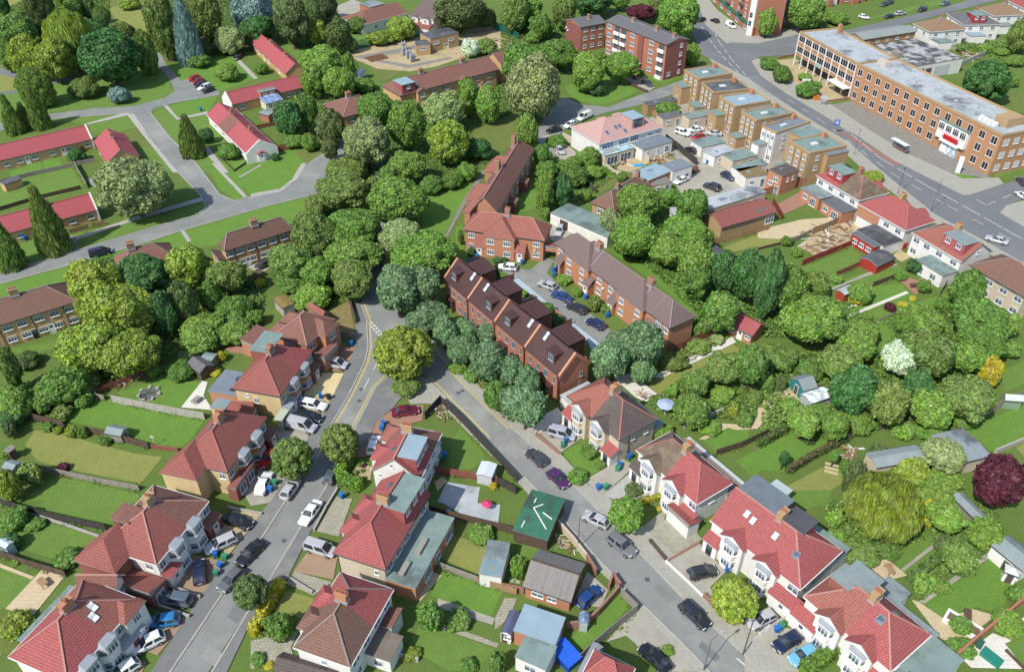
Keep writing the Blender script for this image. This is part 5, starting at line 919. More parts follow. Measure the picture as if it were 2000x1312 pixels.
# ---- flats
h = H('four storey brick flats with white balcony panels', 'flats', 'a3 780,158 1240,338 1402,292', 11.2, 1.2, BRICK_R, T_SLATE, 'gg', name='apartment_block', axis='u', ridge=RTG)
M, ln = h.W['r']; MB().box(.3,.27,-.2, ln-.3,.3,11.1).obj('gable_facing', BRICK_D, h.t, M)
for z in (1.1,3.8,6.5,9.2):
    for x in (.07,.46,.76): h.win('f', x, z, 1.9, 1.4, 3)
    for x in (.2,.31,.92):
        M, ln = h.W['f']; MB().box(x*ln-1.3,-.35,z-1.05, x*ln+1.3,.3,z-.05).obj('balcony', WHITE, h.t); h.win('f', x, z+.05, 2.2, 1.3, 3, DARK)
    h.win('f', .6, z+.3, .8, 1.6, 2); h.win('r', .7, z, 1.0, 1.2, 2, y=.24)
h.win('r', .25, 1.1, 1.4, 1.2, 2, y=.24)
for x in (.3,.68,.95): h.chimney(x*h.L, h.D*.45, 1.1, .8, 1.2, 0)
MB().box(.595*h.L-1.,-.05,0, .605*h.L+1.,.28,11.).obj('stair_bay', BRICK_D, h.t)
MB().box(.6*h.L-1.3,-1.3,2.4, .6*h.L+1.3,.25,2.6).obj('entrance_canopy', CONC, h.t)
h = H('three storey brick flats with dark red windowless gable', 'flats', 'a3 475,148 592,207 775,165', 8.4, 1.2, BRICK_R, T_SLATE, 'gg', name='apartment_block', axis='v', ridge=RTG)
M, ln = h.W['f']; MB().box(.3,.27,-.2, ln-.3,.3,8.3).obj('gable_facing', BRICK_D, h.t, M); h.wins('r', (.22,.5,.8), (1.1,3.8,6.5), 1.3, 1.2); h.chimney(h.L*.6, h.D*.55, 1., .8, 1.2, 0); h.dish('f', .1, 6.); h.dish('f', .2, 5.4)
# ---- pink roofed house
h = H('white house with pale pink hipped roof and blue glazed bays', 'house', 'f5 92,385 470,612 1253,352', 5.4, 3.2, RENDER_W, T_PINK, 'hh', axis='v', ridge=m_plain((.52,.32,.28)))
h.dormer('r', .64, 1.6, 3.8, 2.4, T_PINK, FELT_B, 1, zt=8.7, frame=DARK, ww=2.4, wh=1.7); h.win('r', .14, 3.4, 3.6, 1.5, 4, glass=m_glass((.06,.13,.2))); h.win('r', .38, 3.4, 3., 1.5, 3, glass=m_glass((.06,.13,.2))); h.wins('r', (.8,.92), (3.6,), 1.6, .9, nx=4); h.win('r', .55, 3.4, 2.6, 1.6, 4)
for x, y in ((.2,2.4),(.36,3.2),(.42,3.2),(.45,1.6)): h.sky('r', x, y, .8, 1.2, m_glass((.05,.07,.16)))
h.ext(h.L-.3, h.D*.02, h.L+2.2, h.D*.46, 3., RENDER_P, m_glass((.22,.3,.33)), 0, 'f', [('r',.25,.2,3.4,2.2),('r',.72,.2,3.4,2.2)]); h.ext(h.L-.3, h.D*.5, h.L+4.6, h.D*.97, 3.2, RENDER_W, SLATE_F, 0, 'f', [('r',.15,.6,.5,1.8),('r',.5,.6,.5,1.8),('r',.82,.6,1.3,1.8)]); h.wing('l', .25, 2.6, .9, 'h'); h.wing('l', .5, 2.6, .9, 'h')
b_ = MB().box(h.L-.2,.4,2.95, h.L+1.6,4.6,3.1); b_.obj('balcony', RENDER_P, h.t)
for i in range(9): MB().box(h.L+1.5,.5+i*.48,3.1, h.L+1.6,.6+i*.48,3.95).obj('baluster', RENDER_P, h.t)
MB().box(h.L+1.45,.4,3.95, h.L+1.65,4.6,4.08).obj('handrail', RENDER_P, h.t)
# ---- shop parade, seen from behind
for i, (c, rf, l, wl_) in enumerate((('f6 85,105 255,205 530,95', FELT_G, 'northernmost brick shop block with rounded felt roof', BRICK_S), ('f6 272,240 405,352 735,255', FELT_D, 'second brick shop block with black patched roof', BRICK_S), ('f6 470,395 645,505 955,395', FELT_B, 'third shop block with pale blue roof', BRICK_S), ('f6 708,560 872,655 1160,505', FELT_G, 'fourth shop block with green grey roof', BRICK_S), ('f6 930,718 1090,790 1425,650', SLATE_F, 'fifth shop block with white rear wall and slate roof', RENDER_W), ('f6 1222,872 1452,1012 1810,900', FELT_G, 'southern end shop block with red side wall', BRICK_S))):
    h = H(l, 'shop', c, 8.2, 0, wl_, rf, flat=True, over=.1, parapet=.35, name='shop_building', group='shop parade', trim=BRICK_S)
    h.wins('f', (.2,.5,.8), (3.6,6.2), .9, 1.3, nx=2); h.wins('f', (.35,.75), (.8,), 1.2, 1.4); h.door('f', .15, DARK); h.pipe('f', .34); h.pipe('f', .66); h.pipe('f', .95)
    MB().box(h.L*.1,h.D*.8,8.3, h.L*.25,h.D*.88,9.6).obj('chimney', BRICK_O, h.t); MB().box(h.L*.4,h.D*.35,8.32, h.L*.55,h.D*.5,8.6).obj('rooflight', [m_plain((.6,.62,.62))], h.t)
    h.ext(0.3, -3., h.L*.55, .1, 3. if i % 2 else 5., wl_, FELT_G, wins=[('f',.5,1.,1.,1.2)]); h.wins('r', (.25,.6), (3.6,6.2), .9, 1.2); h.ext(h.L*.2, h.D*.42, h.L+(4.6 if i < 5 else 1.2), h.D-.3, 7.3+.3*(i % 2), BRICK_S, (FELT_D, FELT_G, SLATE_F)[i % 3], name='party_block')
# ---- yard buildings, garages
for c, he, wl_, rf, l, nm, kw in (
 ('f5 1100,118 1495,45 1475,-12', 3., WOOD, FELT_D, 'timber slatted store with dark felt roof', 'storage_shed', {}), ('f5 1300,290 1562,238 1540,168', 2.7, RENDER_P, T_SLATE, 'open fronted slate roofed shed in the yard', 'storage_shed', {}), ('f5 1640,288 1960,228 1862,163', 3., RENDER_P, FELT_G, 'rendered garage with green felt roof and dark rooflights', 'garage', {}),
 ('f6 280,938 545,882 470,795', 2.7, RENDER_W, FELT_G, 'white garage with green felt roof by a red car', 'garage', {}), ('f6 422,1042 645,962 560,890', 2.7, RENDER_W, FELT_L, 'white garage with cluttered pale roof', 'garage', {}), ('f6 620,1088 885,1022 782,935', 2.8, RENDER_P, FELT_G, 'garage with mossy green roof behind the shops', 'garage', {}), ('f6 690,1200 1005,1112 885,1068', 3., RENDER_W, FELT_G, 'white workshop with pale green roof', 'workshop', {}), ('f6 760,1268 1015,1228 1160,1092', 3., RENDER_W, m_noise((.24,.18,.09),(.19,.14,.07),.8), 'white workshop with mossy brown roof', 'workshop', {}), ('f6 1002,1178 1155,1252 1368,1192', 5., BRICK_O, m_noise((.12,.1,.09),(.09,.075,.07),.8), 'two storey brick annex with gravel roof', 'annex', {}),
 ('b3 1545,350 1990,215 1955,135', 3.1, RENDER_P, FELT_L, 'long workshop with pale roof and rooflights', 'workshop', {}), ('f5 890,985 1110,1092 1425,970', 3.3, BRICK_O, FELT_B, 'brick workshop with pale blue roof', 'workshop', {}), ('f5 1425,970 1690,890 1530,800', 3.6, RENDER_W, SLATE_F, 'white workshop with blue grey roof', 'workshop', {}), ('f5 1180,1150 1420,1110 1320,1035', 2.4, RENDER_P, m_noise((.25,.24,.2),(.17,.16,.14),.8), 'low lean-to with dirty roof beside the blue workshop', 'workshop', {}),
 ('b3 1580,700 1685,665 1600,590', 2.4, RENDER_P, FELT_D, 'black roofed garden store among the trees', 'storage_shed', {}), ('b3 1260,330 1290,390 1340,290', 2., WOOD_G, FELT_L, 'small grey hut between the trees', 'hut', {})):
    h = H(l, nm.split('_')[-1], c, he, 0, wl_, rf, flat=True, over=.1, name=nm, group='yard outbuildings'); h.win('f', .3, he*.35, 1.2, 1., 2); h.door('f', .75, m_plain((.2,.25,.3)))
    MB().box(h.L*.3,h.D*.4,he+.12, h.L*.42,h.D*.6,he+.25).obj('rooflight', m_glass((.12,.15,.17)), h.t)
    if 'annex' in nm: h.win('f', .6, 3., 1.3, 1.2); h.win('r', .4, 3., .6, 1., 1); h.win('r', .7, 3., .6, 1., 1)
    if nm == 'garage':
        M, ln = h.W['f']
h = H('brick annex with red pantiled roof and two rooflights', 'annex', 'b3 1650,480 2070,360 1962,255', 2.9, 1.5, BRICK_S, T_RED2, 'gg', name='annex', axis='u', ridge=RT); h.sky('f', .72, 1.4, .8, 1.); h.sky('f', .85, 1.4, .8, 1.); h.win('f', .9, .3, 2.4, 1.9, 3)
h = H('brown roofed bungalow with two chimneys behind tall trees', 'bungalow', 'b3 668,290 842,358 1120,160', 3., 2.6, BRICK_S, T_BROWN, 'hh', axis='v', name='bungalow', ridge=RTG); h.chimney(h.L*.5, h.D*.35, .8,.8,1.1,2); h.chimney(h.L*.5, h.D*.85, .8,.8,1.1,2); h.win('f', .4, 1.)
h = H('row of garages with green felt roof and white doors', 'garage', 'b3 362,372 795,560 915,470', 2.6, 0, WHITE, FELT_G, flat=True, over=.1, name='garage_row', trim=CONC)
for i in range(6): M, ln = h.W['f']; MB().box(ln*(i+.08)/6,.03,.05, ln*(i+.92)/6,.1,2.2).obj('garage_door', [m_plain((.7,.69,.64)), m_plain((.08,.05,.05))][i == 1], h.t); MB().bar((ln*(i+1)/6,0,2.76),(ln*(i+1)/6,h.D,2.76), .12, .06).obj('roof_joint', FELT, h.t)
h = H('small garden house with bright red roof by the terrace end', 'garden house', 'p 1421,632 1470,656 1509,640', 2.4, 1.3, BRICK_O, T_RED, 'gg', axis='u', name='garden_house', ridge=RT); h.door('f', .5); h.win('f', .2, 1., 1., .9); h.win('f', .8, 1., 1., .9)
# ---- white house and substation
h = H('long low white house with purple brown roof among trees', 'house', 'a2 832,192 1182,98 1142,12', 3.4, 2.6, RENDER_W, T_OLD, 'hg', axis='u'); h.wins('f', (.3,.5,.7,.9), (1.,), 1.2)
h = H('tall white gabled house end with dark roof', 'house', 'a2 1185,120 1372,150 1340,-10', 5., 3., RENDER_W, T_GREYB, 'gg', axis='u', ridge=RTG); h.wing('f', .25, 3., .8, 'g', ww=1.); h.wing('f', .7, 3., 1., 'g', ww=1.); h.ext(.5,-3.,h.L-.5,.2,2.3,RENDER_W,T_RED2,1.0,'f')
h = H('red brick outhouse at the top edge', 'outhouse', 'a2 900,60 1010,30 1000,-20', 3., 0, BRICK_R, FELT, flat=True, name='outhouse'); h.win('f', .5, 1.)
h = H('sandy brick substation building with dark flat roof', 'substation', 'a2 1268,255 1350,295 1552,243', 4.6, 0, BRICK_S, FELT_D, flat=True, over=.1, name='substation_building'); h.wins('r', (.2,.72), (2.6,), 2.2, .8, nx=4); h.door('r', .5, m_plain((.6,.5,.1))); h.door('r', .58, WHITE)
h = H('lower brick switch house of the substation', 'substation', 'a2 1240,345 1350,338 1345,300', 3.4, 0, BRICK_S, FELT_D, flat=True, over=.1, name='switch_house'); h.win('f', .5, 1.8)
for i, s in enumerate(('a2 1155,415', 'a2 1185,440', 'a2 1215,465', 'a2 1150,380')):
    p = pts(s)[0]; t = thing('transformer', 'grey finned transformer, '+('first','second','third','rearmost')[i]+' of four in the yard', 'transformer', (p.x,p.y,0), .5, 'transformers'); MB().box(-.8,-.6,.3,.8,.6,2.6).obj('tank', m_plain((.3,.32,.34)), t); MB().cyl((-.5,0,2.6),(-.5,0,3.2),.2,.15).cyl((.5,0,2.6),(.5,0,3.2),.2,.15).obj('bushing', m_plain((.45,.46,.48)), t)
    for k in range(6): MB().box(-.75+k*.28,-.85,.5,-.68+k*.28,.85,2.3).obj('cooling_fin', m_plain((.34,.36,.38)), t)
# ---- office block
OW = m_plain((.74,.73,.72), .5)
h = H('long three storey brick office block with flat roof and red sign', 'office', 'a4 748,490 1838,1030 2050,960', 10.2, 0, BRICK_F, FELT_L, flat=True, over=.12, parapet=.5, name='office_block', dim=(None,13.5), trim=BRICK_S)
OL = h.L
for z in (1.0,4.3,7.6):
    for i in range(14):
        x = .035+.93*i/13
        if z < 6 and 9 <= i <= 11: continue
        h.win('f', x, z, 1.8, 1.9, 2, OW, False, m_glass((.012,.012,.015)))
    for x in (.16,.4,.62,.85): h.win('r', x, z, 1.6, 1.6, 3, OW, glass=m_glass((.2,.24,.28)))
M, ln = h.W['f']; X0, X1 = .655*OL, .835*OL
MB().box(X0,-.9,3.2, X1,.2,7.6).obj('entrance_block', OW, h.t); MB().box(X0-.2,-1.05,7.6, X1+.2,.2,7.75).obj('entrance_roof', FELT_G, h.t)
for i in range(4):
    w_ = (X1-X0)/4; f, g = win_mesh(w_-.5, 1.7, OW, 3, True, m_glass((.02,.02,.025))); q = ob('window', f, h.t, MX(X0+w_*(i+.5), -.94, 5.5)); ob('pane', g, q)
MB().box(X0+(X1-X0)*.28,-1.05,3.6, X0+(X1-X0)*.78,-.9,4.9).obj('sign_board', m_plain((.6,.03,.03), .4), h.t)
tx = bpy.data.curves.new('sign_lettering', 'FONT'); tx.body = 'Living Newport Ply'; tx.size = .72; tx.extrude = .02; tx.align_x = 'CENTER'; tx.align_y = 'CENTER'
to = bpy.data.objects.new('text_source', tx); col.objects.link(to); tm = bpy.data.meshes.new_from_object(to); bpy.data.objects.remove(to); tm.materials.clear(); tm.materials.append(m_plain((.05,.01,.015)))
lt = ob('sign_lettering', tm, h.t, Matrix.Translation((X0+(X1-X0)*.54, -1.08, 4.25)) @ Matrix.Rotation(math.pi/2, 4, 'X')); lt['kind'] = 'stuff'
MB().box(X0+(X1-X0)*.25,-.6,0, X0+(X1-X0)*.8,.1,3.0).obj('entrance_glazing', m_glass((.35,.4,.42)), h.t); MB().box(X0+(X1-X0)*.2,-1.4,2.9, X0+(X1-X0)*.85,.15,3.15).obj('entrance_canopy', OW, h.t)
MB().box(OL*.86,h.D*.35,10.3, OL*.93,h.D*.75,12.4).obj('plant_room', BRICK_S, h.t)
for i in range(4): MB().box(OL*.845+i*1.4-2,h.D*.18,10.35, OL*.845+i*1.4-1,h.D*.26,11.3).obj('cooling_unit', WHITE, h.t)
for i in range(9): MB().box(OL*(.05+.09*i),h.D*(.3+.3*((i*37) % 5)/5),10.33, OL*(.05+.09*i)+.8+(i % 3)*.7,h.D*(.3+.3*((i*37) % 5)/5)+.8,10.7+.2*(i % 2)).obj('roof_vent', m_plain((.42,.43,.43)), h.t)
MB().box(OL*.03,h.D*.4,10.33, OL*.03+3.4,h.D*.4+2.2,11.8).obj('plant_box', m_noise((.5,.42,.36),(.55,.5,.46),.8), h.t)
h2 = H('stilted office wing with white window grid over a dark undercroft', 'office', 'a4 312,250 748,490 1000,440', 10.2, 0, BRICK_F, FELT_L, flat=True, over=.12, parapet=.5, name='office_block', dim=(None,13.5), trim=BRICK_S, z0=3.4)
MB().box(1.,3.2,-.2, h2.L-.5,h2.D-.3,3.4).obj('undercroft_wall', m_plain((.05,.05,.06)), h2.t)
for i in range(9): x = .3+(h2.L-.6)*i/8; MB().box(x-.14,-.12,0, x+.14,.2,10.1).obj('white_fin', OW, h2.t)
for z in (3.9,7.2):
    for i in range(8): h2.win('f', (i+.5)/8*.98+.01, z+.7, h2.L/8-.5, 1.9, 3, OW, False, m_glass((.012,.012,.015)))
MB().box(h2.L*.72,-2.6,3.1, h2.L*.99,.1,3.35).obj('entrance_canopy', OW, h2.t); MB().box(h2.L*.38,-.2,3.6, h2.L*.48,-.1,4.4).obj('name_board', m_plain((.35,.45,.42)), h2.t)
for i in range(6): MB().box(h2.L*.12*i+1.,h2.D*.3+(i % 3)*2,10.33, h2.L*.12*i+1.7,h2.D*.3+(i % 3)*2+.7,10.75).obj('roof_vent', m_plain((.42,.43,.43)), h2.t)
MB().box(h2.L*.1,h2.D*.85,10.3, h2.L*.1+1.,h2.D*.85+1.,13.).obj('chimney', BRICK_O, h2.t)
h = H('workshop with ribbed grey metal roof behind the office', 'workshop', 'a4 790,302 1198,238 1162,175', 5., 1., BRICK_F, m_tile((.24,.27,.26),(.20,.23,.22),(.12,.13,.13),.9,9.,(.3,.3,.28),.3), 'gg', axis='u', name='workshop'); h.wins('f', (.12,.3,.48,.66,.85), (3.2,), 1.3, .8)
for i in range(17): MB().bar((h.L*i/16,0,5.06),(h.L*i/16,h.D/2,6.06), .12, .12).obj('roof_rib', m_plain((.3,.33,.32)), h.t)
h = H('low depot with mottled black and white roof behind the office', 'depot', 'a4 1190,500 1548,440 1245,285', 4.6, 0, RENDER_W, m_noise((.08,.08,.08),(.45,.46,.45),.35,.8,.42,.58), flat=True, over=.1, name='depot'); M, ln = h.W['f']; MB().box(ln*.42,.02,.1, ln*.75,.12,3.6).obj('shutter', m_plain((.5,.52,.54)), h.t); MB().box(ln*.08,.02,1.6, ln*.2,.12,3.4).obj('blue_sign', m_plain((.05,.07,.3)), h.t); MB().box(ln*.24,.02,1.2, ln*.36,.12,3.2).obj('dark_sign', m_plain((.1,.07,.1)), h.t)
MB().box(-.8,h.D*.35,4.7, 1.2,h.D*.5,6.4).obj('plant_box', m_noise((.35,.3,.26),(.25,.22,.2),.8), h.t)
# ---- houses along the main road
h = H('semi with red dormered half and mossy half by the shops', 'house', 'f7 228,282 786,612 1137,482', 5.2, 3., RENDER_W, T_RED, 'hh', axis='u', ridge=RT, half=(.5, T_MOSS), group='semi-detached houses'); h.dormer('f', .34, .9, 5., 2.2, m_noise((.36,.06,.06),(.3,.05,.05),.6), FELT_G, 2, zt=8.2); h.wins('f', (.12,.36,.62,.86), (3.4,), 1.5, 1.2); h.ext(.2, -4., h.L*.46, .2, 2.8, BRICK_O, FELT, 0, 'f', [('f',.3,1.,1.4,1.2),('f',.7,.3,1.8,1.9)]); h.ext(h.L*.52, -4., h.L*.98, .2, 2.8, BRICK_O, m_noise((.13,.145,.155),(.11,.12,.13),.5), 0, 'f', [('f',.25,1.,1.4,1.2),('f',.7,.3,2.,1.9)]); h.wing('b', .3, 3., 1., 'g', ww=1.2); h.chimney(h.L*.55, h.D*.6, .8,1.2,1.,3)
h = H('brick and white semi with large red roof beside the rubble', 'house', 'f7 775,652 1392,1002 1752,862', 5.2, 3., RENDER_W, T_RED, 'hh', axis='u', ridge=RT, group='semi-detached houses'); h.wins('f', (.1,.33,.62,.86), (3.4,), 1.5, 1.2); h.chimney(h.L*.48, h.D*.6, 1.,1.4,1.1,3, BRICK_S); h.wing('b', .3, 3., 1., 'g', ww=1.2); h.wing('b', .7, 3., 1., 'g', ww=1.2); MB().box(.3,.05,2.6, h.L*.46,.32,5.1).obj('brick_facing', BRICK_O, h.t); h.ext(h.L*.42, -5.2, h.L*.98, .2, 2.7, RENDER_W, FELT_D); h.ext(h.L*.45, -7., h.L*.93, -5.25, 2.6, m_plain((.36,.03,.03)), m_noise((.14,.155,.165),(.12,.13,.14),.5), 0, 'f', [('f',.2,.9,1.3,1.),('f',.5,.9,1.3,1.),('f',.8,.9,1.3,1.)])
h = H('white semi with brown roof and grey flat dormer', 'house', 'b4 1157,515 1532,737 1757,652', 5.2, 3., RENDER_W, T_CORAL, 'hg', axis='u', ridge=RTG, group='semi-detached houses'); h.dormer('f', .72, .8, 5.2, 2.2, m_noise((.40,.12,.12),(.34,.1,.1),.6), FELT, 2, zt=8.2); h.wins('f', (.12,.33,.58,.86), (3.4,), 1.5, 1.2); h.win('f', .12, .9); h.chimney(h.L*.5, h.D*.55, 1.,1.2,1.1,3, BRICK_S); h.ext(h.L*.46, -3.8, h.L*.98, .2, 2.8, RENDER_W, FELT_G, 0, 'f', [('f',.25,.4,1.,1.7),('f',.7,.8,1.4,1.3)]); h.win('r', .5, 5.6, .9, .9)
h = H('brown roofed white terrace at the right edge', 'house', 'b4 1587,757 2010,1005 2150,930', 5.2, 3., RENDER_P, T_BROWN, 'hg', axis='u', dim=(None,9), ridge=RTG, group='semi-detached houses'); h.wins('f', (.15,.4,.65,.9), (.9,3.4), 1.5, 1.2); h.chimney(h.L*.6, h.D*.55, 1.,1.2,1.1,3, BRICK_S); h.ext(.4,-3.,h.L*.3,.2,2.7,RENDER_W,FELT_G)
# ---- far houses, top right
for c, m1, l, dm in (('a4 1163,178 1292,242 1505,190', T_TAN, 'grey tan roofed white semi behind the depot', None), ('a4 1418,105 1552,190 1742,132', T_SLATE, 'white semi with red flat dormer in the far row', 1), ('a4 1652,62 1772,122 1962,84', T_TAN, 'tan roofed white semi in the far row', None), ('a4 1880,8 2000,64 2150,30', T_RED, 'red roofed semi in the far top corner', None)):
    h = H(l, 'house', c, 5.2, 2.9, RENDER_W, m1, 'hh', axis='u', ridge=RTG, group='far semi-detached houses'); h.wins('r', (.2,.5,.8), (.9,3.4), 1.4, 1.2); h.wins('f', (.25,.7), (3.4,), 1.3, 1.2); h.chimney(h.L*.5, h.D*.5, .9,.9,1.1,3)
    if dm: h.dormer('r', .4, .8, 4.6, 2.2, m_noise((.36,.05,.06),(.3,.04,.05),.6), FELT_G, 2, zt=8.)
    h.ext(h.L-.2, h.D*.1, h.L+4., h.D*.5, 2.6, RENDER_W, FELT_B if dm else FELT_G)
for c, l in (('a4 620,38 812,18 800,-60', 'red brick and white house at the top behind parked cars'), ('a4 830,0 1010,-22 1000,-90', 'second red brick house at the top edge'), ('a4 450,60 600,40 580,-40', 'white house beside the tall tree at the top')):
    h = H(l, 'house', c, 5.2, 2.8, BRICK_R if 'brick' in l else RENDER_W, T_RED2, 'hh', zc=0., axis='u', group='far semi-detached houses'); h.wins('f', (.25,.7), (.9,3.4), 1.6, 1.3); h.door('f', .5); h.ext(h.L*.38,-1.2,h.L*.62,.2,2.5,BRICK_R,T_RED2,.8,'b')
h = H('red brick corner flats with green shopfronts', 'flats', 'f8 10,-5 192,158 310,80', 14., 0, BRICK_R, FELT, flat=True, name='apartment_block', zc=0., dim=(None,11)); h.wins('f', (.1,.24,.38,.52,.66,.8,.93), (4.,6.8,9.6), 1.4, 1.5); MB().box(.3,-.3,2.6, h.L-.3,.3,3.4).obj('shop_fascia', m_plain((.02,.16,.09)), h.t); h.wins('f', (.12,.3,.48,.66,.84), (.4,), 2.6, 2., nx=3)
for x in (.17,.45,.73):
    for z in (4.,7.,10.): MB().box(x*h.L-1.2,-.9,z, x*h.L+1.2,.3,z+.12).box(x*h.L-1.2,-.9,z+.12, x*h.L+1.2,-.86,z+1.1).obj('balcony', m_plain((.07,.08,.1)), h.t)
h = H('white rendered rounded corner of the top flats', 'flats', 'f8 193,160 305,122 330,60', 15., 0, RENDER_W, FELT, flat=True, name='apartment_block', zc=0., dim=(None,3.)); h.wins('f', (.2,.5,.8), (3.6,6.4,9.2), 1.1, 1.4, frame=DARK); h.wins('l', (.4,), (3.6,6.4), 1.1, 1.4, frame=DARK); MB().box(.2,-.1,-.1, h.L-.2,.32,3.).obj('brick_base', BRICK_R, h.t)
h = H('red brick flats with balconies right of the white corner', 'flats', 'f8 306,120 392,92 400,40', 14., 0, BRICK_R, FELT, flat=True, name='apartment_block', zc=0., dim=(None,5)); h.wins('f', (.3,.75), (1.2,4.5,7.5,10.5), 1.3, 1.5)
for z in (4.,7.,10.): MB().box(.2,-.9,z, h.L*.5,.3,z+.12).box(.2,-.9,z+.12, h.L*.5,-.86,z+1.1).obj('balcony', m_plain((.07,.08,.1)), h.t)
# ---- garden buildings
GREEN_F = m_noise((.045,.17,.10),(.035,.13,.08),.8,.8,c3=(.06,.065,.07))
h = shed('large outbuilding with green felt roof and white battens', 'd3 80,248 345,328 p 1062,962', 2.5, .5, WOOD_D, GREEN_F, 'gg', 'outbuilding', 'outbuilding', None, axis='u')
for a, b_, c, d in ((.2,.1,.25,.8),(.3,.55,.85,.2),(.3,.55,.5,.7),(.6,.5,.9,.42)): MB().bar((a*h.L,b_*h.D,h.zr(a*h.L,b_*h.D)+.08),(c*h.L,d*h.D,h.zr(c*h.L,d*h.D)+.08),.14,.1).obj('white_batten', WHITE, h.t)
h = H('brick garage with grey corrugated two tone roof', 'garage', 'd3 155,668 520,788 625,498', 2.6, 1.7, BRICK_O, m_tile((.30,.28,.24),(.20,.19,.175),(.07,.07,.07),.16,5.,(.2,.2,.19),.5), 'gg', axis='u', name='garage', ridge=WOOD_D); h.win('f', .3, 1., 1.6, .9); h.win('f', .6, 1., 1.2, .9)
h = H('white walled flat garage with a blue ring on its grey roof', 'garage', 'd2 1705,578 1880,608 1990,355', 2.6, 0, RENDER_W, FELT, flat=True, over=.1, name='garage'); ring = MB(); n = 20
for i in range(n):
    a, c = 2*math.pi*i/n, 2*math.pi*(i+1)/n; ring.face([(h.L*.5+math.cos(a)*.85,h.D*.22+math.sin(a)*.85,2.745),(h.L*.5+math.cos(a)*1.,h.D*.22+math.sin(a)*1.,2.745),(h.L*.5+math.cos(c)*1.,h.D*.22+math.sin(c)*1.,2.745),(h.L*.5+math.cos(c)*.85,h.D*.22+math.sin(c)*.85,2.745)])
ring.obj('blue_ring', m_plain((.08,.33,.5)), h.t)
h = H('workshop with pale blue flat roof near the bottom', 'workshop', 'd3 85,1003 402,1112 482,905', 2.9, 0, BRICK_O, FELT_B, flat=True, over=.1, name='workshop'); h.win('r', .4, 1.)
h = H('white workshop with grey green flat roof at the bottom edge', 'workshop', 'd3 95,1198 330,1302 400,1115', 2.8, 0, RENDER_W, FELT_G, flat=True, over=.1, name='workshop'); h.win('f', .5, 1.)
shed('navy roofed white shed beside the pale blue workshop', 'd3 -5,1010 70,1035 130,865', 2.2, .3, WHITE, m_noise((.10,.12,.2),(.085,.1,.17),.5), 'gg', door=('f',.3), win=('f',.6))
GRN = m_plain((.03,.20,.22))
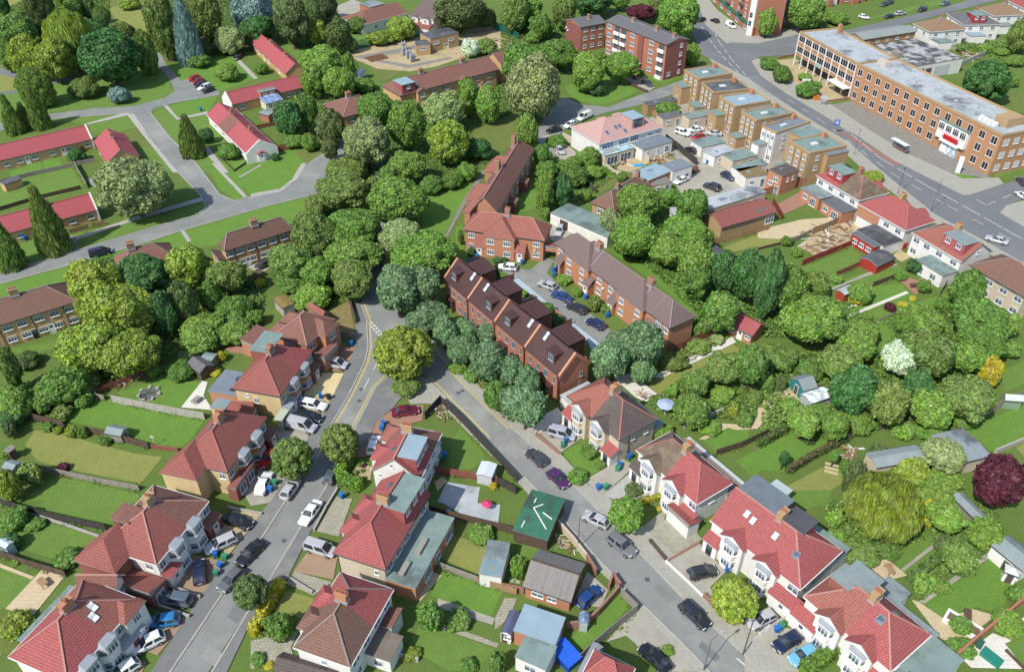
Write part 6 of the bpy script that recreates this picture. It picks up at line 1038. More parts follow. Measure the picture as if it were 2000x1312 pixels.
for a in (('teal gabled shed with grey roof in the deep garden', 'c4 245,375 345,475 440,430', 2.2, 1.1, GRN, FELT, 'gg', ('f',.5), {'axis': 'v'}), ('greenhouse with pale polycarbonate roof beside the teal shed', 'c4 320,495 400,570 520,470', 1.9, .5, m_plain((.4,.42,.42)), m_glass((.4,.45,.45)), 'gg', None, {}), ('long grey felt roofed outbuilding in the overgrown gardens', 'c4 808,940 895,1052 1170,862', 2.6, .5, RENDER_P, m_noise((.28,.33,.33),(.23,.27,.275),.6), 'gg', None, {'axis': 'v'}), ('flat grey outbuilding behind the copper beech', 'c4 1300,805 1512,1020 1735,940', 2.7, .3, RENDER_P, m_noise((.27,.31,.34),(.23,.27,.3),.5,c3=(.1,.11,.12)), 'gg', None, {'axis': 'v'}), ('grey roofed shed below the copper beech', 'd4 1450,-10 1650,190 1720,150', 2.3, .4, WOOD_G, FELT, 'gg', None, {'axis': 'u'}), ('small pale green shed by the right lawn', 'c4 1835,500 1860,545 1965,495', 1.9, .8, m_plain((.22,.3,.22)), m_plain((.5,.55,.52)), 'gg', None, {}), ('white summer house with grey roof at the right edge', 'd4 1748,360 1990,560 2080,440', 2.4, .7, WHITE, FELT, 'gg', ('f',.55), {'axis': 'u'}), ('white octagonal garden hut before the summer house', 'd4 1850,560 1960,600 1980,540', 1.9, .5, WHITE, m_plain((.6,.62,.62)), 'hh', ('f',.5), {}),
 ('red garden shed with grey roof on the sloping lawn', 'b4 590,945 655,985 700,915', 2., .3, m_plain((.36,.06,.04)), FELT_L, 'gg', None, {}), ('dark collapsed lean-to with red side near the dormered semi', 'b4 770,700 900,770 1010,690', 2.1, .5, m_plain((.34,.04,.03)), FELT_D, 'gg', None, {}), ('tunnel shaped grey shed on the ragged lawn', 'c1 780,790 905,815 945,745', 1.7, .5, WOOD_G, FELT, 'gg', ('r',.5), {}), ('dark slate roofed shed among the left shrubs', 'c1 1400,270 1500,340 1580,260', 2., .8, WOOD_D, T_SLATE, 'gg', None, {}), ('small grey roofed shed beside the yellow shrub', 'c1 1500,235 1590,250 1600,190', 2., .2, WOOD_G, FELT_G, 'gg', None, {}), ('dark leaning shed in the left garden corner', 'c1 20,920 60,940 80,880', 2., .3, WOOD_D, WOOD_G, 'gg', None, {}), ('little shed with blue window in the left gardens', 'c1 10,1050 90,1075 130,1000', 2., .4, WOOD_G, FELT, 'gg', ('r',.5), {}), ('pale blue metal shed at the lower left edge', 'd1 -30,350 40,390 75,320', 2., .3, m_plain((.4,.5,.53)), m_plain((.45,.56,.6)), 'gg', None, {}), ('white corrugated shed behind the corner semi', 'c2 1690,1100 1810,1125 1845,1020', 2., .2, m_plain((.5,.52,.53)), m_tile((.6,.64,.67),(.55,.59,.62),None,.25,4.,(.45,.48,.5),.2), 'gg', None, {}), ('pale cottage shed with arched roof by the conifers', 'b1 660,115 715,125 725,70', 2., .6, m_plain((.3,.33,.36)), FELT_D, 'gg', None, {}), ('black roofed porch shed with slab floor below the brick garage', 'b1 1880,820 1920,840 1960,800', 1.2, .2, WOOD, WOOD_D, 'gg', None, {}), ('greenhouse with silver frame behind the brick wall', 'd3 575,945 650,955 720,880', 1.9, .5, m_plain((.4,.45,.47)), m_glass((.12,.18,.25)), 'gg', None, {}), ('long grey weathered shed at the bottom beside the fence', 'd3 560,1320 640,1360 800,1140', 2.2, .3, WOOD_G, m_noise((.28,.3,.31),(.22,.24,.25),.6), 'gg', None, {'axis': 'v'}), ('pale timber gazebo in the substation corner', 'a2 765,560 815,565 820,520', 2.3, 1., WHITE, m_plain((.6,.55,.52)), 'hh', None, {}), ('low mossy flat garage roof above the hipped house', 'e1 900,20 1010,130 1150,80', 2.3, .2, CONC, m_noise((.25,.17,.06),(.2,.14,.05),.8), 'gg', None, {}), ('reddish tiled lean-to roof beside the hipped house', 'e1 1290,110 1470,225 1490,150', 2.6, .8, BRICK_O, T_CORAL, 'gg', None, {}), ('dark green wooden shed corner at the left houses', 'b1 -10,140 30,160 60,60', 2., .2, BRICK_Y, FELT_D, 'gg', None, {}), ('brick shed with grey roof behind the cottages', 'a2 55,850 130,870 170,830', 2.2, .2, BRICK_R, FELT, 'gg', None, {})):
    shed(a[0], a[1], a[2], a[3], a[4], a[5], a[6], door=a[7], **a[8])
p = pts('d3 480,1210')[0]; t = thing('tarpaulin_cover', 'bright blue tarpaulin cover over a box at the bottom', 'cover', (p.x,p.y,0), .7); MB().box(-1.1,-1.6,0,1.1,1.6,1.3).obj('side_sheet', m_plain((.01,.05,.32)), t); MB().slab([[(-1.2,-1.7,1.36),(1.2,-1.7,1.36),(1.2,1.7,1.5),(-1.2,1.7,1.5)]], .06, 0, 0).obj('top_sheet', m_plain((.02,.12,.62)), t)
# ============================================================ VEHICLES
SIL, WHT, BLK, NVY, BLU, RED, GRY = (.42,.43,.45), (.72,.73,.73), (.012,.013,.016), (.012,.02,.06), (.01,.06,.22), (.42,.015,.015), (.11,.115,.12)
for kind, s, c, l in (
 ('mpv','e1 1770,800 1460,745',SIL,'silver people carrier on the reddish drive'), ('estate','e1 1525,1275 1215,1215',WHT,'white estate car on the sandy drive'), ('estate','c2 530,690 350,655',BLK,'black estate car tucked behind a silver van'), ('van','c2 495,770 275,715',SIL,'silver panel van by the green carport'), ('hatch','c2 80,1040 190,930',RED,'red hatchback half under a street tree'), ('saloon','c2 130,1100 65,1245',WHT,'white saloon on the concrete drive beside green bins'), ('hatch','c2 345,1145 250,1285',SIL,'silver hatchback parked at the left kerb'), ('hatch','c2 650,1045 580,1165',(.07,.09,.11),'slate blue hatchback shaded at the right kerb'), ('saloon','e5 175,620 370,350',WHT,'white saloon parked in the left street'),
 ('saloon','d1 1895,225 1680,150',BLK,'black saloon on the sandy drive'), ('estate','d1 1535,410 1775,300',SIL,'silver estate parked askew on the sandy drive'), ('saloon','d1 1800,500 1950,350',BLK,'black saloon at the kerb ahead of a grey one'), ('hatch','d1 1670,690 1800,560',GRY,'grey hatchback at the kerb by the small dark tree'), ('hatch','d1 1490,480 1500,655',NVY,'navy hatchback on a brown block drive'), ('suv','d1 1215,755 1425,790',(.09,.12,.15),'slate grey estate in the shade of a white bay'), ('hatch','d1 1140,945 1310,920',(.02,.18,.42),'bright blue hatchback on a block drive'), ('hatch','d1 1000,1150 1225,1040',WHT,'white hatchback at the lower left drive'), ('hatch','d1 880,1340 970,1280',WHT,'white car cut off by the bottom edge'),
 ('mpv','e5 540,940 240,850',SIL,'silver minivan beside the red semi'), ('saloon','e4 1370,225 960,290',(.14,.008,.03),'maroon saloon at the fork house'), ('hatch','e4 735,640 655,890',WHT,'white hatchback nosed against the fork house'),
 ('hatch','c3 205,930 315,1025',(.05,.055,.065),'charcoal hatchback driving on the right street'), ('hatch','c3 485,1195 360,1080',(.07,.015,.09),'purple hatchback on the right street'), ('hatch','d3 625,135 790,215',SIL,'silver hatchback at the kerb beside a young tree'), ('suv','d3 990,440 810,300',(.16,.17,.18),'grey off-roader at the right kerb'), ('estate','d3 1545,980 1350,800',(.02,.025,.035),'black estate at the lower right kerb'), ('mpv','c3 550,825 350,775',(.36,.38,.44),'silver blue people carrier by the coral roofed semi'), ('hatch','d3 1600,545 1410,590',(.025,.03,.03),'charcoal hatchback on a concrete drive'), ('hatch','p 1462,1222 1512,1198',SIL,'silver car behind the picket wall'), ('hatch','d4 120,1145 315,1030',NVY,'navy hatchback on the lower right drive'), ('hatch','d4 240,1245 440,1130',(.13,.38,.52),'pale blue hatchback on the lower right drive'), ('saloon','d3 1050,1125 1240,1300',BLK,'black saloon at the bottom centre drive'), ('hatch','d3 725,685 580,820',(.01,.05,.2),'blue hatchback beside the corrugated garage'),
 ('hatch','e6 725,195 915,215',WHT,'white hatchback below the white doors'), ('hatch','e6 1205,385 1405,465',SIL,'silver hatchback in the parking court'), ('saloon','e6 1385,520 1570,600',(.01,.05,.2),'mid blue saloon in the parking court'), ('estate','e6 1545,650 1785,760',(.02,.02,.025),'black estate in the parking court'), ('hatch','e6 1790,840 2000,950',(.01,.02,.1),'navy saloon nearest the big court tree'), ('hatch','e6 340,155 460,130',BLK,'black car peeping over the new roof ridge'), ('hatch','b3 415,545 450,465',SIL,'silver hatchback by the garage row'),
 ('hatch','a3 470,1170 405,1100',SIL,'silver car on the drive below the pink roof'), ('estate','a3 335,995 440,970',BLK,'black estate at the bend of the side street'), ('hatch','a3 475,960 550,925',WHT,'white car in front of the pink roofed house'), ('van','a3 565,910 675,860',WHT,'white van in front of the pink roofed house'), ('hatch','a3 1030,595 960,560',BLK,'black car in the flats bay'), ('saloon','a3 1140,655 1050,605',(.03,.04,.07),'dark blue car in the flats bay'), ('suv','a3 1415,1020 1305,985',WHT,'white off-roader in the shop yard'), ('saloon','a3 1395,985 1510,970',WHT,'white saloon parked in the shop yard'), ('hatch','a3 1425,1045 1520,1025',RED,'red hatchback in the shop yard'), ('saloon','a3 1540,1000 1640,1010',SIL,'silver saloon beside the shop backs'), ('hatch','a3 1385,1110 1465,1150',BLK,'black hatchback in the service lane'), ('hatch','a3 1575,150 1625,172',BLK,'black car on the main road pavement side'), ('van','a3 1750,215 1690,180',WHT,'small white van by the corner flats'), ('hatch','a3 1475,160 1515,150',BLK,'dark car beside the tall corner tree'), ('saloon','b3 1295,150 1395,105',WHT,'white saloon by the white workshop'), ('hatch','b3 1745,120 1655,75',(.015,.025,.07),'dark blue hatchback near the white workshops'), ('suv','b3 1530,160 1625,195',(.03,.03,.035),'black off-roader above the long pale roof'),
 ('hatch','a4 830,140 765,125',WHT,'white car on the far verge'), ('saloon','a4 940,135 1030,120',BLK,'black saloon on the far side road'), ('estate','a4 1105,100 1040,110',SIL,'silver estate on the far side road'), ('suv','a4 1190,90 1275,65',BLK,'black off-roader on the far side road'), ('hatch','a4 925,45 975,30',(.04,.05,.09),'dark blue car by the far brick house'), ('hatch','a4 965,30 1015,15',(.05,.05,.06),'grey car by the far brick house'), ('hatch','a4 1375,40 1440,25',(.1,.14,.2),'blue grey car at the far top road'), ('hatch','b4 1960,110 2010,160',(.04,.04,.07),'dark car cut by the right edge'), ('hatch','b4 1965,225 2015,260',WHT,'white car cut by the right edge'), ('saloon','b4 1740,560 1850,590',SIL,'silver saloon driving on the main road'),
 ('hatch','a1 1415,605 1500,580',RED,'bright red car first in the cottage parking'), ('hatch','a1 1450,625 1530,605',(.25,.02,.03),'dull red car in the cottage parking'), ('hatch','a1 1460,652 1550,630',(.03,.035,.05),'dark car in the cottage parking'), ('estate','a1 1495,675 1580,645',WHT,'white car in the cottage parking'), ('hatch','a1 1520,695 1605,668',(.02,.025,.035),'black car last in the cottage parking'), ('mpv','b1 825,652 685,690',(.012,.015,.04),'navy people carrier on the cottage lane'), ('hatch','b2 70,770 130,745',(.05,.05,.055),'grey car on the small patio'), ('hatch','a1 1770,445 1800,420',BLK,'black car by the tree lined cottage')):
    car(kind, s, c, l, 'vans' if kind == 'van' else 'cars', 'van' if kind == 'van' else 'car')
# ============================================================ TREES AND SHRUBS
LG, MG, DG, YG, OL, OD = (.185,.30,.055), (.14,.245,.05), (.075,.17,.05), (.25,.32,.05), (.175,.245,.06), (.12,.165,.055)
WH = (.55,.60,.45)
BG, PU, PALE, GOLD, CG = (.20,.31,.26), (.11,.028,.045), (.27,.33,.13), (.46,.40,.04), (.155,.25,.115)
CN = {LG: 'bright green', MG: 'mid green', DG: 'dark green', YG: 'yellow green', OL: 'olive green', OD: 'dark olive', BG: 'blue grey', PU: 'purple leaved', PALE: 'pale flecked', WH: 'white blossoming', GOLD: 'golden yellow', CG: 'soft green'}
KN = {'broad': 'tree', 'round': 'round topped tree', 'cone': 'tapering conifer', 'column': 'columnar conifer', 'willow': 'weeping tree', 'bush': 'shrub'}
for where, items in (
 ('in the park at the top left', 'a1 350,110 710,520 willow YG|a1 595,220 1050,610 broad DG|a1 80,270 330,560 broad YG|a1 250,290 550,590 broad YG|a1 0,380 110,520 broad LG|a1 0,110 260,330 broad MG|a1 215,-100 400,280 column OD|a1 405,-60 640,160 broad LG|a1 630,-20 720,160 broad OD|a1 700,60 830,200 willow OL|a1 815,170 1020,350 broad OL|a1 1025,270 1170,550 column OL|a1 1100,-80 1310,420 broad OL|a1 1285,0 1500,470 cone BG|a1 1400,-60 1660,330 broad OL|a1 1480,280 1600,430 bush OD|a1 1620,200 1830,420 bush PALE|a1 1740,-80 2060,230 broad BG|a1 1800,130 2030,330 broad DG|a1 890,0 1040,60 bush YG|a1 -40,-60 60,110 broad DG|a1 1180,150 1330,430 broad OL|a1 300,140 420,290 bush OD|a1 660,140 800,260 bush DG'),
 ('on the lawn by the cottages', 'a1 505,580 750,730 bush OL|a1 830,650 970,780 bush BG|a1 1420,410 1570,510 bush MG|a1 1610,480 1800,610 bush LG|a1 150,540 390,800 column OL|a1 0,730 145,1000 cone OL|a1 110,780 240,960 cone OL|a1 180,670 345,960 cone OL|a1 1320,880 1520,1170 cone OL|a1 1640,1080 1800,1200 bush MG|a1 520,1110 640,1220 bush DG|a1 1490,960 1610,1080 bush DG'),
 ('beside the cottage lane', 'b1 735,-60 1265,370 broad PALE|b1 210,190 465,670 cone OL|b1 -60,440 150,790 cone OL|b1 1840,870 1910,940 bush DG|b1 1915,860 1990,930 bush GOLD'),
 ('in the left tree belt', 'b1 525,700 930,1110 broad YG|b1 640,880 1130,1330 broad YG|c1 470,-60 900,330 broad YG|c1 760,0 1180,340 broad YG|b1 880,690 1240,1010 broad DG|b1 1130,950 1310,1280 broad DG|b1 1235,600 1560,930 broad YG|b1 1560,710 1840,960 broad OL|b1 1490,880 1660,1100 broad MG|b1 1270,860 1490,1200 broad OD|b1 1450,1090 1580,1220 bush GOLD|b1 1600,990 1860,1200 bush MG|b1 1360,1150 1700,1330 bush LG|b1 1660,1160 1900,1330 bush MG|b1 1860,1090 1990,1220 bush LG|b1 1480,690 1580,760 bush PU|b1 560,1000 700,1180 broad YG'),
 ('in the lower left gardens', 'c1 290,270 640,580 bush MG|c1 0,130 140,450 broad OL|c1 0,450 240,690 bush LG|c1 220,420 480,620 bush MG|c1 480,330 760,520 bush OL|c1 1360,-20 1640,200 bush LG|c1 1640,-40 1900,110 bush LG|c1 1250,240 1480,400 bush MG|c1 1330,170 1460,250 bush PALE|c1 1630,170 1700,260 bush GOLD|c1 380,580 540,700 bush OL|c1 490,720 590,830 bush YG|c1 400,740 470,800 bush YG|c1 320,710 400,780 bush MG|c1 585,740 660,830 bush MG|c1 130,1000 325,1200 bush OL|c1 0,1050 150,1320 bush YG|c1 430,1010 520,1085 bush PU|d1 0,60 220,250 bush MG|d1 20,260 160,400 bush DG|d1 0,880 230,1030 bush YG|c1 0,900 90,1000 bush LG|c1 20,690 130,830 bush OD|c1 560,480 700,600 bush MG|c1 1090,280 1230,360 bush LG|c1 1580,310 1660,360 bush GOLD|c1 730,800 850,880 bush MG|c1 0,600 190,760 bush DG|c1 100,180 300,320 bush OD|d1 410,400 600,520 bush MG|d1 200,180 330,230 bush MG|d1 80,470 150,510 bush LG'),
 ('near the substation', 'a2 170,-20 430,320 broad OD|a2 420,-60 640,140 broad OD|a2 390,140 575,350 bush YG|a2 570,130 740,380 broad OD|a2 0,120 180,300 broad DG|a2 360,370 690,530 broad LG|a2 690,400 780,590 broad LG|a2 370,480 580,720 broad LG|a2 540,500 780,720 broad LG|a2 740,590 930,690 bush LG|a2 170,760 380,1010 broad DG|a2 290,700 500,960 broad MG|a2 630,670 740,740 bush OL|a2 880,250 1060,330 bush YG|a2 1010,130 1260,300 bush YG|a2 640,250 800,400 bush OD|a2 1380,-60 1760,210 broad OD|a2 1880,-60 2080,230 broad OL|a2 1590,290 1720,430 bush WH|a2 1690,290 1850,420 bush OL|a2 20,470 130,560 bush MG|a2 400,20 560,180 broad OD|a2 700,120 870,250 bush OL|a2 1700,60 1840,220 bush OD|a2 380,1000 510,1140 bush LG|a2 230,1020 400,1100 bush MG|a2 150,1150 215,1210 bush DG'),
 ('around the turning head', 'a2 490,820 710,1080 broad OD|a2 530,1050 650,1190 broad OD|a2 780,690 1080,930 broad MG|a2 690,890 1050,1240 broad PALE|a2 1040,750 1300,1110 broad LG|a2 1290,690 1600,960 broad PALE|a2 1330,900 1640,1230 round YG|a2 1540,600 1720,860 broad LG|a2 1690,640 1880,910 broad LG|a2 1620,1030 1800,1200 bush DG|a2 1030,1130 1320,1350 broad LG|a2 560,1230 850,1330 bush OL|b2 470,60 900,340 broad OL|b2 390,240 580,400 broad OL|b2 905,100 1310,430 broad LG|b2 860,90 970,240 bush OL|b2 960,10 1110,170 broad LG'),
 ('over the dark lane', 'b2 310,360 660,720 broad OL|b2 520,330 960,660 broad MG|b2 560,540 965,820 broad LG|b2 130,580 480,850 broad OL|b2 600,720 930,1000 broad OL|b2 740,930 820,1050 bush OD|b2 310,920 600,1080 bush LG|b2 955,420 1290,660 broad PALE|b2 1050,500 1540,840 broad LG|b2 950,600 1090,780 bush PALE|b2 1260,90 1450,230 bush MG|b2 1420,60 1580,190 bush MG|b2 1550,-10 1700,130 bush LG|b2 380,700 620,900 broad MG|b2 200,830 420,960 bush MG'),
 ('before the flats', 'a3 -10,-60 320,160 broad LG|a3 390,-60 560,210 broad OL|a3 210,110 380,280 broad MG|a3 530,-60 830,60 broad DG|a3 20,330 310,620 broad MG|a3 300,300 560,500 broad MG|a3 30,420 460,870 broad PALE|a3 540,400 770,670 broad LG|a3 650,600 770,720 bush DG|a3 110,850 280,1100 broad LG|a3 780,400 1020,590 broad LG|a3 700,390 800,480 bush MG|a3 1000,520 1070,580 bush MG|a3 180,230 300,330 bush LG'),
 ('behind the flats', 'a3 940,40 1140,150 broad PU|a3 1090,-40 1220,120 broad OL|a3 1180,-40 1480,270 broad LG|a3 1390,330 1490,480 broad LG|a3 820,-60 960,60 broad MG|a3 1380,430 1460,490 bush MG'),
 ('below the pink roof', 'a3 1150,790 1350,870 bush MG|a3 240,1080 370,1250 bush MG|a3 560,1110 740,1260 bush LG|b3 250,60 400,340 broad LG|b3 370,80 545,310 broad DG|b3 450,0 640,180 bush MG|b3 240,-20 420,110 bush MG|b3 620,10 760,120 bush LG|b3 860,60 950,140 bush MG|b3 290,320 370,430 bush LG|a3 330,1020 480,1110 bush MG|a3 470,1170 600,1290 bush LG|b3 600,190 680,290 bush LG'),
 ('behind the grey roofed terrace', 'b3 860,140 1200,430 broad LG|b3 730,330 900,520 broad PALE|b3 800,380 1190,700 broad LG|b3 1300,180 1560,440 broad MG|b3 1180,180 1340,300 broad MG|b3 1180,430 1580,620 broad LG|b3 1090,520 1400,760 broad LG|b3 1330,570 1580,880 broad LG|b3 1350,760 1580,1010 broad MG|b3 1560,640 1800,960 broad DG|b3 1720,630 2010,1010 broad DG|b3 1500,960 1800,1250 broad MG|b3 1430,1150 1570,1300 bush MG|b3 840,520 1000,680 bush LG|b3 1440,480 1590,660 broad LG'),
 ('along the court doors', 'b3 640,990 760,1110 bush OL|b3 740,1050 830,1130 bush MG|b3 410,830 520,910 bush LG|b3 530,930 600,1000 bush LG|f1 690,1150 850,1290 bush DG|f1 830,1150 970,1280 bush DG|f1 210,970 370,1180 bush DG|f1 1040,1090 1130,1200 bush DG|f1 40,640 150,960 bush OL'),
 ('in the gardens off the main road', 'b4 -10,640 190,1150 broad DG|b4 100,760 380,1100 broad MG|b4 170,1000 680,1330 broad LG|b4 350,800 530,1030 bush OL|b4 680,1170 910,1330 broad LG|b4 680,880 870,1050 bush LG|b4 690,970 800,1060 bush GOLD|b4 955,1040 1035,1115 bush PU|b4 1060,1030 1130,1085 bush GOLD|b4 1070,1060 1400,1290 bush LG|b4 1460,790 1710,1090 broad MG|b4 1480,1010 1870,1330 broad MG|b4 1850,1110 1960,1300 broad LG|b4 1120,710 1240,830 bush DG|b4 1200,860 1300,980 bush MG|b4 180,540 255,625 bush MG|b4 240,620 340,700 bush LG|b4 800,55 935,130 bush YG|b4 1020,1110 1200,1290 bush MG|b4 780,1110 870,1170 bush LG|b4 1140,990 1190,1040 bush GOLD|b4 540,830 640,900 bush LG|b4 1030,800 1120,880 bush MG|b4 1330,1000 1470,1120 bush MG'),
 ('before the new terrace', 'b2 960,750 1250,1110 broad CG|b2 1150,760 1430,1060 broad CG|b2 1190,1030 1500,1290 broad CG|c2 1370,-60 1560,150 broad CG|c2 1480,50 1700,260 broad CG|c2 1650,100 1930,390 broad CG|c3 -10,210 160,450 broad CG|c3 100,280 290,500 broad CG|c2 1740,390 1960,640 bush MG|c2 1880,430 2060,680 broad CG|c3 30,420 330,730 broad CG|c2 1640,230 1760,330 bush LG|b2 1480,1160 1700,1330 broad CG|c2 1600,300 1740,420 bush MG|b2 1700,1200 1850,1330 broad CG'),
 ('at the end of the parking court', 'c3 650,80 960,390 broad CG|c3 870,-60 1225,300 broad CG|c3 940,220 1160,410 broad CG|c3 760,10 960,200 broad CG'),
 ('behind the new terrace', 'e6 630,150 740,420 cone DG|e6 1230,620 1390,790 bush MG|e6 1310,760 1510,960 bush DG|e6 640,330 780,400 bush MG|e6 1010,490 1080,560 bush LG'),
 ('along the two streets', 'c2 920,-20 1375,390 round YG|c2 520,715 815,1010 round OL|c2 150,820 465,1140 round OL|p 456,1121 524,1190 round OD|d3 805,0 1070,255 broad LG|d3 1570,600 1920,940 round YG|c2 1490,260 1620,340 bush LG'),
 ('in the fork gardens', 'd2 1240,780 1440,1000 round MG|d2 90,890 180,1000 bush LG|d2 130,870 330,1080 bush MG|d2 1780,1150 1920,1330 bush MG|d3 1195,1110 1290,1190 bush LG|e4 490,1110 560,1180 bush MG|e4 370,1130 450,1220 bush LG|e4 500,1220 590,1300 bush MG|e4 490,1030 590,1100 bush PU|e4 430,1000 560,1060 bush LG|c2 1790,1160 1850,1220 bush GOLD|d2 1630,240 1820,320 bush LG|d2 950,1140 1040,1200 bush LG|d2 1140,1140 1270,1210 bush YG|d2 0,1180 110,1250 bush MG|d2 100,1240 175,1290 bush GOLD|d3 60,430 200,640 bush LG|d3 1220,120 1280,175 bush MG|d3 1155,70 1200,110 bush GOLD|d2 1450,880 1650,960 bush MG|c2 1060,400 1290,480 bush OL|d2 1560,1200 1700,1320 bush MG'),
 ('by the coral roofed semi', 'c3 1230,430 1320,530 bush LG|c3 1300,500 1560,760 bush MG|c3 1350,310 1570,500 broad MG|c3 1500,190 1800,400 broad OL|c3 1690,560 1790,680 bush YG|c3 1750,110 2010,420 broad MG|c3 1110,700 1300,850 bush LG|c3 1740,640 1900,720 bush MG|c3 1480,690 1640,800 bush LG|c3 590,870 740,980 bush MG|c3 700,990 780,1060 bush OL|c3 490,1080 650,1145 bush MG|c3 1570,430 1750,560 bush LG|c3 1840,470 1960,580 bush OL|c3 1100,510 1230,590 bush MG|c3 1380,680 1480,760 bush LG|c3 1190,200 1400,310 bush OL|c3 1400,90 1560,190 bush OL|c3 1560,40 1680,130 bush PALE|c3 1040,930 1130,970 bush MG|c3 930,1170 1060,1260 bush OD'),
 ('in the overgrown right gardens', 'c4 470,130 770,370 broad OL|c4 0,110 300,330 bush OL|c4 120,360 215,480 bush OD|c4 560,290 920,640 broad DG|c4 930,90 1220,340 broad WH|c4 1090,0 1460,340 broad OL|c4 1440,100 1720,330 broad LG|c4 1680,200 1820,480 bush GOLD|c4 860,390 1120,720 broad OL|c4 1080,300 1330,520 broad DG|c4 1130,460 1480,740 broad LG|c4 1350,350 1790,700 broad OL|c4 210,590 480,810 broad LG|c4 480,620 680,840 broad LG|c4 640,620 860,800 bush LG|c4 160,520 300,640 bush LG|c4 1240,820 1560,1070 broad PALE|c4 1010,960 1280,1180 bush YG|c4 1290,1030 1540,1220 bush LG|c4 650,1020 800,1260 column OD|c4 860,1040 1020,1150 bush MG|c4 1500,0 1870,200 broad MG|c4 1800,90 1960,230 bush LG|c4 540,920 610,1010 broad MG|c4 160,925 235,1030 broad DG|c4 620,980 720,1100 bush MG|c4 300,250 480,400 bush MG|c4 1180,1180 1480,1330 bush LG|c4 800,160 900,260 bush LG|c4 1000,700 1180,830 bush LG|c4 1180,700 1420,840 bush MG|c4 1460,640 1640,740 bush LG|c4 740,680 900,740 bush MG|c4 340,800 420,880 bush OD|c4 600,30 900,200 broad LG|c4 0,330 130,480 bush MG|c4 360,560 560,700 bush MG|c4 830,880 1000,1000 bush OD'),
 ('in the lower right gardens', 'p 1652,925 1795,1062 willow YG|c4 1630,950 2020,1330 broad PU|d4 1180,20 1340,220 bush GOLD|d4 1270,30 1550,260 broad LG|d4 1580,140 1820,400 bush LG|d4 1330,280 1450,420 bush OD|d4 1380,330 1640,560 broad OL|d4 660,340 890,500 bush OL|d4 890,330 1080,460 bush MG|d4 1160,560 1330,740 bush LG|d4 1450,900 1600,1030 bush MG|d4 1750,850 1990,1030 bush LG|d4 1870,650 2000,800 bush MG|d4 1440,1070 1620,1190 bush MG|d4 510,80 650,230 bush LG|d4 220,840 300,920 bush DG|d4 1300,640 1450,700 bush LG|d4 1500,480 1660,560 bush MG|d4 520,250 660,360 bush LG'),
 ('around the office block', 'a4 0,70 145,260 broad LG|a4 240,-60 495,200 broad LG|a4 500,100 680,170 bush LG|a4 1560,460 1890,760 round DG|a4 1890,130 2060,380 broad OL|a4 20,450 160,520 bush MG|a4 110,490 250,630 bush MG|a4 300,562 405,605 bush LG|a4 280,625 465,725 bush MG|a4 400,610 480,660 bush LG|a4 390,160 520,225 bush OL|a4 1660,330 1760,400 bush LG|a4 1780,360 1880,420 bush LG|a4 1890,560 1960,660 bush LG|a4 1480,330 1560,390 bush OL|a4 1870,410 1990,500 bush LG')):
    for it in items.split('|'):
        w = it.split(); cl = globals()[w[4]]
        tree(' '.join(w[:3]), w[3], cl, (CN[cl]+' '+KN[w[3]]+' '+where), ('shrubs ' if w[3] == 'bush' else 'trees ')+where)
hedge('d2 232,660 120,860 20,1040', 1.1, 1.5, (.50,.44,.05), 'bright golden hedge along the pavement', leaf=.19)
hedge('c2 765,985 660,1140', 1.3, 1.7, (.16,.27,.04), 'clipped green hedge running beside the pavement', leaf=.19); hedge('c2 665,1145 830,1220', 1.3, 1.7, (.15,.26,.04), 'clipped green hedge turning to the white gable', leaf=.19)
hedge('d4 580,1140 480,1220 340,1330', 1.6, 1.5, (.13,.23,.04), 'green hedge beside the pale blue hatchback', leaf=.19)
hedge('d3 1040,65 1200,0', .7, .8, (.35,.33,.04), 'low yellowish hedge beside the crazy paving', leaf=.15)
hedge('c2 1400,90 1560,240 1700,390 1840,530 1990,690', 1.2, .7, (.12,.22,.05), 'low green planting strip before the new terrace', leaf=.2)
hedge('a1 530,1215 640,1110', 1.2, 1.3, (.1,.18,.04), 'small clipped hedge behind the cottage row')
hedge('b3 1420,700 1640,640', 1., 1., (.12,.2,.04), 'hedge scrap beside the black roofed store')
hedge('a4 30,470 130,500 240,600', 1.6, 1.3, (.1,.18,.04), 'dark hedge in the office forecourt')
hedge('c4 0,890 100,840 210,775', .8, 1.2, (.1,.15,.04), 'scrubby hedge above the single tree lawn')
hedge('c4 220,1090 430,965 690,830', .7, 1.1, (.11,.13,.05), 'scrubby hedge below the single tree lawn')
hedge('d4 1130,640 1240,560 1400,440', 1.0, 1.2, (.12,.19,.05), 'hedge between the two lower right lawns')

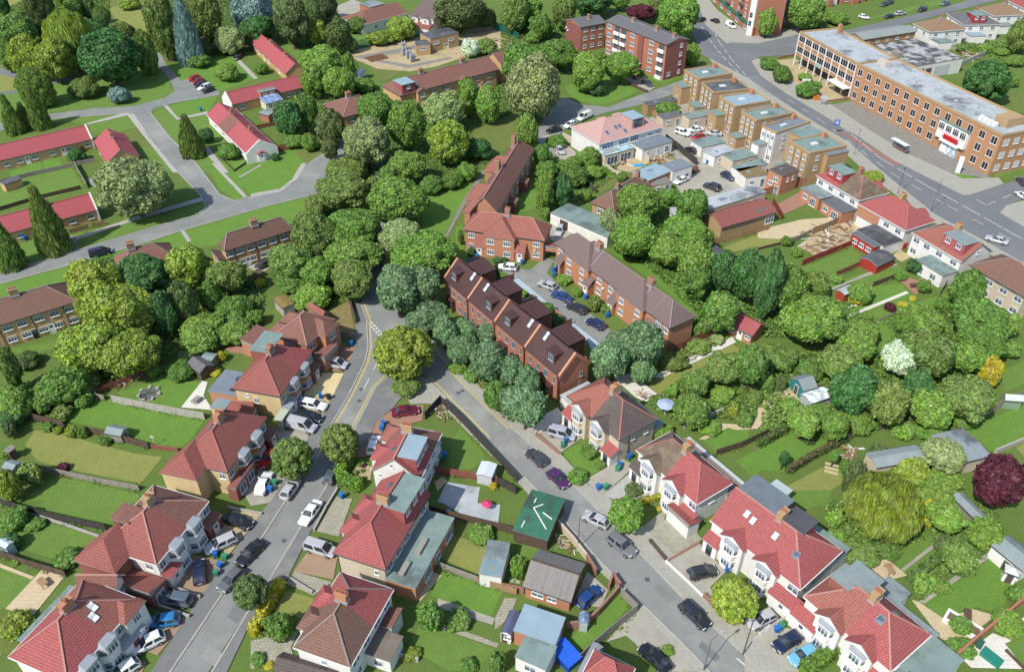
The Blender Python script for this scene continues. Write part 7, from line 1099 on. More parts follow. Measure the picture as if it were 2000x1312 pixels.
# ------------------------------------------------------------ undergrowth: leafy ground cover nobody could count
def undergrowth(s, hmax, dens, label, color=(.15,.24,.055), leaf=.26, seed=1):
    ps = pts(s); g = np.random.default_rng(seed); X = np.array([p.x for p in ps]); Y = np.array([p.y for p in ps]); ar = abs(sum(X[i-1]*Y[i]-X[i]*Y[i-1] for i in range(len(X))))/2
    n = int(ar*dens*2.2); x = g.uniform(X.min(),X.max(),n*2); y = g.uniform(Y.min(),Y.max(),n*2); c = np.zeros(len(x), bool)
    for i in range(len(X)):
        k = (Y[i] > y) != (Y[i-1] > y); c ^= k & (x < (X[i-1]-X[i])*(y-Y[i])/((Y[i-1]-Y[i]) if Y[i-1] != Y[i] else 1e-9)+X[i])
    x, y = x[c], y[c]; m = min(len(x), int(ar*dens)); x, y = x[:m], y[:m]
    h = .5+.25*np.sin(x*.9+seed)+.25*np.sin(y*.8+1.7*seed)+.2*np.sin(x*2.3+y*1.9)+.12*np.sin(x*4.1-y*3.7); z = np.clip(h,.05,1.2)*hmax*g.uniform(.55,1.05,m)+.03
    P0 = np.stack([x,y,z],1); nr = np.array([0,0,.9])+g.normal(0,.55,(m,3)); nr /= np.linalg.norm(nr,axis=1)[:,None]; a = np.cross(nr,g.normal(size=(m,3))); a /= np.linalg.norm(a,axis=1)[:,None]; b = np.cross(nr,a); sz = leaf*g.uniform(.6,1.4,m)[:,None]
    V = np.empty((m,4,3)); V[:,0] = P0-a*sz; V[:,1] = P0+b*sz*.65; V[:,2] = P0+a*sz; V[:,3] = P0-b*sz*.65
    me = bpy.data.meshes.new('undergrowth'); me.vertices.add(4*m); me.vertices.foreach_set('co', V.ravel()); me.loops.add(4*m); me.loops.foreach_set('vertex_index', np.arange(4*m)); me.polygons.add(m); me.polygons.foreach_set('loop_start', np.arange(m)*4); me.materials.append(LEAF); me.update(); me.validate()
    o = ob('undergrowth', me, None, None, color); tag(o, label, kind='stuff')
undergrowth('c1 0,450 240,420 560,300 760,330 1080,310 760,470 480,590 190,650 0,720', 1.1, 13, 'leafy undergrowth behind the left gardens', seed=2)
undergrowth('b1 530,760 900,690 1250,870 1560,720 1830,760 1900,900 1990,1000 1900,1312 c1 1640,100 1360,190 1100,320 500,300 460,60 b1 560,1150', 1.2, 13, 'undergrowth under the left tree belt', seed=3)
undergrowth('b2 140,620 330,420 520,330 880,340 890,900 740,1030 600,1080 330,930 150,850', 1., 13, 'undergrowth under the trees by the dark lane', seed=4)
undergrowth('c3 1200,210 1580,70 1700,90 1500,210 1360,300 1200,370', .5, 12, 'weedy flower bed beside the pale path', (.19,.21,.08), .2, 5)
undergrowth('c3 1340,380 1700,200 1830,190 2000,200 c4 470,200 900,180 1080,0 1500,0 1960,60 1800,220 1800,480 1740,620 1480,740 1300,810 1170,850 900,740 680,840 560,850 230,770 0,880 c3 1940,780 1960,600 1700,700 1500,660 1350,730 1160,640 1110,560', 1.0, 12, 'dense undergrowth of the overgrown right gardens', (.165,.255,.055), .28, 6)
undergrowth('b3 800,420 900,160 1200,190 1550,300 1580,600 1560,720 2000,720 b4 360,820 530,1030 680,1180 680,1312 b3 1520,1200 1450,1130 1290,960 1090,790 890,640', 1.2, 12, 'undergrowth below the tall trees behind the terrace', (.14,.24,.05), .28, 7)
undergrowth('b4 920,1200 1100,1090 1460,1030 1480,800 1700,840 1870,1100 1960,1150 1960,1312 1100,1312', .8, 12, 'undergrowth in the gardens below the main road', seed=8)
undergrowth('a1 -50,110 300,-50 820,-50 820,160 600,480 300,560 0,480', .7, 8, 'undergrowth beneath the park trees', (.15,.22,.05), .34, 9)
undergrowth('a1 1110,-60 2060,-60 1990,330 1800,420 1620,420 1300,420 1170,400', .8, 8, 'undergrowth beneath the upper conifers', (.14,.2,.055), .34, 10)
undergrowth('a2 180,-20 620,-20 730,380 400,370 200,310', .8, 8, 'undergrowth beside the white house drive', (.14,.2,.05), .34, 11)
undergrowth('a2 370,400 770,440 930,680 720,740 520,860 180,900 380,720', .9, 11, 'undergrowth left of the substation', seed=12)
undergrowth('a2 790,720 1300,720 1900,620 1990,840 1640,1000 1790,1200 1700,1300 b2 1300,230 1060,400 950,390 1000,120 a2 720,1240', .5, 10, 'undergrowth around the turning head trees', (.13,.205,.05), .28, 13)
undergrowth('a3 -10,110 540,210 560,520 460,560 300,640 0,900', .7, 10, 'undergrowth in front of the flats', (.14,.22,.05), .3, 14)
undergrowth('d4 480,60 1180,10 1540,0 1810,150 1790,390 1420,400 1330,290 1000,440 890,480 700,480', .8, 12, 'undergrowth behind the lower right semis', (.16,.25,.055), .26, 15)
undergrowth('b3 250,10 860,10 850,100 560,290 430,350 300,400 250,330', .8, 11, 'undergrowth in the gardens behind the corner block', seed=16)
undergrowth('c2 1400,80 1560,80 1990,510 c3 320,560 60,720 -10,680 c2 1720,400', .6, 13, 'ground cover before the new terrace', (.13,.22,.06), .2, 17)
undergrowth('e6 640,330 880,300 900,400 700,430', .5, 14, 'planting behind the first new house', seed=18, leaf=.19)
undergrowth('e6 1030,590 1230,640 1380,720 1560,860 1400,960 1300,900 1250,700 1040,680', .6, 14, 'planting behind the middle new houses', seed=19, leaf=.19)
undergrowth('d4 1400,430 1640,330 1800,400 1760,430 1230,790 1160,740', .6, 11, 'mixed border between the lower right lawns', seed=20, leaf=.22)
undergrowth('d2 110,880 330,880 350,1000 230,1090 60,1060', .5, 14, 'flowering front bed by the golden hedge', (.17,.24,.07), .16, 21)
undergrowth('b4 0,1150 170,1010 600,1010 900,1180 900,1312 0,1312', .9, 11, 'undergrowth beyond the small garden house', seed=22)
undergrowth('a4 1480,330 1640,300 1990,330 1990,480 1720,440', .6, 8, 'scrub in the far back gardens', seed=23, leaf=.32)
undergrowth('c1 1100,330 1500,200 1640,180 1760,240 1600,330 1480,400 1250,380', .5, 12, 'weeds around the dark slate shed', (.18,.25,.07), .2, 24)
# ============================================================ FENCES, WALLS, BINS, STREET FURNITURE
RWOOD = m_noise((.26,.10,.07),(.2,.075,.055),1.2,.85); BLK_F = m_noise((.05,.045,.042),(.075,.068,.062),1.2,.85); BWALL = m_brick((.33,.16,.10),(.27,.13,.085)); GREENM = m_plain((.02,.16,.12), .6)
for s, l, hh, m, k in (
 ('c1 850,560 1090,610 1330,655 1540,690', 'grey concrete panel fence below the white patio', 1.6, CONC, 'panel'), ('c1 500,585 660,525', 'red brown fence at the ragged lawn corner', 1.4, RWOOD, 'panel'), ('c1 670,520 790,550', 'pale timber fence at the ragged lawn corner', 1.3, WOOD_G, 'panel'), ('c1 740,500 850,455 1000,400 1110,340', 'pinkish brick wall behind the pond lawn', 1.3, RWOOD, 'panel'), ('c1 190,680 330,715 490,755', 'brown fence along the wide mown lawn', 1.6, WOOD_D, 'panel'), ('c1 660,790 900,850 1120,910', 'brown fence beside the tunnel shed', 1.5, WOOD_D, 'panel'), ('c1 1150,905 1340,930', 'low pink wall by the cream house', .8, RWOOD, 'wall'), ('c1 260,1060 500,1115 760,1170 1050,1225', 'pale capped fence between two mown lawns', 1.2, WOOD_G, 'panel'), ('d1 20,60 240,130 500,190 800,255', 'white railed dark fence above the square lawn', 1.4, BLK_F, 'panel'), ('d1 -10,440 220,520 500,600', 'dark fence above the sunny patio', 1.4, WOOD_D, 'panel'), ('e1 90,610 240,600 360,540 480,490 660,500', 'curved grey wall round the brown patio', 1.5, CONC, 'panel'), ('d1 230,130 480,210 740,300', 'low stone edging beside the square lawn', .4, CONC, 'wall'),
 ('c2 1430,570 1560,690 1700,840 1850,1000 2000,1160', 'black fence along the right street', 1.7, BLK_F, 'panel'), ('c2 1425,565 1310,690', 'black fence across the fork tip', 1.7, BLK_F, 'panel'), ('d3 410,205 530,340 640,480', 'pale rendered wall beside the green roof', 1.3, RENDER_P, 'wall'), ('d3 640,490 700,590', 'brick pier wall at the corrugated garage', 1.6, BWALL, 'wall'), ('d3 800,700 830,620 880,690', 'brick wall corner at the blue hatchback', 1.5, BWALL, 'wall'), ('d3 890,740 1010,860', 'grey fence at the street corner', 1.7, WOOD_G, 'panel'), ('d3 1005,870 830,1010 680,1140 580,1240', 'long weathered fence beside the grass strip', 1.7, WOOD_G, 'panel'), ('d3 490,990 620,980 720,890 870,720', 'orange brick wall beside the grass strip', 1.5, BWALL, 'wall'), ('c2 1390,1095 1620,1130 1850,1170', 'rust brown fence below the side lawn', 1.6, RWOOD, 'panel'), ('c2 1860,1180 1990,1250', 'dark fence by the pale shed', 1.6, BLK_F, 'panel'), ('d2 1290,100 1560,175 1890,255 1995,295', 'dark fence below the weathered yard', 1.5, WOOD_D, 'panel'), ('d2 1320,475 1430,540 1700,640', 'white capped fence above the rectangular lawn', 1.3, WOOD_G, 'panel'), ('d2 1700,650 1990,735', 'pale timber fence below the flat garage', 1.4, WOOD, 'panel'), ('d2 1060,1180 1250,1230', 'low stone wall in the lower garden', .7, CONC, 'wall'), ('d3 60,260 200,300 300,340', 'dark fence below the green roof', 1.5, WOOD_D, 'panel'), ('d3 0,690 160,720', 'brick wall stub at the corrugated garage', 1.2, BWALL, 'wall'),
 ('c3 1235,215 1400,135 1580,55', 'dark red board fence at the terrace end', 1.7, RWOOD, 'panel'), ('c3 1370,755 1500,700 1650,640', 'concrete edged fence by the curving path', 1., CONC, 'wall'), ('c3 1610,960 1800,900 2000,800', 'rough timber fence behind the semis', 1.4, WOOD_D, 'panel'), ('c4 0,885 210,790', 'brown fence above the lawn with one tree', 1.2, WOOD, 'panel'), ('c4 230,1085 430,960 680,830', 'broken rusty fence below the lawn with one tree', 1.3, RWOOD, 'panel'), ('c4 1500,770 1750,640 2010,510', 'long grey slatted fence at the right', 1.7, WOOD_G, 'panel'), ('c4 1780,945 2010,850', 'low grey wall at the right edge', 1., CONC, 'wall'), ('d4 1480,1215 1620,1090 1750,985 1995,780', 'red brick garden wall at the lower right', 1.6, BRICK_R, 'wall'), ('d4 1860,1160 1990,1290', 'dark sleeper edging at the right', .4, WOOD_D, 'wall'), ('c3 1430,930 1600,1060', 'white gutter fence behind the mossy semi', .9, WHITE, 'panel'),
 ('b4 330,765 540,680 745,595', 'red fence above the green lawn', 1.4, m_plain((.24,.04,.04)), 'panel'), ('b4 585,845 770,765', 'dark red fence beside the long lawn', 1.2, RWOOD, 'panel'), ('b4 860,925 1060,850', 'dark fence stub in the gardens', 1.2, WOOD_D, 'panel'), ('b4 405,535 520,490 640,430', 'new pale timber fence by the rubble', 1.8, WOOD, 'panel'), ('b4 250,600 400,525', 'grey old fence by the rubble', 1.2, WOOD_G, 'panel'), ('b3 1590,605 1800,555 2000,495', 'tan fence below the brick annex', 1.5, WOOD, 'panel'), ('b4 0,650 180,605', 'dark board edging by the yellow lawn', .7, WOOD_D, 'panel'), ('b4 20,250 200,190 350,160', 'brick yard wall behind the annex', 2., BRICK_R, 'wall'), ('b4 110,300 180,420', 'red fence at the pink yard', 1.6, m_plain((.22,.04,.04)), 'panel'), ('b4 1010,660 1110,640', 'bright red fence by the white semi', 1.6, m_plain((.4,.04,.03)), 'panel'), ('b4 1350,1010 1420,900 1500,840', 'grey side fence at the dark alley', 1.5, WOOD_G, 'panel'), ('b4 880,1200 1150,1070', 'low edging beside the shaded lawn', .5, WOOD_G, 'panel'),
 ('a2 190,1140 390,1105', 'red panel fence beside the white gable', 1.6, RWOOD, 'panel'), ('a2 50,970 200,940', 'rust fence in the cottage gardens', 1.1, RWOOD, 'panel'), ('a2 800,600 930,680', 'pale board edging near the gazebo', .8, WOOD, 'panel'), ('b1 530,525 670,485', 'orange timber fence at the cottage front', 1.1, WOOD, 'panel'), ('b1 700,478 795,455', 'orange timber fence beside the cottage gate', 1.1, WOOD, 'panel'), ('b1 565,20 660,185', 'grey timber fence behind the round tree', 1.6, WOOD_G, 'panel'), ('b1 -20,155 260,85 545,25', 'low fence above the long back lawn', 1., WOOD_G, 'panel'), ('b1 -20,360 300,265 610,190', 'low fence below the long back lawn', 1., WOOD_D, 'panel'), ('b1 1870,880 1990,845', 'pale timber fence by the patio car', 1.3, WOOD, 'panel'), ('a1 550,1245 720,1215', 'low fence behind the short cottage', 1., WOOD_G, 'panel'), ('a1 1640,1170 1760,1290 1850,1230', 'low dark edging round the cottage bed', .5, WOOD_D, 'panel'), ('f5 0,545 100,600 200,660', 'cream block wall beside the pink roofed house', 1.8, RENDER_P, 'wall'), ('f5 890,630 1000,750 1110,860', 'cream wall splitting the building yard', 1.8, RENDER_P, 'wall'), ('f5 1330,570 1500,700 1730,890', 'tall dark fence along the service lane', 2., BLK_F, 'panel'), ('f5 1100,200 1280,320', 'timber fence beside the pink roofed house', 1.7, WOOD, 'panel'), ('f5 10,890 200,1070 430,1250', 'thin dark fence in the overgrown garden', 1.2, BLK_F, 'panel'), ('f5 520,880 650,990 740,1020', 'cream low wall round the building yard', 1., RENDER_P, 'wall'), ('a3 950,640 1095,700', 'low brown wall by the flats bay', .8, WOOD_D, 'wall'),
 ('c3 165,745 255,800', 'low pale wall at the slab drive', .5, CONC, 'wall'), ('c3 270,815 440,965', 'low brick wall along the silver car drive', .6, BWALL, 'wall'), ('c3 440,970 610,1150', 'low mossy wall along the front lawn', .5, CONC, 'wall'), ('d3 1235,495 1370,620 1500,745', 'white low wall beside the charcoal hatchback', .35, WHITE, 'wall'), ('d3 1515,755 1620,860 1735,965', 'white topped brick wall under the yellow green tree', .9, BWALL, 'wall'), ('d3 1880,1090 1995,990', 'white picket wall beside the silver car', 1., WHITE, 'picket'), ('d4 0,1050 210,910', 'white picket wall above the navy hatchback', 1., WHITE, 'picket'), ('d3 1110,340 1220,470', 'dark low wall before the crazy paving', .6, WOOD_D, 'wall'), ('d3 1250,480 1480,345', 'thin brick divider between two drives', .4, BWALL, 'wall'), ('d1 1310,690 1500,760', 'pale low wall between two brown drives', .6, CONC, 'wall'), ('d1 1190,820 1420,905', 'pale low wall above the bright blue car', .6, CONC, 'wall'), ('d1 1720,90 1960,135', 'pale low wall at the sandy drive', .5, CONC, 'wall'), ('c2 1385,95 1560,265 1740,450 1850,550', 'low brick wall along the new terrace front', .7, BRICK_N, 'wall'), ('d2 280,610 460,720', 'low wall above the front lawn', .5, CONC, 'wall'), ('e5 580,220 450,430 320,680', 'low wall of the crazy paved front garden', .5, CONC, 'wall'), ('e1 1620,460 1850,480', 'grey fence above the reddish drive', 1.4, WOOD_G, 'panel'), ('b2 745,1050 790,1200', 'dark wall along the dry garden', 1.2, WOOD_D, 'wall'), ('e6 690,430 900,350', 'brown store fence behind the first new house', 1.5, RWOOD, 'panel'), ('e6 1020,690 1140,640', 'brown store fence behind the second new house', 1.5, RWOOD, 'panel'), ('e6 1400,980 1600,900', 'brown store fence behind the third new house', 1.5, RWOOD, 'panel'), ('e6 1340,730 1500,860', 'brick court wall behind the new terrace', 1.3, BRICK_N, 'wall'), ('a4 150,445 280,420', 'low brown wall at the office corner', .7, BWALL, 'wall'), ('a4 520,770 690,745', 'curved low brick wall by the office entrance', .6, BWALL, 'wall'), ('a4 1350,340 1480,390', 'grey fence in the far back gardens', 1.4, WOOD_G, 'panel'), ('a4 1480,520 1700,420', 'pale yard wall behind the depot', 1.6, CONC, 'wall'), ('a2 680,395 900,345 1265,280', 'tall green mesh fence left of the substation', 2.6, GREENM, 'mesh'), ('a2 1520,235 1800,175', 'tall green mesh fence right of the substation', 2.6, GREENM, 'mesh'), ('a2 1820,210 2010,300', 'tall green mesh fence at the yard corner', 2.4, GREENM, 'mesh')):
    fence(s, l, hh, m, None, k, 'garden walls' if k == 'wall' else 'garden fences', 'garden_wall' if k == 'wall' else 'fence', t=.11 if k == 'wall' else .05, step=3. if k in ('wall', 'mesh') else 1.83)
    if k == 'panel' and hh > 1. and not s.startswith('p '):              # plants that grow along the foot of the fence
        _ps = pts(s); _g = np.random.default_rng(len(l)); _v = []; _f = []
        for _a, _c in zip(_ps, _ps[1:]):
            _d = _c-_a; _t = _d.normalized(); _n = Vector((-_t.y,_t.x,0))
            for _i in range(int(_d.length*22)):
                _u = _g.uniform(0,_d.length); _w = .5+.5*math.sin(_u*.9+len(l))+.3*math.sin(_u*2.7)
                if _w < .35: continue
                _p = _a+_t*_u+_n*(_g.choice((-1,1))*(.12+abs(_g.normal(0,.38))*min(1,_w))); _p.z = abs(_g.normal(0,.35))*min(1.2,_w)+.05; _x = Vector(_g.normal(0,1,3)).normalized()*.15; _y = _x.cross(Vector(_g.normal(0,1,3)).normalized())*.7; _k = len(_v); _v += [_p-_x,_p+_y,_p+_x,_p-_y]; _f.append((_k,_k+1,_k+2,_k+3))
        if _f:
            _m = bpy.data.meshes.new('border_plants'); _m.from_pydata(_v,[],_f); _m.materials.append(LEAF); _o = ob('border_plants', _m, None, None, (.13+.06*_g.random(),.2+.06*_g.random(),.05)); tag(_o, 'border plants at the foot of the '+l, kind='stuff')
BB, GB, KB = (.01,.13,.42), (.03,.22,.12), (.02,.02,.022)
for s, c, l in (('e1 1800,560', BB, 'beside the reddish drive wall'), ('e1 1445,850', BB, 'at the yellow slab drive'), ('e1 1450,1165', BB, 'behind the white estate'), ('e1 1545,1175', KB, 'behind the white estate'), ('c2 150,1230', BB, 'beside the white saloon'), ('c2 185,1180', GB, 'beside the white saloon'), ('d1 1620,450', BB, 'behind the silver estate'), ('d1 1690,470', GB, 'behind the silver estate'), ('d1 1655,530', BB, 'at the navy hatchback drive'), ('d1 1625,590', GB, 'at the navy hatchback drive'), ('d1 910,1225', BB, 'at the bottom left bay'), ('d1 980,1245', GB, 'at the bottom left bay'), ('e4 840,470', BB, 'at the fork house porch'), ('e4 815,540', BB, 'at the fork house drive'), ('e4 1750,940', BB, 'behind the fork house'), ('e4 1690,1010', GB, 'behind the fork house'), ('e5 640,310', BB, 'on the crazy paving'), ('d2 1475,140', BB, 'by the weathered yard'), ('c3 480,860', BB, 'beside the silver blue people carrier'), ('c3 455,900', GB, 'beside the silver blue people carrier'), ('c3 880,1050', BB, 'at the front porch of the charcoal roof'), ('c3 870,1075', GB, 'at the front porch of the charcoal roof'), ('c3 725,1215', BB, 'at the drive of the mossy semi'), ('c3 780,1215', GB, 'at the drive of the mossy semi'), ('d3 1350,235', BB, 'on the crazy paving of the brick porch'), ('d3 1690,560', BB, 'before the long white bay semi'), ('d4 140,1010', BB, 'above the navy hatchback'), ('d4 175,990', GB, 'above the navy hatchback'), ('f1 400,1190', BB, 'left of the white court doors'), ('f1 1235,1300', BB, 'right of the white court doors'), ('e7 75,540', BB, 'at the first terrace porch'), ('e7 80,605', BB, 'on the path of the first terrace porch'), ('e7 485,895', BB, 'at the second terrace porch'), ('e7 770,1130', BB, 'at the third terrace porch'), ('b1 195,575', BB, 'before the lower cottage row'), ('c3 960,985', BB, 'in the alley between two semis'), ('f6 310,1090', BB, 'in the service lane'), ('f6 340,1115', BB, 'in the service lane'), ('c4 1690,1060', BB, 'under the copper beech'), ('a2 45,530', BB, 'in the cottage garden'), ('a1 1510,835', BB, 'beside the slab path of the cottages')):
    wheelie(s, c, {BB: 'blue', GB: 'green', KB: 'black'}[c]+' wheelie bin '+l)
lamp_post('d3 568,390', 'slim grey lamp post beside the right street', 6.5, 1.3, .6); lamp_post('d3 1512,1300', 'slim grey lamp post at the bottom of the street', 6.5, 1.3, .6); lamp_post('b2 1370,1300', 'slim grey lamp post by the new terrace trees', 6.5, 1., .6); lamp_post('c2 1375,110', 'grey lamp post behind the junction tree', 6., 1., 2.4); lamp_post('p 1817,414', 'tall lamp post leaning over the main road kerb', 8., 1.6, .8)
pole('d3 1806,1182', 'dark wooden telegraph pole by the silver car', 7.5, 'telegraph_pole'); pole('p 1752,380', 'thin pole behind the main road semis', 7., 'telegraph_pole', r=.07); pole('p 1668,302', 'thin pole at the shop parade end', 7., 'telegraph_pole', r=.06); pole('p 773,966', 'dark roof pole beside the white gable', 7., 'telegraph_pole', r=.06); pole('a2 650,1200', 'slim dark pole at the turning head', 6., 'telegraph_pole', r=.06); pole('c1 1165,885', 'white washing line post on the ragged lawn', 2.2, 'washing_post', 'post', WHITE, .05)
# bus stop, shelter, signs
p = pts('a4 575,1010')[0]; t = thing('bus_stop', 'blue bus stop flag with white bus symbol by the main road', 'bus stop', (p.x,p.y,.15)); MB().cyl((0,0,0),(0,0,3.2),.05,.05,8).obj('pole', m_plain((.3,.3,.32)), t)
MB().box(-.75,-.05,2.5,.75,.05,4.0).obj('flag', m_plain((.01,.10,.55), .4), t); MB().box(-.42,-.08,2.95,.42,-.051,3.7).obj('bus_symbol', WHITE, t); MB().box(-.34,-.1,3.3,.34,-.081,3.58).obj('bus_window', m_plain((.01,.10,.55), .4), t)
for x in (-.28, .28): MB().cyl((x,-.1,2.95),(x,-.06,2.95),.11,.11,10).obj('bus_wheel', WHITE, t)
a, b2 = pts('a4 985,1110 1090,1170'); d = b2-a; t = thing('bus_shelter', 'glass bus shelter with white roof by the main road', 'shelter', (a.x,a.y,.15), math.atan2(d.y,d.x)); ln = d.length
MB().box(-.1,-.2,2.4,ln+.1,1.3,2.55).obj('roof', m_plain((.65,.66,.66)), t); MB().face([(0,1.2,.2),(ln,1.2,.2),(ln,1.2,2.3),(0,1.2,2.3)]).obj('back_pane', m_glass((.1,.12,.13)), t); MB().box(.3,.8,.45,ln-.3,1.1,.52).obj('bench', m_plain((.3,.1,.08)), t)
for x in (.05, ln/2, ln-.05): MB().box(x-.05,1.15,0,x+.05,1.25,2.4).obj('post', DARK, t)
p = pts('b4 1495,75')[0]; t = thing('totem_sign', 'tall white totem sign on the wedge lawn', 'sign', (p.x,p.y,0), -.4); MB().box(-.55,-.15,.4,.55,.15,4.6).obj('panel', m_plain((.66,.70,.72)), t); MB().box(-.6,-.3,0,.6,.3,.4).obj('base', CONC, t)
p = pts('a4 355,655')[0]; t = thing('billboard', 'white name board above the forecourt shrubs', 'sign', (p.x,p.y,0), .1); MB().box(-1.3,-.06,1.6,1.3,.06,2.5).obj('board', WHITE, t)
for x in (-1., 1.): MB().box(x-.05,-.05,0,x+.05,.05,1.6).obj('post', DARK, t)
p = pts('a4 490,795')[0]; t = thing('notice_sign', 'slanted grey sign post near the office wall', 'sign', (p.x,p.y,0), -.5); MB().box(-.9,-.06,1.8,.9,.06,2.9).obj('board', m_plain((.4,.42,.45)), t)
for x in (-.6, .6): MB().box(x-.06,.06,0,x+.06,.14,2.6).obj('post', WOOD_D, t)
p = pts('a4 435,755')[0]; t = thing('utility_cabinet', 'orange cabinet beside the office forecourt', 'cabinet', (p.x,p.y,0), .2); MB().box(-.8,-.5,0,.8,.5,1.3).obj('body', m_plain((.6,.2,.04)), t); MB().box(-.85,-.55,1.3,.85,.55,1.42).obj('lid', m_plain((.5,.17,.04)), t); MB().box(-.72,-.53,.1,-.04,-.5,1.2).obj('door', m_plain((.55,.18,.04)), t)
# green street cabinet, parasol, pond, bench, trampoline
p = pts('c2 1695,405')[0]; t = thing('hoarding_panel', 'small bright green panel at the terrace corner', 'panel', (p.x,p.y,.1), -.6); MB().box(-.6,-.05,.2,.6,.05,1.5).obj('sheet', m_plain((.02,.4,.14)), t); MB().box(-.5,.05,0,-.42,.12,1.4).obj('post', WOOD_D, t); MB().box(.42,.05,0,.5,.12,1.4).obj('post', WOOD_D, t)
def parasol(s, c, l, r=1.5, h=2.4):
    p = pts(s)[0]; t = thing('parasol', l, 'parasol', (p.x,p.y,0)); MB().cyl((0,0,0),(0,0,h),.03,.03,6).obj('pole', m_plain((.5,.5,.5)), t); b = MB(); k = 8
    for i in range(k):
        a0, a1 = 2*math.pi*i/k, 2*math.pi*(i+1)/k; b.face([(0,0,h),(r*math.cos(a0),r*math.sin(a0),h-.45),(r*math.cos(a1),r*math.sin(a1),h-.45)])
    b.obj('canopy', m_plain(c, .8), t); MB().cyl((0,0,0),(0,0,.1),.3,.3,10).obj('base', CONC, t)
parasol('c3 1222,640', (.36,.45,.58), 'pale blue parasol in the garden behind the coral semi'); parasol('d2 1770,90', (.55,.05,.14), 'small red parasol by the weathered yard', .8, 1.6)
p = pts('c1 1120,500')[0]; t = thing('garden_pond', 'round grey garden pond with rubble on the lawn', 'pond', (p.x,p.y,0)); MB().cyl((0,0,0),(0,0,.12),1.9,1.85,18).obj('rim', CONC_D, t); MB().cyl((0,0,.12),(0,0,.13),1.5,1.5,18).obj('water', m_glass((.05,.06,.05)), t)
for i in range(7): MB().box(-.3,-.2,.1,.3,.2,.4).obj('stone', CONC, t, MX(math.cos(i*.9)*1.7, math.sin(i*.9)*1.7, 0, i*1.3))
p = pts('d4 1530,970')[0]; t = thing('raised_planter', 'white raised planter on the sandstone terrace', 'planter', (p.x,p.y,0), -.75)
for q in ((-2.2,-1.,2.2,-.7),(-2.2,.7,2.2,1.),(-2.2,-.7,-1.9,.7),(1.9,-.7,2.2,.7)): MB().box(q[0],q[1],0,q[2],q[3],.7).obj('side', WHITE, t)
MB().box(-1.9,-.7,0,1.9,.7,.55).obj('soil', SOIL, t)
p = pts('d4 1745,1215')[0]; t = thing('tarpaulin_cover', 'dark green tarpaulin cover on the white patio', 'cover', (p.x,p.y,0), .7); MB().slab([[(-.7,-1.2,.5),(.7,-1.2,.5),(.7,1.2,.75),(-.7,1.2,.75)]], .5, 0, 0).obj('top_sheet', m_plain((.02,.2,.14)), t); MB().box(-.75,-1.25,0,.75,1.25,.06).obj('base', DARK, t)
p = pts('d4 1660,1110')[0]; t = thing('garden_bench', 'dark green folded garden seat by the brick wall', 'seat', (p.x,p.y,0), .8); MB().box(-.7,-.35,.35,.7,.35,.45).obj('seat', m_plain((.03,.12,.08)), t); MB().box(-.7,.3,.45,.7,.4,1.1).obj('backrest', m_plain((.03,.12,.08)), t)
for x in (-.6,.6): MB().box(x-.05,-.3,0,x+.05,.3,.35).obj('leg', DARK, t)
for s, l in (('d4 865,480', 'blue sack on the paved patio'), ('d4 850,500', 'second blue sack on the paved patio'), ('f5 1010,890', 'bright blue tarpaulin heap in the building yard'), ('f5 950,895', 'blue plastic sheet in the building yard')):
    p = pts(s)[0]; me = MB(); iv, jf = ico()
    for f in jf: me.face([(iv[q][0]*.8*(1+.2*math.sin(q*3.1)), iv[q][1]*.6*(1+.2*math.cos(q*2.3)), max(0, iv[q][2])*.5) for q in f])
    o = me.obj('tarpaulin_heap', m_plain((.02,.30,.55), .5)); o.location = (p.x,p.y,.04); tag(o, l, 'tarpaulin', 'blue sacks and sheets')
# garden tables
for s, c, l in (('d1 330,660', WOOD, 'wooden garden table on the sunny slab patio'), ('d4 1560,900', WOOD_D, 'dark garden table on the sandstone terrace'), ('d2 1300,640', WHITE, 'white garden table on the small patio'), ('c1 1480,560', WOOD_G, 'grey garden table on the white patio'), ('d4 980,560', WOOD, 'garden table on the patio with blue sacks'), ('b4 1170,930', WOOD_D, 'garden table on the patterned patio'), ('e6 1120,600', WOOD, 'wooden table on the pale blue court paving')):
    p = pts(s)[0]; t = thing('garden_table', l, 'table', (p.x,p.y,.06), rnd.uniform(0,3), 'garden tables'); MB().box(-.8,-.45,.7,.8,.45,.76).obj('top', c, t)
    for x in (-.7,.7):
        for y in (-.36,.36): MB().box(x-.04,y-.04,0,x+.04,y+.04,.7).obj('leg', c, t)
# stepping stones
def stones(s, n, w, l, label, mat=SLAB_W, name='stepping_stone_path', rows=1, gap=0.):
    a, b = pts(s); d = b-a; t = thing(name, label, 'path', (a.x,a.y,0), math.atan2(d.y,d.x)); me = MB().box(-l/2,-w/2,0,l/2,w/2,.07).mesh('slab', mat)
    for i in range(n):
        for r in range(rows): ob('slab', me, t, MX(d.length*(i+.5)/n, r*(w+gap), .03, rnd.uniform(-.06,.06)))
stones('b4 685,1145 1125,965', 26, .75, .55, 'straight path of pale stepping slabs across a lawn'); stones('b4 640,1085 750,1062', 4, .5, .5, 'four pale stepping stones beside the golden shrub'); stones('c4 500,1075 600,1100', 4, .5, .5, 'grid of yellow slabs set in the dry lawn', SLAB_S, 'slab_grid', 3, .35); stones('d3 140,450 70,640', 6, .55, .55, 'two rows of slabs in the grass behind the garage', SLAB_G, 'slab_grid', 2, .3); stones('b1 1800,105 1960,10', 9, .7, .6, 'short slab path branching over the green', SLAB_G)
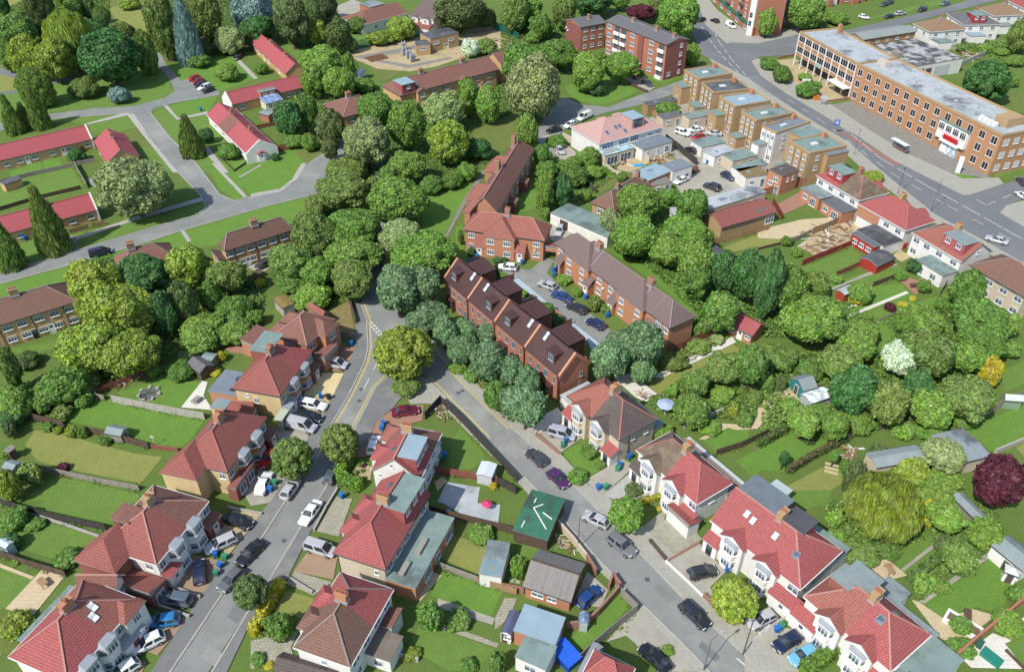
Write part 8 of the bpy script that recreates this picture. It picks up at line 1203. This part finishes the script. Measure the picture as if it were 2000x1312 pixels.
# rubble yards: planks, blocks and sheets
PLK = [m_noise((.5,.38,.22),(.42,.31,.18),1.), m_noise((.36,.26,.15),(.28,.2,.12),1.), m_plain((.6,.6,.58)), m_noise((.24,.12,.08),(.2,.1,.07),1.)]
def rubble(s, n, label, seed, big=1.):
    ps = pts(s); g = random.Random(seed); x0, x1 = min(p.x for p in ps), max(p.x for p in ps); y0, y1 = min(p.y for p in ps), max(p.y for p in ps); b = MB(); k = 0
    def inside(x, y):
        c = False
        for i in range(len(ps)):
            p, q = ps[i], ps[i-1]
            if (p.y > y) != (q.y > y) and x < (q.x-p.x)*(y-p.y)/(q.y-p.y)+p.x: c = not c
        return c
    while k < n:
        x, y = g.uniform(x0,x1), g.uniform(y0,y1)
        if not inside(x, y): continue
        k += 1; a = g.uniform(0,6.28); ln = g.choice((.3,.5,.9,1.8,2.6))*big; w = g.uniform(.08,.35)*big; z = g.uniform(.05,.45); e = Vector((x+math.cos(a)*ln, y+math.sin(a)*ln, max(.05, z+g.uniform(-.2,.3)))); b.bar((x,y,z), e, w, g.uniform(.04,.2), g.randrange(4))
    tag(b.obj('rubble', PLK), label, kind='stuff')
rubble('b4 300,620 470,460 760,440 840,500 740,600 560,640 430,690', 170, 'timber and rubble strewn over the sandy yard', 3); rubble('f5 1020,740 1300,690 1420,820 1200,860', 90, 'planks and debris in the building yard', 5); rubble('f5 700,800 850,780 860,860 720,880', 14, 'white boards lying on the sandy yard', 6, 1.2); rubble('c4 610,980 700,880 760,920 690,1000', 60, 'heap of broken bricks beside the outbuilding', 8, .5); rubble('c3 1030,470 1110,500 1080,550 1020,520', 35, 'small brick heap on the white patio', 9, .5); rubble('f6 350,1000 460,960 560,1000 440,1040', 40, 'clutter on the garage roofs behind the shops', 10, .6); rubble('a2 1680,260 1850,280 1860,350 1760,310', 20, 'grey tarpaulined scrap in the substation yard', 12, 1.4); rubble('c2 1350,600 1440,560 1500,700 1400,680', 60, 'junk piled behind the black fence', 13, .4); rubble('d3 400,270 480,350 560,420 420,380', 60, 'junk along the wall by the green roof', 14, .4); rubble('f6 1080,570 1180,550 1270,560 1150,600', 30, 'debris on the shop roof edge', 15, .6); rubble('a4 1500,390 1700,420 1650,450 1540,440', 60, 'dark scrap heaps in the far gardens', 16, 1.2); rubble('c1 850,440 1090,340 1110,355 870,460', 40, 'bricks lying along the pond lawn wall', 17, .5)
o = thing('oil_tank', 'rusty round tank at the white workshop corner', 'tank', (*pts('f5 1700,980')[0][:2],0)); MB().cyl((-.9,0,.9),(.9,0,.9),.8,.8,16).obj('drum', m_noise((.12,.075,.05),(.08,.05,.04),2.), o); MB().box(-.7,-.4,0,-.5,.4,.3).obj('foot', DARK, o); MB().box(.5,-.4,0,.7,.4,.3).obj('foot', DARK, o)
# ------------------------------------------------------------ labels that single each thing out
ORD = ['first','second','third','fourth','fifth','sixth','seventh','eighth','ninth','tenth','eleventh','twelfth','thirteenth','fourteenth','fifteenth','sixteenth','seventeenth','eighteenth','nineteenth','twentieth']
by = {}
for o in col.objects:
    if o.parent is None and 'category' in o: by.setdefault(o['label'], []).append(o)
def screen_x(o):
    p = o.location; return p.x/((p.y)*CT+(HC-p.z)*ST)
for l, os_ in by.items():
    if len(os_) > 1:
        for i, o in enumerate(sorted(os_, key=screen_x)):
            pos = ('leftmost of ' if i == 0 else 'rightmost of ' if i == len(os_)-1 else ORD[i]+' from left of ')+str(len(os_))
            o['label'] = l+', '+pos
